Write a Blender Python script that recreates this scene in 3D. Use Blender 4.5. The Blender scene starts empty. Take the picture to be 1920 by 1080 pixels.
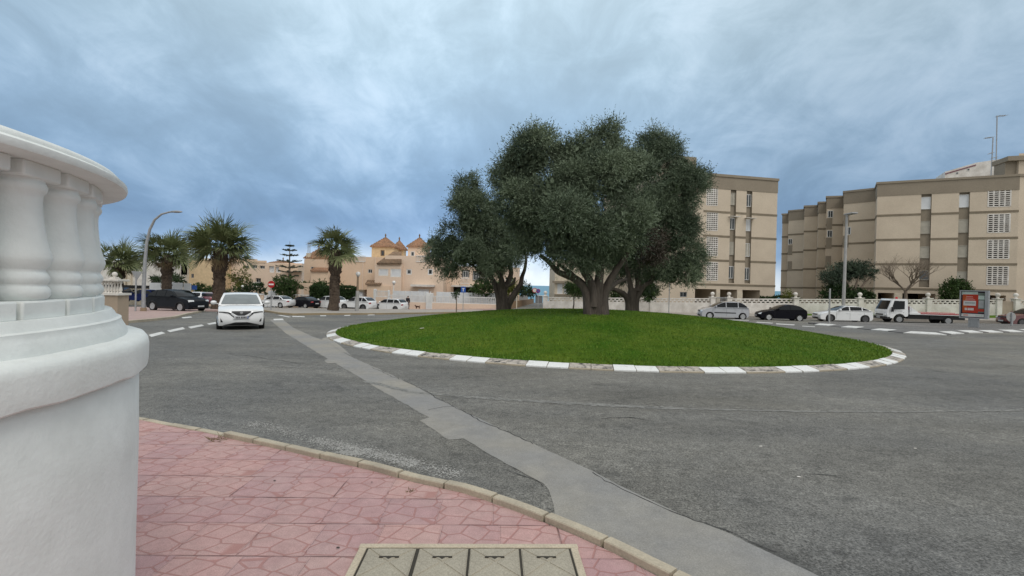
import bpy, bmesh, math, random
import numpy as np
from mathutils import Vector, Matrix, geometry
rnd = random.Random(7)
PI = math.pi
sc = bpy.context.scene
COL = sc.collection

def s(r, g, b):
    f = lambda c: (c/255/12.92) if c/255 <= .04045 else ((c/255+.055)/1.055)**2.4
    return (f(r), f(g), f(b))

# ------------------------------------------------------------------ camera
F = 860.0; ROLL = math.radians(1.3); PITCH = math.atan(6/860)
EYE = 1.7
cam_d = bpy.data.cameras.new('camera'); cam = bpy.data.objects.new('camera', cam_d); COL.objects.link(cam)
cam_d.sensor_width = 36; cam_d.lens = 36*F/1920; cam_d.clip_start = .05; cam_d.clip_end = 20000
_f = Vector((0, math.cos(PITCH), -math.sin(PITCH))); _r0 = Vector((1, 0, 0)); _u0 = _r0.cross(_f)
_r = _r0*math.cos(ROLL)+_u0*math.sin(ROLL); _u = _r.cross(_f)
cam.matrix_world = Matrix(((_r.x, _u.x, -_f.x, 0), (_r.y, _u.y, -_f.y, 0), (_r.z, _u.z, -_f.z, EYE), (0, 0, 0, 1)))
sc.camera = cam

# ------------------------------------------------------------------ sky and sun
SUN_EL, SUN_AZ = math.radians(56), math.radians(148)      # azimuth clockwise from +Y
w = bpy.data.worlds.new('World'); sc.world = w; w.use_nodes = True
nt = w.node_tree; N = nt.nodes; Lk = nt.links; N.clear()
def nd(t, **k):
    n = N.new(t)
    for a, b in k.items(): setattr(n, a, b)
    return n
def val(sock, v): sock.default_value = v
out = nd('ShaderNodeOutputWorld'); bg = nd('ShaderNodeBackground'); Lk.new(bg.outputs[0], out.inputs[0]); val(bg.inputs[1], .1)
sky = nd('ShaderNodeTexSky', sky_type='NISHITA', sun_disc=False, sun_elevation=SUN_EL, sun_rotation=SUN_AZ)
tc = nd('ShaderNodeTexCoord'); sep = nd('ShaderNodeSeparateXYZ'); Lk.new(tc.outputs['Generated'], sep.inputs[0])
def mth(op, a, b=None, c=None, clamp=False):
    n = nd('ShaderNodeMath', operation=op, use_clamp=clamp)
    for i, x in enumerate((a, b, c)):
        if x is None: continue
        if isinstance(x, (int, float)): n.inputs[i].default_value = x
        else: Lk.new(x, n.inputs[i])
    return n.outputs[0]
zc = mth('MAXIMUM', sep.outputs[2], 0.0)
den = mth('ADD', zc, .40)
px_ = mth('DIVIDE', sep.outputs[0], den); py_ = mth('DIVIDE', sep.outputs[1], den)
cmb = nd('ShaderNodeCombineXYZ'); Lk.new(px_, cmb.inputs[0]); Lk.new(py_, cmb.inputs[1])
def noise(vec, scale, det, rough, dist, rot=0, sca=(1, 1, 1), loc=(0, 0, 0)):
    mp = nd('ShaderNodeMapping'); Lk.new(vec, mp.inputs[0]); mp.inputs['Rotation'].default_value = (0, 0, rot)
    mp.inputs['Scale'].default_value = sca; mp.inputs['Location'].default_value = loc
    n = nd('ShaderNodeTexNoise'); Lk.new(mp.outputs[0], n.inputs['Vector'])
    n.inputs['Scale'].default_value = scale; n.inputs['Detail'].default_value = det
    n.inputs['Roughness'].default_value = rough; n.inputs['Distortion'].default_value = dist
    return n.outputs[0]
n1 = noise(cmb.outputs[0], 1.7, 9, .58, .3, -.12, (1, .34, 1), (3.1, 1.2, 0))
n2 = noise(cmb.outputs[0], 5.2, 7, .62, .4, .1, (1, .42, 1), (0, 4, 0))
n3 = noise(cmb.outputs[0], .42, 3, .5, .3, 0, (1, 1, 1), (7, 2, 0))
n4 = noise(tc.outputs['Generated'], 7.5, 7, .62, .5, 0, (1, 1, 1.5), (2, 5, 1))
zz = mth('ADD', zc, mth('MULTIPLY', mth('SUBTRACT', n1, .5), .10))
zz = mth('ADD', zz, mth('MULTIPLY', mth('SUBTRACT', n3, .5), .10))
rp = nd('ShaderNodeValToRGB'); Lk.new(zz, rp.inputs[0])
stops = [(0, (226, 236, 243)), (.03, (196, 212, 228)), (.07, (132, 162, 197)), (.12, (112, 142, 177)), (.20, (128, 157, 186)),
         (.30, (148, 175, 199)), (.42, (166, 190, 207)), (.60, (184, 204, 215)), (.75, (206, 213, 217)), (1, (222, 220, 214))]
e = rp.color_ramp.elements
while len(e) < len(stops): e.new(.5)
for el, (p, c) in zip(e, stops): el.position = p; el.color = (*s(*c), 1)
# lighter and darker cloud masses
cl = mth('ADD', mth('ADD', mth('MULTIPLY', n1, .42), mth('MULTIPLY', n2, .22)), mth('MULTIPLY', n4, .36))
r2 = nd('ShaderNodeMapRange', interpolation_type='SMOOTHSTEP'); Lk.new(cl, r2.inputs[0])
for i, v in zip((1, 2, 3, 4), (.36, .66, .81, 1.16)): r2.inputs[i].default_value = v
mul = nd('ShaderNodeVectorMath', operation='SCALE'); Lk.new(rp.outputs[0], mul.inputs[0]); Lk.new(r2.outputs[0], mul.inputs['Scale'])
# the thin bright break in the cloud stays clean towards the sea
# paler, whiter puffs
r3 = nd('ShaderNodeMapRange', interpolation_type='SMOOTHSTEP'); Lk.new(cl, r3.inputs[0])
for i, v in zip((1, 2, 3, 4), (.48, .68, 0, .38)): r3.inputs[i].default_value = v
up_ = nd('ShaderNodeMapRange'); Lk.new(zc, up_.inputs[0])
for i, v in zip((1, 2, 3, 4), (.08, .3, .25, 1)): up_.inputs[i].default_value = v
mp_ = nd('ShaderNodeMix', data_type='RGBA'); Lk.new(mth('MULTIPLY', r3.outputs[0], up_.outputs[0]), mp_.inputs[0]); Lk.new(mul.outputs[0], mp_.inputs[6]); mp_.inputs[7].default_value = (*s(208, 221, 234), 1)
# the cloud thickens and darkens towards the right
dk = nd('ShaderNodeMapRange', interpolation_type='SMOOTHSTEP'); Lk.new(sep.outputs[0], dk.inputs[0])
for i, v in zip((1, 2, 3, 4), (.0, .62, 1, .70)): dk.inputs[i].default_value = v
dkl = nd('ShaderNodeMapRange', interpolation_type='SMOOTHSTEP'); Lk.new(sep.outputs[0], dkl.inputs[0])
for i, v in zip((1, 2, 3, 4), (-.68, -.15, .84, 1)): dkl.inputs[i].default_value = v
dks = nd('ShaderNodeVectorMath', operation='SCALE'); Lk.new(mp_.outputs[2], dks.inputs[0]); Lk.new(mth('MULTIPLY', dk.outputs[0], dkl.outputs[0]), dks.inputs['Scale']); mul = dks
# behind the viewer the cloud is a plain neutral grey
bk = nd('ShaderNodeMapRange', interpolation_type='SMOOTHSTEP'); Lk.new(sep.outputs[1], bk.inputs[0])
for i, v in zip((1, 2, 3, 4), (.15, -.35, 0, 1)): bk.inputs[i].default_value = v
mb_ = nd('ShaderNodeMix', data_type='RGBA'); Lk.new(bk.outputs[0], mb_.inputs[0]); Lk.new(mul.outputs[0], mb_.inputs[6]); mb_.inputs[7].default_value = (.48, .49, .485, 1)
# the cloud is brightest round the veiled sun, high behind the viewer
sdn = nd('ShaderNodeVectorMath', operation='DOT_PRODUCT'); Lk.new(tc.outputs['Generated'], sdn.inputs[0])
sdn.inputs[1].default_value = (math.sin(SUN_AZ)*math.cos(SUN_EL), math.cos(SUN_AZ)*math.cos(SUN_EL), math.sin(SUN_EL))
glow = mth('MULTIPLY', mth('POWER', mth('MAXIMUM', sdn.outputs['Value'], 0.0), 1.6), .22)
gl = nd('ShaderNodeVectorMath', operation='SCALE'); gl.inputs[0].default_value = (1.0, .95, .88); Lk.new(glow, gl.inputs['Scale'])
mul2 = nd('ShaderNodeVectorMath', operation='ADD'); Lk.new(mb_.outputs[2], mul2.inputs[0]); Lk.new(gl.outputs[0], mul2.inputs[1]); mul = mul2
sc10 = nd('ShaderNodeVectorMath', operation='SCALE'); Lk.new(mul.outputs[0], sc10.inputs[0]); sc10.inputs['Scale'].default_value = 10.8
mx = nd('ShaderNodeMix', data_type='RGBA'); mx.inputs[0].default_value = .93
Lk.new(sky.outputs[0], mx.inputs[6]); Lk.new(sc10.outputs[0], mx.inputs[7]); Lk.new(mx.outputs[2], bg.inputs[0])

sd = bpy.data.lights.new('sun', 'SUN'); sd.energy = .72; sd.angle = math.radians(25); sd.color = (1, .96, .90)
so = bpy.data.objects.new('sun', sd); COL.objects.link(so)
so.rotation_euler = Vector((math.sin(SUN_AZ)*math.cos(SUN_EL), math.cos(SUN_AZ)*math.cos(SUN_EL), math.sin(SUN_EL))).to_track_quat('Z', 'Y').to_euler()
sc.view_settings.view_transform = 'Standard'; sc.view_settings.look = 'None'; sc.view_settings.gamma = 1
sc.view_settings.exposure = 0.42
sc.cycles.use_denoising = True

# ------------------------------------------------------------------ where a point of the photograph lies in the place
def ray(px, py):
    u = (px-960)/F; v = -(py-540)/F
    c, q = math.cos(ROLL), math.sin(ROLL)
    u2 = u*c-v*q; v2 = u*q+v*c
    y = math.cos(PITCH)+v2*math.sin(PITCH); z = -math.sin(PITCH)+v2*math.cos(PITCH)
    return u2/y, z/y
cl_ = lambda v, a, b: a if v < a else b if v > b else v
def zg(x, y):
    xx = cl_(x, -60, 60)
    z = -.024*min(y, 52)+.004*xx*cl_(y/40, 0, 1)
    if y > 35 and x < 0: z -= .022*(min(y, 70)-35)*cl_(-x/8, 0, 1)
    if y > 52: z -= .011*(min(y, 88)-52)
    if y > 88: z -= .12*(min(y, 125)-88)
    return z
def G(px, py):
    a, b = ray(px, py); lo, hi = .3, 110.
    for _ in range(50):
        t = (lo+hi)/2
        if EYE+b*t > zg(a*t, t): lo = t
        else: hi = t
    return Vector((a*lo, lo, zg(a*lo, lo)))
def D(px, py, Y):
    a, b = ray(px, py); return Vector((a*Y, Y, EYE+b*Y))

# ------------------------------------------------------------------ materials
def M(name, c, rough=.75, c2=None, scale=2., det=6, lo=.35, hi=.7, fine=.12, fsc=60, bump=0, bsc=150, metal=0, spec=.4, coat=0, tint=None, sca=(1, 1, 1)):
    m = bpy.data.materials.new(name); m.use_nodes = True
    t = m.node_tree; n = t.nodes; l = t.links; p = n['Principled BSDF']
    p.inputs['Roughness'].default_value = rough; p.inputs['Metallic'].default_value = metal
    p.inputs['Specular IOR Level'].default_value = spec; p.inputs['Coat Weight'].default_value = coat
    p.inputs['Coat Roughness'].default_value = .06
    tcn = n.new('ShaderNodeTexCoord'); mp = n.new('ShaderNodeMapping'); mp.inputs['Scale'].default_value = sca
    l.new(tcn.outputs['Object'], mp.inputs[0]); v = mp.outputs[0]
    if c2 is None: c2 = tuple(x*.82 for x in c)
    a = n.new('ShaderNodeTexNoise'); a.inputs['Scale'].default_value = scale; a.inputs['Detail'].default_value = det; l.new(v, a.inputs[0])
    mr = n.new('ShaderNodeMapRange'); l.new(a.outputs[0], mr.inputs[0]); mr.inputs[1].default_value = lo; mr.inputs[2].default_value = hi
    mix = n.new('ShaderNodeMix'); mix.data_type = 'RGBA'; l.new(mr.outputs[0], mix.inputs[0])
    mix.inputs[6].default_value = (*c, 1); mix.inputs[7].default_value = (*c2, 1); colr = mix.outputs[2]
    if fine:
        b = n.new('ShaderNodeTexNoise'); b.inputs['Scale'].default_value = fsc; b.inputs['Detail'].default_value = 3; l.new(v, b.inputs[0])
        m2 = n.new('ShaderNodeMapRange'); l.new(b.outputs[0], m2.inputs[0])
        for i, x in zip((1, 2, 3, 4), (.3, .7, 1-fine, 1+fine)): m2.inputs[i].default_value = x
        vs = n.new('ShaderNodeVectorMath'); vs.operation = 'SCALE'; l.new(colr, vs.inputs[0]); l.new(m2.outputs[0], vs.inputs['Scale']); colr = vs.outputs[0]
    if tint:
        at = n.new('ShaderNodeAttribute'); at.attribute_name = 'tint'
        m3 = n.new('ShaderNodeMix'); m3.data_type = 'RGBA'; l.new(at.outputs['Fac'], m3.inputs[0]); l.new(colr, m3.inputs[6]); m3.inputs[7].default_value = (*tint, 1); colr = m3.outputs[2]
    l.new(colr, p.inputs['Base Color'])
    if bump:
        bn = n.new('ShaderNodeTexNoise'); bn.inputs['Scale'].default_value = bsc; bn.inputs['Detail'].default_value = 4; l.new(v, bn.inputs[0])
        bu = n.new('ShaderNodeBump'); bu.inputs['Strength'].default_value = bump; bu.inputs['Distance'].default_value = .01; l.new(bn.outputs[0], bu.inputs['Height']); l.new(bu.outputs[0], p.inputs['Normal'])
    return m

def custom(name, rough=.85):
    m = bpy.data.materials.new(name); m.use_nodes = True; t = m.node_tree; n = t.nodes; l = t.links; p = n['Principled BSDF']
    p.inputs['Roughness'].default_value = rough; p.inputs['Specular IOR Level'].default_value = .25
    def N_(ty, **k):
        q = n.new(ty)
        for a, b in k.items(): setattr(q, a, b)
        return q
    tcn = N_('ShaderNodeTexCoord')
    def noi(scale, det=5, rg=.55, sca=(1, 1, 1), rot=0, dist=0, loc=(0, 0, 0)):
        mp = N_('ShaderNodeMapping'); mp.inputs['Scale'].default_value = sca; mp.inputs['Rotation'].default_value = (0, 0, rot); mp.inputs['Location'].default_value = loc
        l.new(tcn.outputs['Object'], mp.inputs[0]); q = N_('ShaderNodeTexNoise'); l.new(mp.outputs[0], q.inputs[0])
        q.inputs['Scale'].default_value = scale; q.inputs['Detail'].default_value = det; q.inputs['Roughness'].default_value = rg; q.inputs['Distortion'].default_value = dist
        return q.outputs[0]
    def mr(v, a, b, c=0., d=1.):
        q = N_('ShaderNodeMapRange'); l.new(v, q.inputs[0])
        for i, x in zip((1, 2, 3, 4), (a, b, c, d)): q.inputs[i].default_value = x
        return q.outputs[0]
    def mix(f, a, b):
        q = N_('ShaderNodeMix', data_type='RGBA')
        for i, x in ((0, f), (6, a), (7, b)):
            if isinstance(x, float): q.inputs[i].default_value = x
            elif isinstance(x, tuple): q.inputs[i].default_value = (*x, 1)
            else: l.new(x, q.inputs[i])
        return q.outputs[2]
    def scl(c, f):
        q = N_('ShaderNodeVectorMath', operation='SCALE'); l.new(c, q.inputs[0])
        if isinstance(f, float): q.inputs['Scale'].default_value = f
        else: l.new(f, q.inputs['Scale'])
        return q.outputs[0]
    def bump(h, st, dist=.01):
        q = N_('ShaderNodeBump'); q.inputs['Strength'].default_value = st; q.inputs['Distance'].default_value = dist; l.new(h, q.inputs['Height']); l.new(q.outputs[0], p.inputs['Normal'])
    def ma(op, a, b=0.):
        q = N_('ShaderNodeMath', operation=op)
        for i, x in enumerate((a, b)):
            if isinstance(x, (int, float)): q.inputs[i].default_value = x
            else: l.new(x, q.inputs[i])
        return q.outputs[0]
    return m, dict(N=N_, tc=tcn, noi=noi, mr=mr, mix=mix, scl=scl, bump=bump, ma=ma, l=l, p=p)

def asphalt(name, base, warm, wear=.5):
    m, k = custom(name, .8)
    big = k['mr'](k['noi'](.12, 5, .6, (1, 1, 1), 0, .6), .35, .68)
    mid = k['mr'](k['noi'](.7, 7, .65, (1, .35, 1), .2), .35, .7)
    c = k['mix'](big, base, warm)
    c = k['scl'](c, k['mr'](k['noi'](.7, 7, .65, (.35, 1, 1), .15), .25, .75, .66, 1.32))
    c = k['scl'](c, k['mr'](k['noi'](6, 6, .75), .2, .8, .62, 1.4))
    c = k['scl'](c, k['mr'](k['noi'](22, 3, .7), .25, .75, .72, 1.3))
    g = k['noi'](60, 3, .8)
    c = k['scl'](c, k['mr'](g, .36, .66, .42, 1.65))
    chips = k['mr'](k['noi'](48, 2, .5, loc=(4, 2, 0)), .66, .74)
    c = k['mix'](k['ma']('MULTIPLY', chips, .45), c, (.34, .33, .30))
    dark = k['mr'](k['noi'](1.1, 6, .7, loc=(9, 3, 0), dist=.5), .57, .70)
    c = k['mix'](k['ma']('MULTIPLY', dark, .55), c, tuple(x*.42 for x in base))
    k['l'].new(c, k['p'].inputs['Base Color']); k['bump'](g, .6, .008)
    return m
m_road = asphalt('asphalt', (.134, .133, .127), (.190, .180, .154))
m_road2 = asphalt('old_asphalt', (.15, .148, .145), (.17, .16, .15))
def patch_concrete():
    m, k = custom('patch_concrete', .85)
    c = k['mix'](k['mr'](k['noi'](.45, 5, .6), .38, .62), (.245, .242, .236), (.305, .285, .245))
    c = k['scl'](c, k['mr'](k['noi'](6, 6, .7), .2, .8, .82, 1.16)); g = k['noi'](90, 3, .7)
    c = k['scl'](c, k['mr'](g, .3, .7, .8, 1.2))
    k['l'].new(c, k['p'].inputs['Base Color']); k['bump'](g, .3, .004); return m
m_patch = patch_concrete()

def tiles(name):
    m, k = custom(name, .8); l = k['l']; N_ = k['N']; ma = k['ma']
    mp = N_('ShaderNodeMapping'); l.new(k['tc'].outputs['Object'], mp.inputs[0]); mp.inputs['Rotation'].default_value = (0, 0, math.radians(-1.5)); mp.inputs['Scale'].default_value = (1/.42,)*3
    sx = N_('ShaderNodeSeparateXYZ'); l.new(mp.outputs[0], sx.inputs[0])
    row = ma('FLOOR', sx.outputs[1]); xs = ma('ADD', sx.outputs[0], ma('MULTIPLY', row, .13))
    fx = ma('FRACT', xs); fy = ma('FRACT', sx.outputs[1]); ix = ma('FLOOR', xs)
    ex = ma('MINIMUM', fx, ma('SUBTRACT', 1., fx)); ey = ma('MINIMUM', fy, ma('SUBTRACT', 1., fy)); edge = ma('MINIMUM', ex, ey)
    joint = k['mr'](edge, .008, .022, 1., 0.)
    cv = N_('ShaderNodeCombineXYZ'); l.new(fx, cv.inputs[0]); l.new(fy, cv.inputs[1])
    m2 = N_('ShaderNodeMapping'); of_ = N_('ShaderNodeVectorMath', operation='ADD'); l.new(cv.outputs[0], of_.inputs[0]); m2v = of_; m2.inputs['Scale'].default_value = (2.2, 2.9, 1); m2.inputs['Rotation'].default_value = (0, 0, .35)
    vo = N_('ShaderNodeTexVoronoi', feature='DISTANCE_TO_EDGE'); l.new(m2.outputs[0], vo.inputs['Vector']); vo.inputs['Scale'].default_value = 1.; vo.inputs['Randomness'].default_value = .5
    vn = k['noi'](14, 3)
    groove = k['mr'](vo.outputs['Distance'], .022, .048, 1., 0.)
    l.new(m2v.outputs[0], m2.inputs[0])
    wn = N_('ShaderNodeTexWhiteNoise', noise_dimensions='2D'); c2 = N_('ShaderNodeCombineXYZ'); l.new(ix, c2.inputs[0]); l.new(row, c2.inputs[1]); l.new(c2.outputs[0], wn.inputs['Vector'])
    of4 = ma('MULTIPLY', ma('FLOOR', ma('MULTIPLY', wn.outputs['Value'], 5.)), 3.7); oc = N_('ShaderNodeCombineXYZ'); l.new(of4, oc.inputs[0]); l.new(of4, oc.inputs[1]); l.new(oc.outputs[0], of_.inputs[1])
    c = k['mix'](wn.outputs['Value'], (.485, .298, .276), (.415, .258, .26))
    dust = k['mr'](k['noi'](1.3, 6, .65), .40, .70)
    c = k['mix'](k['ma']('MULTIPLY', dust, .45), c, (.475, .365, .33))
    c = k['scl'](c, k['mr'](k['noi'](9, 6, .7), .2, .8, .8, 1.18)); fine = k['noi'](160, 3, .7)
    c = k['scl'](c, k['mr'](fine, .3, .7, .78, 1.2))
    c = k['mix'](ma('MULTIPLY', groove, .6), c, (.33, .15, .13))
    jx = ma('MULTIPLY', k['mr'](ex, .006, .018, 1., 0.), k['mr'](k['noi'](1.7, 3), .52, .68, .0, .9))
    jy = ma('MULTIPLY', k['mr'](ey, .008, .020, 1., 0.), k['mr'](k['noi'](2.2, 3), .40, .66, .15, .9))
    c = k['mix'](ma('MAXIMUM', jx, jy), c, (.10, .05, .045))
    l.new(c, k['p'].inputs['Base Color'])
    h = ma('SUBTRACT', ma('SUBTRACT', ma('MULTIPLY', fine, .12), ma('MULTIPLY', groove, .6)), joint)
    k['bump'](h, .8, .006); return m
m_tile = tiles('pink_tile')

def grassmat():
    m, k = custom('lawn', .9)
    c = k['mix'](k['mr'](k['noi'](.5, 6, .65), .35, .66), (.052, .132, .007), (.125, .185, .018))
    c = k['scl'](c, k['mr'](k['noi'](3, 6, .7), .2, .8, .7, 1.3)); g = k['noi'](55, 4, .8)
    c = k['scl'](c, k['mr'](g, .3, .7, .5, 1.5)); k['l'].new(c, k['p'].inputs['Base Color']); k['bump'](g, 1., .05)
    k['p'].inputs['Specular IOR Level'].default_value = .1; return m
m_grass = grassmat()
def tilekerb(name, a, b, lo, hi, sc_=5, aniso=(1, 1, 1)):   # old paint flaking off stone
    m, k = custom(name, .7); f = k['mr'](k['noi'](sc_, 7, .7, aniso), lo, hi)
    c = k['mix'](f, a, b); c = k['scl'](c, k['mr'](k['noi'](30, 4, .7), .2, .8, .82, 1.15)); k['l'].new(c, k['p'].inputs['Base Color']); return m
m_kwhite = tilekerb('white_kerb_paint', (.72, .73, .72), (.42, .40, .36), .56, .8)
m_kblack = tilekerb('black_kerb_paint', (.042, .043, .045), (.46, .42, .37), .36, .54, 6)
m_kerb = M('kerb_stone', (.47, .41, .31), .85, (.36, .315, .245), 3, bump=.3, bsc=60)
m_mark = tilekerb('road_paint', (.66, .66, .64), (.28, .28, .27), .50, .78, 4)
m_worn = tilekerb('worn_road_paint', (.145, .146, .142), (.33, .325, .305), .44, .66, 5)
def worn2():
    m = tilekerb('faded_line_paint', (.13, .13, .125), (.40, .39, .36), .50, .62, 14); return m
m_faded = worn2()

m_plaster = M('white_plaster', s(226, 229, 226), .7, s(210, 213, 209), 2.4, det=9, lo=.42, hi=.75, fine=.03, fsc=16, bump=.2, bsc=55)
m_plaster2 = M('white_wall_paint', s(226, 222, 216), .85, s(196, 190, 182), 1.2, fine=.06, fsc=9)
m_white = M('white_enamel', s(228, 228, 226), .5, fine=.03)
m_beige = M('beige_render', (.605, .515, .405), .9, (.54, .455, .355), .5, fine=.05, fsc=8)
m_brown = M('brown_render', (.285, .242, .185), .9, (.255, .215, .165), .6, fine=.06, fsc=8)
m_band = M('brown_band', (.235, .195, .14), .9, fine=.05, fsc=8)
m_pink = M('peach_render', (.75, .57, .42), .9, (.68, .51, .375), .4, fine=.05, fsc=6)
m_pink2 = M('pale_peach_render', (.76, .60, .475), .9, (.70, .55, .43), .4, fine=.05, fsc=6)
m_yel = M('ochre_render', (.70, .53, .33), .9, fine=.05, fsc=6)
m_cream = M('cream_render', (.66, .58, .46), .9, fine=.05, fsc=6)
m_rooft = M('terracotta_tile', (.36, .20, .12), .85, (.24, .15, .095), 1.5, fine=.3, fsc=5, sca=(1, 1, 1))
m_roofd = M('brown_roof_tile', (.25, .165, .105), .85, (.15, .105, .07), 1.5, fine=.3, fsc=5)
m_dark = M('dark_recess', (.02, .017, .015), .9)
m_glass = M('window_glass', (.03, .036, .042), .06, fine=0, spec=.8)
m_cglass = M('car_glass', (.006, .008, .010), .05, fine=0, spec=.26)
m_wsglass = M('windscreen_glass', (.10, .125, .135), .05, (.16, .19, .20), 1.2, fine=0, spec=.9, coat=.4)
m_shut = M('roller_shutter', (.70, .72, .74), .6, (.6, .62, .64), 1, fine=.05, fsc=20)
m_shutb = M('beige_roller_shutter', (.44, .41, .345), .7, fine=.05)
m_tyre = M('tyre_rubber', (.018, .018, .018), .85)
m_rim = M('alloy_rim', (.52, .53, .54), .35, metal=.6)
m_rimd = M('dark_rim', (.12, .12, .125), .4, metal=.5)
m_plastic = M('black_plastic', (.018, .018, .02), .5)
m_lamp = M('headlight_lens', (.75, .77, .78), .08, fine=0, spec=.9, coat=1)
m_tail = M('tail_light', (.30, .012, .012), .15, fine=0, coat=.6)
m_plate = M('number_plate', (.55, .56, .58), .5)
m_chrome = M('chrome', (.65, .66, .68), .2, metal=.9, fine=0)
m_metal = M('grey_metal', (.36, .37, .38), .5, metal=.3)
m_galv = M('galvanised_steel', (.40, .41, .42), .55, (.32, .33, .34), 6, metal=.4)
m_pole = M('pole_paint', (.40, .40, .39), .6)
m_rust = M('rusty_pole', (.30, .22, .15), .8)
m_red = M('red_sign', (.45, .012, .016), .4)
m_blue = M('blue_sign', (.03, .11, .42), .4)
m_globe = M('white_globe', (.82, .82, .80), .25)
m_trunk = M('olive_bark', (.105, .086, .072), .95, (.055, .045, .038), 5, fine=.3, fsc=20, bump=1., bsc=14, sca=(1, 1, .22))
m_palmt = M('palm_bark', (.11, .082, .06), .95, (.055, .04, .03), 4, fine=.35, fsc=12, bump=1., bsc=14, sca=(1, 1, 1.6))
m_twig = M('bare_twig', (.22, .175, .135), .9)
def leafM(name, c, tint, tr=.0, rough=.6):
    m = M(name, c, rough, tuple(x*.75 for x in c), .9, fine=0, tint=tint, spec=.25); return m
m_olive = leafM('olive_leaf', (.068, .100, .064), (.215, .265, .170))
m_oliveb = leafM('dry_olive_leaf', (.055, .045, .038), (.10, .08, .06))
m_palm = leafM('palm_leaf', (.085, .112, .042), (.26, .29, .14))
m_dead = leafM('dead_frond', (.13, .09, .05), (.24, .18, .10))
m_green = leafM('shrub_leaf', (.028, .060, .016), (.07, .11, .03))
m_hedge = leafM('hedge_leaf', (.020, .045, .014), (.045, .08, .022))
m_lime = leafM('lime_leaf', (.07, .09, .015), (.16, .17, .035))
m_blade = leafM('grass_blade', (.070, .160, .009), (.155, .235, .025))
m_conif = leafM('conifer_leaf', (.040, .062, .042), (.085, .115, .075))
m_flower = M('yellow_flower', (.75, .55, .03), .6)
def paint(name, c, coat=1., rough=.35): return M(name, c, rough, tuple(x*.93 for x in c), .8, fine=0, coat=coat*(.05 if max(c) < .1 else 1), spec=.5 if max(c) > .1 else .10)
m_cwhite = paint('white_car_paint', (.78, .79, .80)); m_cblack = paint('black_car_paint', (.006, .006, .010))
m_cgrey = paint('anthracite_car_paint', (.012, .014, .018)); m_csilver = paint('silver_car_paint', (.40, .41, .44), 1, .3)
m_cred = paint('red_car_paint', (.11, .012, .014)); m_cblue = paint('blue_car_paint', (.012, .02, .09)); m_cmar = paint('maroon_car_paint', (.15, .03, .05))
m_sea = M('sea_water', (.09, .25, .31), .35, (.07, .20, .28), .01, fine=.06, fsc=.2, spec=.3)
m_cover = M('cover_concrete', (.40, .365, .29), .85, (.32, .29, .23), 4, fine=.2, fsc=120, bump=.3, bsc=120)
m_frame = M('cover_frame_concrete', (.52, .45, .34), .85, (.42, .36, .27), 5, fine=.15, fsc=80, bump=.3, bsc=80)
m_slot = M('dark_slot', (.05, .045, .035), .9)
m_pave = M('pale_paving', (.36, .33, .29), .9, (.30, .27, .24), .7, fine=.12, fsc=6)
m_pavep = M('pink_paving', (.42, .30, .27), .9, (.36, .27, .245), .8, fine=.12, fsc=5)
m_earth = M('dry_earth', (.24, .20, .15), .95, (.17, .15, .10), .3, fine=.2, fsc=3)
m_skin = M('skin', (.42, .26, .19), .6); m_coat = M('dark_coat', (.03, .028, .032), .9); m_trou = M('grey_trousers', (.12, .11, .115), .9); m_hair = M('dark_hair', (.03, .025, .02), .8)
m_dog = M('brown_fur', (.07, .03, .018), .9)

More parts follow.
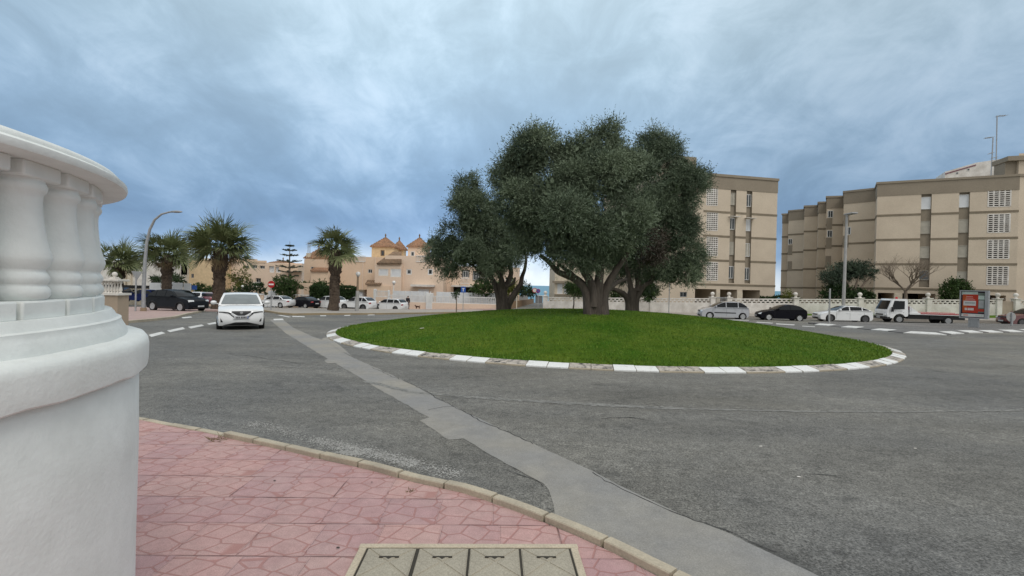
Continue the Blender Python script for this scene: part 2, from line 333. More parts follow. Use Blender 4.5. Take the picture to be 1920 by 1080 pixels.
# ------------------------------------------------------------------ mesh helpers
WM = {}
def tag(o, label=None, cat=None, group=None, kind=None):
    if label: o['label'] = label
    if cat: o['category'] = cat
    if group: o['group'] = group
    if kind: o['kind'] = kind
    return o
def thing(name, label, cat, loc=(0, 0, 0), rz=0, group=None):
    o = bpy.data.objects.new(name, None); COL.objects.link(o); o.location = loc; o.rotation_euler = (0, 0, rz); o.empty_display_size = .3
    WM[o] = Matrix.Translation(loc) @ Matrix.Rotation(rz, 4, 'Z'); return tag(o, label, cat, group)
class MB:
    def __init__(s_): s_.v = []; s_.f = []; s_.m = []
    def add(s_, vs, fs, mi=0):
        o = len(s_.v); s_.v += [tuple(v) for v in vs]
        for f in fs: s_.f.append(tuple(o+i for i in f)); s_.m.append(mi)
        return s_
    def quad(s_, a, b, c, d, mi=0): return s_.add((a, b, c, d), ((0, 1, 2, 3),), mi)
    def box(s_, x0, x1, y0, y1, z0, z1, mi=0):
        vs = [(x, y, z) for z in (z0, z1) for y in (y0, y1) for x in (x0, x1)]
        return s_.add(vs, ((0, 2, 3, 1), (4, 5, 7, 6), (0, 1, 5, 4), (2, 6, 7, 3), (0, 4, 6, 2), (1, 3, 7, 5)), mi)
    def obox(s_, M4, x0, x1, y0, y1, z0, z1, mi=0):
        o = len(s_.v); s_.box(x0, x1, y0, y1, z0, z1, mi)
        for i in range(o, len(s_.v)): s_.v[i] = tuple(M4 @ Vector(s_.v[i]))
        return s_
    def prism(s_, poly, z0, z1, mi=0):
        n = len(poly); vs = [(x, y, z0) for x, y in poly]+[(x, y, z1) for x, y in poly]
        return s_.add(vs, [tuple(range(n))[::-1], tuple(range(n, 2*n))]+[(i, (i+1) % n, n+(i+1) % n, n+i) for i in range(n)], mi)
    def tube(s_, pts, rad, n=8, mi=0, cap=True, flute=None):
        pts = [Vector(p) for p in pts]; o = len(s_.v); k = len(pts)
        if not hasattr(rad, '__len__'): rad = [rad]*k
        up = Vector((0, 0, 1)); prev = None
        for i, p in enumerate(pts):
            t = (pts[min(i+1, k-1)]-pts[max(i-1, 0)]).normalized()
            if prev is None:
                a = t.cross(Vector((1, 0, 0)) if abs(t.x) < .9 else Vector((0, 1, 0))).normalized()
            else: a = (prev-t*prev.dot(t)).normalized()
            prev = a; b = t.cross(a)
            for j in range(n):
                th = 2*PI*j/n; r = rad[i]*(flute(th, i/(k-1)) if flute else 1)
                s_.v.append(tuple(p+a*(r*math.cos(th))+b*(r*math.sin(th))))
        for i in range(k-1):
            for j in range(n):
                q = (j+1) % n; s_.f.append((o+i*n+j, o+i*n+q, o+(i+1)*n+q, o+(i+1)*n+j)); s_.m.append(mi)
        if cap:
            s_.f.append(tuple(o+j for j in range(n))[::-1]); s_.m.append(mi); s_.f.append(tuple(o+(k-1)*n+j for j in range(n))); s_.m.append(mi)
        return s_
    def lathe(s_, prof, n=24, c=(0, 0, 0), mi=0, M4=None, closed=False):
        o = len(s_.v); k = len(prof)
        for r, z in prof:
            for j in range(n):
                th = 2*PI*j/n; v = Vector((r*math.cos(th), r*math.sin(th), z))
                if M4: v = M4 @ v
                s_.v.append((v.x+c[0], v.y+c[1], v.z+c[2]))
        for i in range(k if closed else k-1):
            i2 = (i+1) % k
            for j in range(n):
                q = (j+1) % n; s_.f.append((o+i*n+j, o+i*n+q, o+i2*n+q, o+i2*n+j)); s_.m.append(mi)
        if not closed:
            if prof[0][0] > 1e-4: s_.f.append(tuple(o+j for j in range(n))[::-1]); s_.m.append(mi)
            if prof[-1][0] > 1e-4: s_.f.append(tuple(o+(k-1)*n+j for j in range(n))); s_.m.append(mi)
        return s_
    def ball(s_, c, r, n=12, sq=1., mi=0):
        return s_.lathe([(max(1e-5, r*math.sin(PI*i/(n//2+2))), -r*sq*math.cos(PI*i/(n//2+2))) for i in range(n//2+3)], n, c, mi)
    def build(s_, name, mats, parent=None, smooth=None, bevel=0, local=False, fix=True):
        me = bpy.data.meshes.new(name)
        vs = s_.v
        if parent is not None and not local:
            I = WM[parent].inverted(); vs = [tuple(I @ Vector(v)) for v in vs]
        me.from_pydata(vs, [], s_.f)
        if not isinstance(mats, (list, tuple)): mats = [mats]
        for m in mats: me.materials.append(m)
        if len(mats) > 1: me.polygons.foreach_set('material_index', s_.m)
        if fix:
            bm = bmesh.new(); bm.from_mesh(me); bmesh.ops.recalc_face_normals(bm, faces=bm.faces); bm.to_mesh(me); bm.free()
        if smooth: me.shade_smooth(); me.set_sharp_from_angle(angle=math.radians(smooth))
        o = bpy.data.objects.new(name, me); COL.objects.link(o)
        if parent is not None: o.parent = parent; WM[o] = WM[parent]
        else: WM[o] = Matrix()
        if bevel:
            b = o.modifiers.new('bevel', 'BEVEL'); b.width = bevel; b.segments = 2; b.limit_method = 'ANGLE'
        return o
def copy_tree(o, loc=None, rz=None, label=None, parent=None):
    c = o.copy(); COL.objects.link(c)
    if parent is not None: c.parent = parent
    if loc is not None: c.location = loc
    if rz is not None: c.rotation_euler = (0, 0, rz)
    if label: c['label'] = label
    if parent is None: WM[c] = Matrix.Translation(c.location) @ Matrix.Rotation(c.rotation_euler.z, 4, 'Z')
    for ch in [q for q in bpy.data.objects if q.parent == o]: copy_tree(ch, parent=c)
    return c
def sheet(name, pts, mat, dz=.004, kind='structure', thick=0, step=1.5):
    """flat ground sheet over world points (x,y), following the ground"""
    P = []
    n = len(pts)
    for i in range(n):
        a, b = Vector(pts[i][:2]), Vector(pts[(i+1) % n][:2]); k = max(1, int((b-a).length/step))
        for j in range(k): P.append(a+(b-a)*(j/k))
    tri = geometry.tessellate_polygon([[Vector((p.x, p.y, 0)) for p in P]])
    mb = MB(); top = [(p.x, p.y, zg(p.x, p.y)+dz) for p in P]; mb.add(top, tri)
    if thick:
        k = len(P); bot = [(x, y, z-thick) for x, y, z in top]
        mb.add(top+bot, [(i, (i+1) % k, k+(i+1) % k, k+i) for i in range(k)])
    o = mb.build(name, mat); o['kind'] = kind; return o
def PX(l): return [G(*p) for p in l]

# ------------------------------------------------------------------ ground, road, sea
def grid(name, xs, ys, f, mat):
    mb = MB(); nx = len(xs)
    mb.add([(x, y, f(x, y)) for y in ys for x in xs], [(j*nx+i, j*nx+i+1, (j+1)*nx+i+1, (j+1)*nx+i) for j in range(len(ys)-1) for i in range(nx-1)])
    return tag(mb.build(name, mat, fix=False), kind='structure')
import itertools
xs = [-400, -200, -120, -90]+[i*2 for i in range(-40, 41)]+[90, 120, 200, 400]
ys = [-30, -20]+[i for i in range(-12, 71)]+[76, 82, 88, 94, 100, 110, 125]
grid('ground', xs, ys, lambda x, y: zg(x, y)-.03, m_earth)
grid('road', [x for x in xs if -130 < x < 130], [y for y in ys if -15 < y < 95], zg, m_road)
mb = MB(); mb.add([(-9000, 100, -4.2), (9000, 100, -4.2), (9000, 9000, -4.2), (-9000, 9000, -4.2)], ((0, 1, 2, 3),)); tag(mb.build('sea', m_sea), kind='structure')

# concrete trench repair across the road
strip = [(530.5, 599), (549, 614), (587, 631.6), (612, 640), (635, 656), (665, 672), (700.6, 688), (738, 705), (776, 722.6), (814, 744), (855, 764), (900, 786), (948, 808), (1000, 832), (1056, 859), (1112.6, 884.5), (1160, 911),
         (1211, 935), (1272, 962), (1335, 987.5), (1400, 1017), (1460, 1045), (1527, 1079), (1700, 1160), (1240, 1110), (1225, 1074), (1150, 1036), (1081, 1003), (1050, 988), (1042, 972), (1038, 950), (1035, 931), (1021, 908), (968, 880),
         (935, 861), (900, 841), (869, 822), (858, 824), (840, 825), (824, 814), (787, 789), (804, 783), (764, 760), (721, 736), (670, 705.5), (628, 681), (613, 681), (608, 676), (614.7, 673), (577, 650.5), (535.6, 624.7), (505, 599)]
sp = PX(strip); sp2 = []
for i, p in enumerate(sp):
    q = sp[(i+1) % len(sp)]; k = max(1, int((q-p).length/.12)); k = min(k, 14)
    for j in range(k):
        t = p.lerp(q, j/k); a = .012 if (q-p).length > .2 else .006
        sp2.append(Vector((t.x+rnd.uniform(-a, a), t.y+rnd.uniform(-a, a), 0)))
sheet('road_patch', sp2, m_patch, .004, step=9)
sheet('road_patch', PX([(612, 640), (635, 656), (600, 640), (606, 634), (615, 632), (640, 650), (660, 668), (640, 659)]), m_patch, .006, step=5)

# near pavement with its raised kerb
kpx = [(268, 790), (320, 801), (380, 812), (440, 826), (500, 839), (560, 853), (620, 867.6), (693, 883), (776, 906.7), (870, 927.5), (969, 961), (1081, 1008), (1150, 1040), (1225, 1080)]
kp = [Vector((p.x, p.y, 0)) for p in PX(kpx)]
kp = [Vector((-14, 7.2, 0)), Vector((-9, 6.9, 0)), Vector((-6.4, 6.3, 0))]+kp+[Vector((1.35, 2.35, 0)), Vector((1.75, 1.75, 0)), Vector((2.05, 1.0, 0)), Vector((2.2, 0, 0)), Vector((2.25, -4, 0))]
inner = []
def offs(path, d):
    o = []
    for i, p in enumerate(path):
        t = (path[min(i+1, len(path)-1)]-path[max(i-1, 0)]).normalized(); o.append(p+Vector((-t.y, t.x, 0))*d)
    return o
def resample(path, d):
    o = [path[0].copy()]; acc = 0
    for a, b in zip(path, path[1:]):
        L = (b-a).length; t = d-acc
        while t <= L: o.append(a.lerp(b, t/L)); t += d
        acc = (acc+L) % d
    return o
kin = kp; kout = offs(kp, .09)
sheet('pavement', [*[(p.x, p.y) for p in kin], (-14, -4)], m_tile, .012, step=.4)
mb = MB(); rs = resample(kp, .02)
LEN = 25; i = 0
while i+LEN < len(rs):
    a0, a1 = i, i+LEN; cols = []
    jz = rnd.uniform(-.004, .006); jy = rnd.uniform(-.006, .006)
    seg = rs[a0:a1:8]+[rs[a1-1]]; so_ = offs(seg, .09+jy); si = offs(seg, jy)
    hz = .06 if (seg[0].x > -3.7) else .022
    k = len(seg); vs = []
    for q in range(k):
        z = zg(seg[q].x, seg[q].y)
        for (pt, zz_) in ((si[q], -.05), (si[q], hz-.008+jz), (si[q]*.93+so_[q]*.07, hz+jz), (si[q]*.1+so_[q]*.9, hz+jz-.004), (so_[q], hz-.016+jz), (so_[q], -.05)): vs.append((pt.x, pt.y, z+zz_))
    fs = [(q*6+r, q*6+r+1, (q+1)*6+r+1, (q+1)*6+r) for q in range(k-1) for r in range(5)]+[tuple(range(6)), tuple((k-1)*6+r for r in range(6))[::-1]]
    mb.add(vs, fs); i += LEN
tag(mb.build('kerb', m_kerb, smooth=30), kind='structure')

# utility covers in the pavement
ang = math.atan2(.05, 1.33); c0 = Vector((-.905, 2.985, 0)); ex = Vector((math.cos(ang), math.sin(ang), 0)); ey = Vector((-ex.y, ex.x, 0))
def zc_(p, dz): return (p.x, p.y, zg(p.x, p.y)+dz+.012)
CW, CL = .332, .62
fr = thing('cover_frame', 'pale concrete frame set in the pink paving round four square covers', 'cover frame', zc_(c0, 0), ang)
mb = MB()
for (x0, x1, y0, y1) in ((-.06, 4*CW+.06, .006, .05), (-.055, -.006, -CL-.05, .006), (4*CW+.006, 4*CW+.055, -CL-.05, .006), (-.055, 4*CW+.055, -CL-.1, -CL-.05)): mb.box(x0, x1, y0, y1, -.05, .022)
mb.build('border', m_frame, fr, bevel=.006, local=True)
MB().box(-.006, 4*CW+.006, -CL-.05, .006, -.06, .0135).build('bed', m_slot, fr, local=True)
def lid(label, k):
    t = thing('utility_cover', label, 'utility cover', zc_(c0+ex*(k*CW+.004), 0), ang, 'utility covers in the pavement')
    mb = MB(); x1 = CW-.012 if k else CW-.02; g = .006
    # lid with two crossing diagonal grooves: built from raised triangular fields over a base
    mb.box(.004, x1, -CL, -.004, -.02, .0165)
    ce = ((.004+x1)/2, -.30)
    def field(a, b, c):
        P = [Vector((*q, 0)) for q in (a, b, c)]; cen = sum(P, Vector())/3
        Q = [p+(cen-p).normalized()*g*2.4 for p in P]; vs = [(q.x, q.y, .0165) for q in Q]+[(q.x, q.y, .0215) for q in [p+(cen-p).normalized()*.004 for p in Q]]
        mb.add(vs, ((3, 4, 5), (0, 1, 4, 3), (1, 2, 5, 4), (2, 0, 3, 5)))
    for cy0, cy1 in ((-.004, -.31), (-.31, -CL)):
        A, B, C_, D_ = (.004, cy0), (x1, cy0), (x1, cy1), (.004, cy1); O = ((.004+x1)/2, (cy0+cy1)/2)
        for a, b in ((A, B), (B, C_), (C_, D_), (D_, A)): field(a, b, O)
    mb.build('cover_plate', m_cover, t, local=True)
    h = MB(); xc = (.004+x1)/2
    h.box(xc-.062, xc+.062, -.105, -.094, .018, .0235); h.add([(xc-.02, -.106, .0232), (xc+.02, -.106, .0232), (xc, -.125, .0232)], ((0, 1, 2),))
    h.build('handle', m_slot, t, local=True)
for k, lb in enumerate(('square concrete utility cover with the widest dark gap, nearest the white drum', 'square concrete utility cover, second from the white drum', 'square concrete utility cover, third from the white drum', 'square concrete utility cover at the kerb end of the row')): lid(lb, k)

# road markings
def mark(pts, m=m_mark, dz=.005): return sheet('road_marking', PX(pts), m, dz, step=1.)
for q in (((278, 628), (303, 622), (310, 625), (284, 632)), ((313, 620), (343, 613.5), (347, 617), (319, 623)), ((352, 613), (378, 608.5), (383, 611), (358, 616)), ((388, 607), (404, 604), (406, 607), (392, 609)),
          ((340, 595), (358, 593.5), (360, 595.5), (343, 597)), ((262, 602), (277, 599), (280, 601), (264, 604)), ((512, 598), (530, 597.5), (532, 600), (514, 600.5)), ((520, 591), (527, 591), (546, 594.5), (541, 595)), ((547, 592.6), (570, 593), (572, 594.6), (549, 594.4)), ((600, 591.5), (611, 591.3), (612, 592.7), (601, 592.9)), ((646, 591), (657, 590.6), (656, 592), (645, 592.3)), ((690, 590.2), (703, 589.8), (702, 591), (689, 591.4)),
          ((1420, 603.5), (1450, 605.5), (1448, 606.5), (1416, 604.6)), ((1455, 606.5), (1490, 608.5), (1489, 610), (1455, 608)), ((1505, 611), (1528, 612.2), (1528, 613.2), (1503, 612)), ((1300, 598.5), (1405, 600), (1404, 601), (1300, 599.6))): mark(q)
def flecks(px, width, n, smin, smax, m, seed, el=1.6):
    """what is left of a worn painted line: a scatter of small paint flakes along it"""
    P = [Vector((q.x, q.y, 0)) for q in PX(px)]; R_ = resample(P, .05); r = random.Random(seed); mb = MB(); ok = len(R_)-2
    for k in range(n):
        i = r.randrange(ok); g_ = .5+.5*math.sin(i*.013*seed)*math.sin(i*.031+seed)
        if r.random() > .25+.75*g_: continue
        t_ = (R_[i+1]-R_[i]).normalized(); q = R_[i]+Vector((-t_.y, t_.x, 0))*r.gauss(0, width*.4)+t_*r.uniform(-.05, .05); sz = r.uniform(smin, smax); a0 = r.random()*6; kk = 6
        pts = [(q+(t_*math.cos(a0+2*PI*w_/kk)*el+Vector((-t_.y, t_.x, 0))*math.sin(a0+2*PI*w_/kk))*sz*r.uniform(.5, 1.)) for w_ in range(kk)]
        mb.add([(p.x, p.y, zg(p.x, p.y)+.0045+.0004*(k % 5)) for p in pts], (tuple(range(kk)),))
    return tag(mb.build('worn_marking', m, fix=False), kind='structure')
m_fleck = M('worn_paint', (.29, .285, .265), .85, (.20, .197, .185), 9)
m_fleck2 = M('pale_worn_paint', (.47, .46, .43), .85, (.30, .29, .27), 9)
flecks([(690, 716), (770, 735.5), (880, 745), (1000, 752.5), (1150, 761), (1300, 767.5)], .10, 4200, .006, .024, m_fleck, 3, 2.5)
flecks([(1300, 767.5), (1500, 772), (1700, 772.5), (1920, 770), (2050, 766)], .05, 4200, .006, .02, m_fleck, 5, 3)
flecks([(470, 793), (560, 818), (640, 836), (740, 860), (830, 884), (885, 898)], .16, 4200, .003, .010, m_fleck2, 4, 1.5)
flecks([(590, 826), (640, 837), (700, 851), (770, 869), (800, 877)], .15, 2600, .003, .010, m_fleck2, 1, 1.5)
flecks([(640, 848), (665, 851), (690, 857)], .12, 500, .004, .012, m_fleck2, 2)
flecks([(500, 688), (620, 690), (700, 694)], .3, 300, .01, .03, m_fleck, 7)
flecks([(300, 740), (380, 760), (420, 770)], .3, 500, .004, .012, m_fleck, 8)

def crack(px, wd_, seed):
    r = random.Random(seed); R_ = resample([Vector((q.x, q.y, 0)) for q in PX(px)], .07); off = 0; L_, Q_ = [], []
    for i, p in enumerate(R_):
        off = .9*off+r.gauss(0, .012); t_ = (R_[min(i+1, len(R_)-1)]-R_[max(i-1, 0)]).normalized(); nn_ = Vector((-t_.y, t_.x, 0)); w_ = wd_*r.uniform(.4, 1.2); c_ = p+nn_*off
        for lst, sg in ((L_, 1), (Q_, -1)): q = c_+nn_*w_*sg; lst.append((q.x, q.y, zg(q.x, q.y)+.0062))
    k = len(L_); mb = MB(); mb.add(L_+Q_, [(i, i+1, k+i+1, k+i) for i in range(k-1)]); return tag(mb.build('road_crack', m_crack, fix=False), kind='structure')
m_crack = M('crack_tar', (.045, .044, .042), .9, fine=.3)
for i_, (q_, w_) in enumerate(((((430, 664), (470, 668), (510, 675), (560, 681), (605, 680)), .010), (((804, 770), (830, 764), (856, 763)), .006), (((1128, 786), (1180, 782), (1220, 789)), .01), (((940, 880), (1000, 900), (1030, 918)), .004), (((1510, 888), (1545, 892), (1580, 896)), .006),
                               (((1113, 886), (1211, 936.5), (1335, 989), (1460, 1046)), .005), (((1000, 833), (900, 787), (776, 723.5), (700, 688.8)), .008), (((660, 600), (760, 603), (850, 600)), .012))): crack(q_, w_, i_)

# ------------------------------------------------------------------ roundabout island
IC = Vector((3.72, 22.42)); IR = 11.83
def zi(x, y):
    r = math.hypot(x-IC.x, y-IC.y)/(IR-.5); return zg(x, y)+.085+1.0*max(0, 1-r*r)
mb = MB(); nr, na = 30, 96
vs = [(IC.x, IC.y, zi(*IC))]
for i in range(1, nr+1):
    for j in range(na):
        r = (IR-.35)*i/nr; th = 2*PI*j/na; x, y = IC.x+r*math.cos(th), IC.y+r*math.sin(th); vs.append((x, y, zi(x, y)+.03*math.sin(x*1.3)*math.cos(y*1.7)*(1-i/nr)))
fs = [(0, 1+j, 1+(j+1) % na) for j in range(na)]+[(1+(i-1)*na+j, 1+i*na+j, 1+i*na+(j+1) % na, 1+(i-1)*na+(j+1) % na) for i in range(1, nr) for j in range(na)]
mb.add(vs, fs); tag(mb.build('lawn', m_grass, smooth=60, fix=False), kind='structure')
mb = MB(); nb = 142
pat = [0, 0, 1, 1]
for k in range(nb):
    t0, t1 = 2*PI*(k+.015)/nb, 2*PI*(k+.985)/nb; jz = rnd.uniform(-.012, .012); jr = rnd.uniform(-.012, .012); mi = pat[k % 4]
    vs = []
    for th in (t0, (t0+t1)/2, t1):
        for r, z in ((IR+jr, -.03), (IR+jr, .03), (IR-.012+jr, .038), (IR-.30, .10+jz*.6), (IR-.33, .104+jz*.6), (IR-.37, .0)):
            x, y = IC.x+r*math.cos(th), IC.y+r*math.sin(th); vs.append((x, y, zg(x, y)+z))
    mb.add(vs, [(a*6+r, a*6+r+1, (a+1)*6+r+1, (a+1)*6+r) for a in range(2) for r in range(5)], mi)
    mb.m[-10:] = [mi if r in (2, 3) else (2 if mi == 1 else 0) for a in range(2) for r in range(5)]
    mb.add(vs[:6]+vs[12:], [tuple(range(6))[::-1], tuple(range(6, 12))], 2)
tag(mb.build('island_kerb', [m_kwhite, m_kblack, m_kerb], smooth=25), kind='structure')

# leaf clouds --------------------------------------------------------------
def card_mesh(name, base, axis, wid, tint, mats, parent=None, mi=None, kind=None, world=True):
    """base (n,3), axis (n,3) full leaf vector, wid (n,3) half-width vector -> one diamond per leaf"""
    n = len(base); V = np.empty((n, 4, 3), np.float32)
    V[:, 0] = base; V[:, 1] = base+axis*.45+wid; V[:, 2] = base+axis; V[:, 3] = base+axis*.45-wid
    V = V.reshape(-1, 3)
    if parent is not None and world:
        I = np.array(WM[parent].inverted()); V = V @ I[:3, :3].T+I[:3, 3]
    me = bpy.data.meshes.new(name); me.vertices.add(n*4); me.loops.add(n*4); me.polygons.add(n)
    me.vertices.foreach_set('co', V.astype(np.float32).ravel()); me.loops.foreach_set('vertex_index', np.arange(n*4, dtype=np.int32))
    me.polygons.foreach_set('loop_start', np.arange(0, n*4, 4, dtype=np.int32))
    at = me.attributes.new('tint', 'FLOAT', 'FACE'); at.data.foreach_set('value', np.clip(tint, 0, 1).astype(np.float32))
    for m in (mats if isinstance(mats, list) else [mats]): me.materials.append(m)
    if mi is not None: me.polygons.foreach_set('material_index', mi.astype(np.int32))
    me.update(); me.validate()
    o = bpy.data.objects.new(name, me); COL.objects.link(o)
    if parent is not None: o.parent = parent; WM[o] = WM[parent]
    if kind: o['kind'] = kind
    return o
def unit(a): return a/np.maximum(np.linalg.norm(a, axis=-1, keepdims=True), 1e-9)
def leafcloud(blobs, n, ln, wd, seed, twig=8, tl=.45, out=.7, droop=.15, spread=.8, kids=7, core=.10):
    """leafy twigs on the outer side of clumps that ride on each big blob, with gaps between the clumps"""
    r = np.random.default_rng(seed); C, R_, O_, Tn = [], [], [], []
    for b in blobs:
        c = np.array(b[:3], float); q = np.array(b[3:6], float)
        for k in range(kids):
            d = unit(r.normal(size=3)); s_ = .40+.20*r.random()
            C.append(c+d*q*(1.0-s_*.72+.16*r.random())); R_.append(q*s_*np.array([1, 1, .8])); O_.append(unit(d+np.array([0, 0, .55]))); Tn.append(r.normal(.42, .20))
        C.append(c); R_.append(q*.6); O_.append(np.zeros(3)); Tn.append(.42)
    C, R_, O_, Tn = np.array(C), np.array(R_), np.array(O_), np.array(Tn); wts = R_.prod(1)**(2/3); inner = np.zeros(len(C), bool); inner[kids::kids+1] = True; wts[inner] *= core/.36
    nt_ = n//twig; bi = r.choice(len(C), nt_, p=wts/wts.sum()); d = unit(r.normal(size=(nt_, 3)))
    dd_ = (d*O_[bi]).sum(1); flip = (dd_ < -.15) & (r.random(nt_) < .8); d[flip] = unit(d[flip]-2*dd_[flip, None]*O_[bi][flip])
    pos = C[bi]+d*R_[bi]*(1-.45*r.random(nt_)**1.7)[:, None]
    td = unit(d*out+r.normal(size=(nt_, 3))*.45+np.array([0, 0, -droop])+np.array([0, 0, .35])*(d[:, 2:3] > .3))
    L = tl*(.4+1.15*r.random(nt_)**1.8); tt = Tn[bi]+r.normal(0, .09, nt_)
    tip = (np.tile(np.arange(twig), nt_)+r.random(nt_*twig))/twig
    base = np.repeat(pos, twig, 0)+np.repeat(td*L[:, None], twig, 0)*tip[:, None]
    ax = unit(np.repeat(td, twig, 0)*.8+r.normal(size=(nt_*twig, 3))*spread*.55)*(ln*(.6+.8*r.random(nt_*twig)))[:, None]
    w_ = unit(np.cross(ax, r.normal(size=ax.shape)))*(wd*.5*(.7+.6*r.random(len(ax))))[:, None]
    tt = np.repeat(tt, twig)+r.normal(0, .07, len(ax))
    # oversized leaf cards added deep inside to block light through the crown
    nc = max(40, n//30); ci = r.integers(0, len(blobs), nc); B = np.array([list(b[:6]) for b in blobs], float); dc_ = unit(r.normal(size=(nc, 3)))*(.42*r.random(nc)**.5)[:, None]
    b2 = B[ci, :3]+dc_*B[ci, 3:]; a2 = unit(r.normal(size=(nc, 3)))*np.minimum(.32, B[ci, 3]*.4)[:, None]; w2 = unit(np.cross(a2, r.normal(size=(nc, 3))))*np.linalg.norm(a2, axis=1, keepdims=True)*.3
    return np.vstack([base, b2-a2/2]), np.vstack([ax, a2]), np.vstack([w_, w2]), np.concatenate([tt, np.full(nc, .4)])

# grass blades on the island
r = np.random.default_rng(3); n = 110000
rr = (IR-.36)*np.sqrt(r.random(n)); th = r.random(n)*2*PI
gx, gy = IC.x+rr*np.cos(th), IC.y+rr*np.sin(th); keep = (gy < IC.y+4) | (r.random(n) < .2); gx, gy = gx[keep], gy[keep]
gz = np.array([zi(a, b)-.004 for a, b in zip(gx, gy)]); nb_ = len(gx); edge_ = np.hypot(gx-IC.x, gy-IC.y) > IR-.8
ax = unit(np.stack([r.normal(0, .5, nb_), r.normal(0, .5, nb_), np.ones(nb_)], 1))*((.03+.04*r.random(nb_))*(1+.6*edge_))[:, None]
wv = unit(np.cross(ax, r.normal(size=ax.shape)))*.011
card_mesh('grass', np.stack([gx, gy, gz], 1), ax, wv, r.random(nb_)*.7+.22*np.sin(gx*.9+2)*np.sin(gy*1.3)+.22*np.sin(gx*2.3+gy)*np.sin(gy*1.9-gx*.7), m_blade, kind='stuff')

# ------------------------------------------------------------------ balustrade drum at the left edge
DC = Vector((-3.0, 1.367, 0)); RO = .235
dr = thing('balustrade', 'curved white balustrade drum with fat turned balusters under a heavy rail', 'balustrade', (DC.x, DC.y, zg(DC.x, DC.y)))
zl = EYE
mb = MB(); mb.lathe([(1.235+RO, zg(DC.x, DC.y)-.1), (1.235+RO, .4), (1.24+RO, .9), (1.236+RO, 1.24), (1.21+RO, 1.275), (.85+RO, 1.275), (.85+RO, zg(DC.x, DC.y)-.1)], 128, DC); mb.build('wall', m_plaster, dr, smooth=40)
mb = MB(); mb.lathe([(1.215+RO, 1.268), (1.262+RO, 1.268), (1.270+RO, 1.275), (1.273+RO, 1.30), (1.274+RO, 1.375), (1.270+RO, 1.398), (1.258+RO, 1.415), (1.236+RO, 1.424), (.80+RO, 1.43), (.80+RO, 1.268)], 160, DC, closed=True)
for i_, v_ in enumerate(mb.v):          # hand trowelled: the lower edge wanders a little
    a_ = math.atan2(v_[1]-DC.y, v_[0]-DC.x); mb.v[i_] = (v_[0], v_[1], v_[2]+(.003*math.sin(9*a_)+.003*math.sin(23*a_+1)+.002*math.sin(41*a_))*(1 if v_[2] < 1.35 else .3))
mb.build('ledge', m_plaster, dr, smooth=40)
mb = MB(); mb.lathe([(1.19+RO, 1.422), (1.19+RO, 1.44), (1.172+RO, 1.475), (1.166+RO, 1.49), (1.166+RO, 1.50), (1.15+RO, 1.505), (1.14+RO, 1.525), (1.13+RO, 1.54), (.86+RO, 1.54), (.84+RO, 1.50), (.80+RO, 1.422)], 128, DC, closed=True); mb.build('base_ring', m_plaster, dr, smooth=40)
mb = MB(); mb.lathe([(1.165+RO, 2.098), (1.178+RO, 2.103), (1.182+RO, 2.115), (1.180+RO, 2.13), (1.168+RO, 2.138), (1.160+RO, 2.142), (1.158+RO, 2.152), (1.146+RO, 2.166), (1.11+RO, 2.178), (1.02+RO, 2.19), (.94+RO, 2.184), (.88+RO, 2.165), (.86+RO, 2.14), (.855+RO, 2.11), (.865+RO, 2.098)], 128, DC, closed=True); mb.build('handrail', m_plaster, dr, smooth=35)
def baluster_mesh():
    mb = MB(); H = .564
    mb.box(-.10, .10, -.104, .104, 0, .068); mb.box(-.088, .088, -.09, .09, H-.058, H)
    pr = [(.080, .06), (.084, .068), (.093, .075), (.099, .088), (.099, .098), (.092, .112), (.084, .118), (.090, .124), (.096, .136), (.096, .146), (.088, .16), (.082, .166), (.086, .172), (.098, .19), (.103, .205), (.103, .215), (.097, .235), (.086, .275), (.079, .32), (.0745, .37), (.0735, .405), (.076, .425), (.082, .432), (.086, .44), (.087, .45), (.083, .46), (.077, .465), (.086, .475)]
    mb.lathe([(r_, .06+(z_-.06)*1.083) for r_, z_ in pr], 28); return mb
b0 = None; bm_ = baluster_mesh()
for k in range(37):
    a = math.radians(3.6+360/37*k)
    M4 = Matrix.Translation((DC.x+(1.0+RO)*math.cos(a), DC.y+(1.0+RO)*math.sin(a), 1.536)) @ Matrix.Rotation(a, 4, 'Z')
    if b0 is None:
        b0 = bm_.build('baluster', m_plaster, dr, smooth=38, local=True); b = b0; bv = b0.modifiers.new('bevel', 'BEVEL'); bv.width = .008; bv.segments = 2; bv.limit_method = 'ANGLE'; bv.angle_limit = math.radians(60)
    else: b = b0.copy(); COL.objects.link(b); b.parent = dr
    b.matrix_local = WM[dr].inverted() @ M4
MB().lathe([(.0001, 1.52), (.84+RO, 1.52)], 64, DC).build('floor', m_plaster, dr)

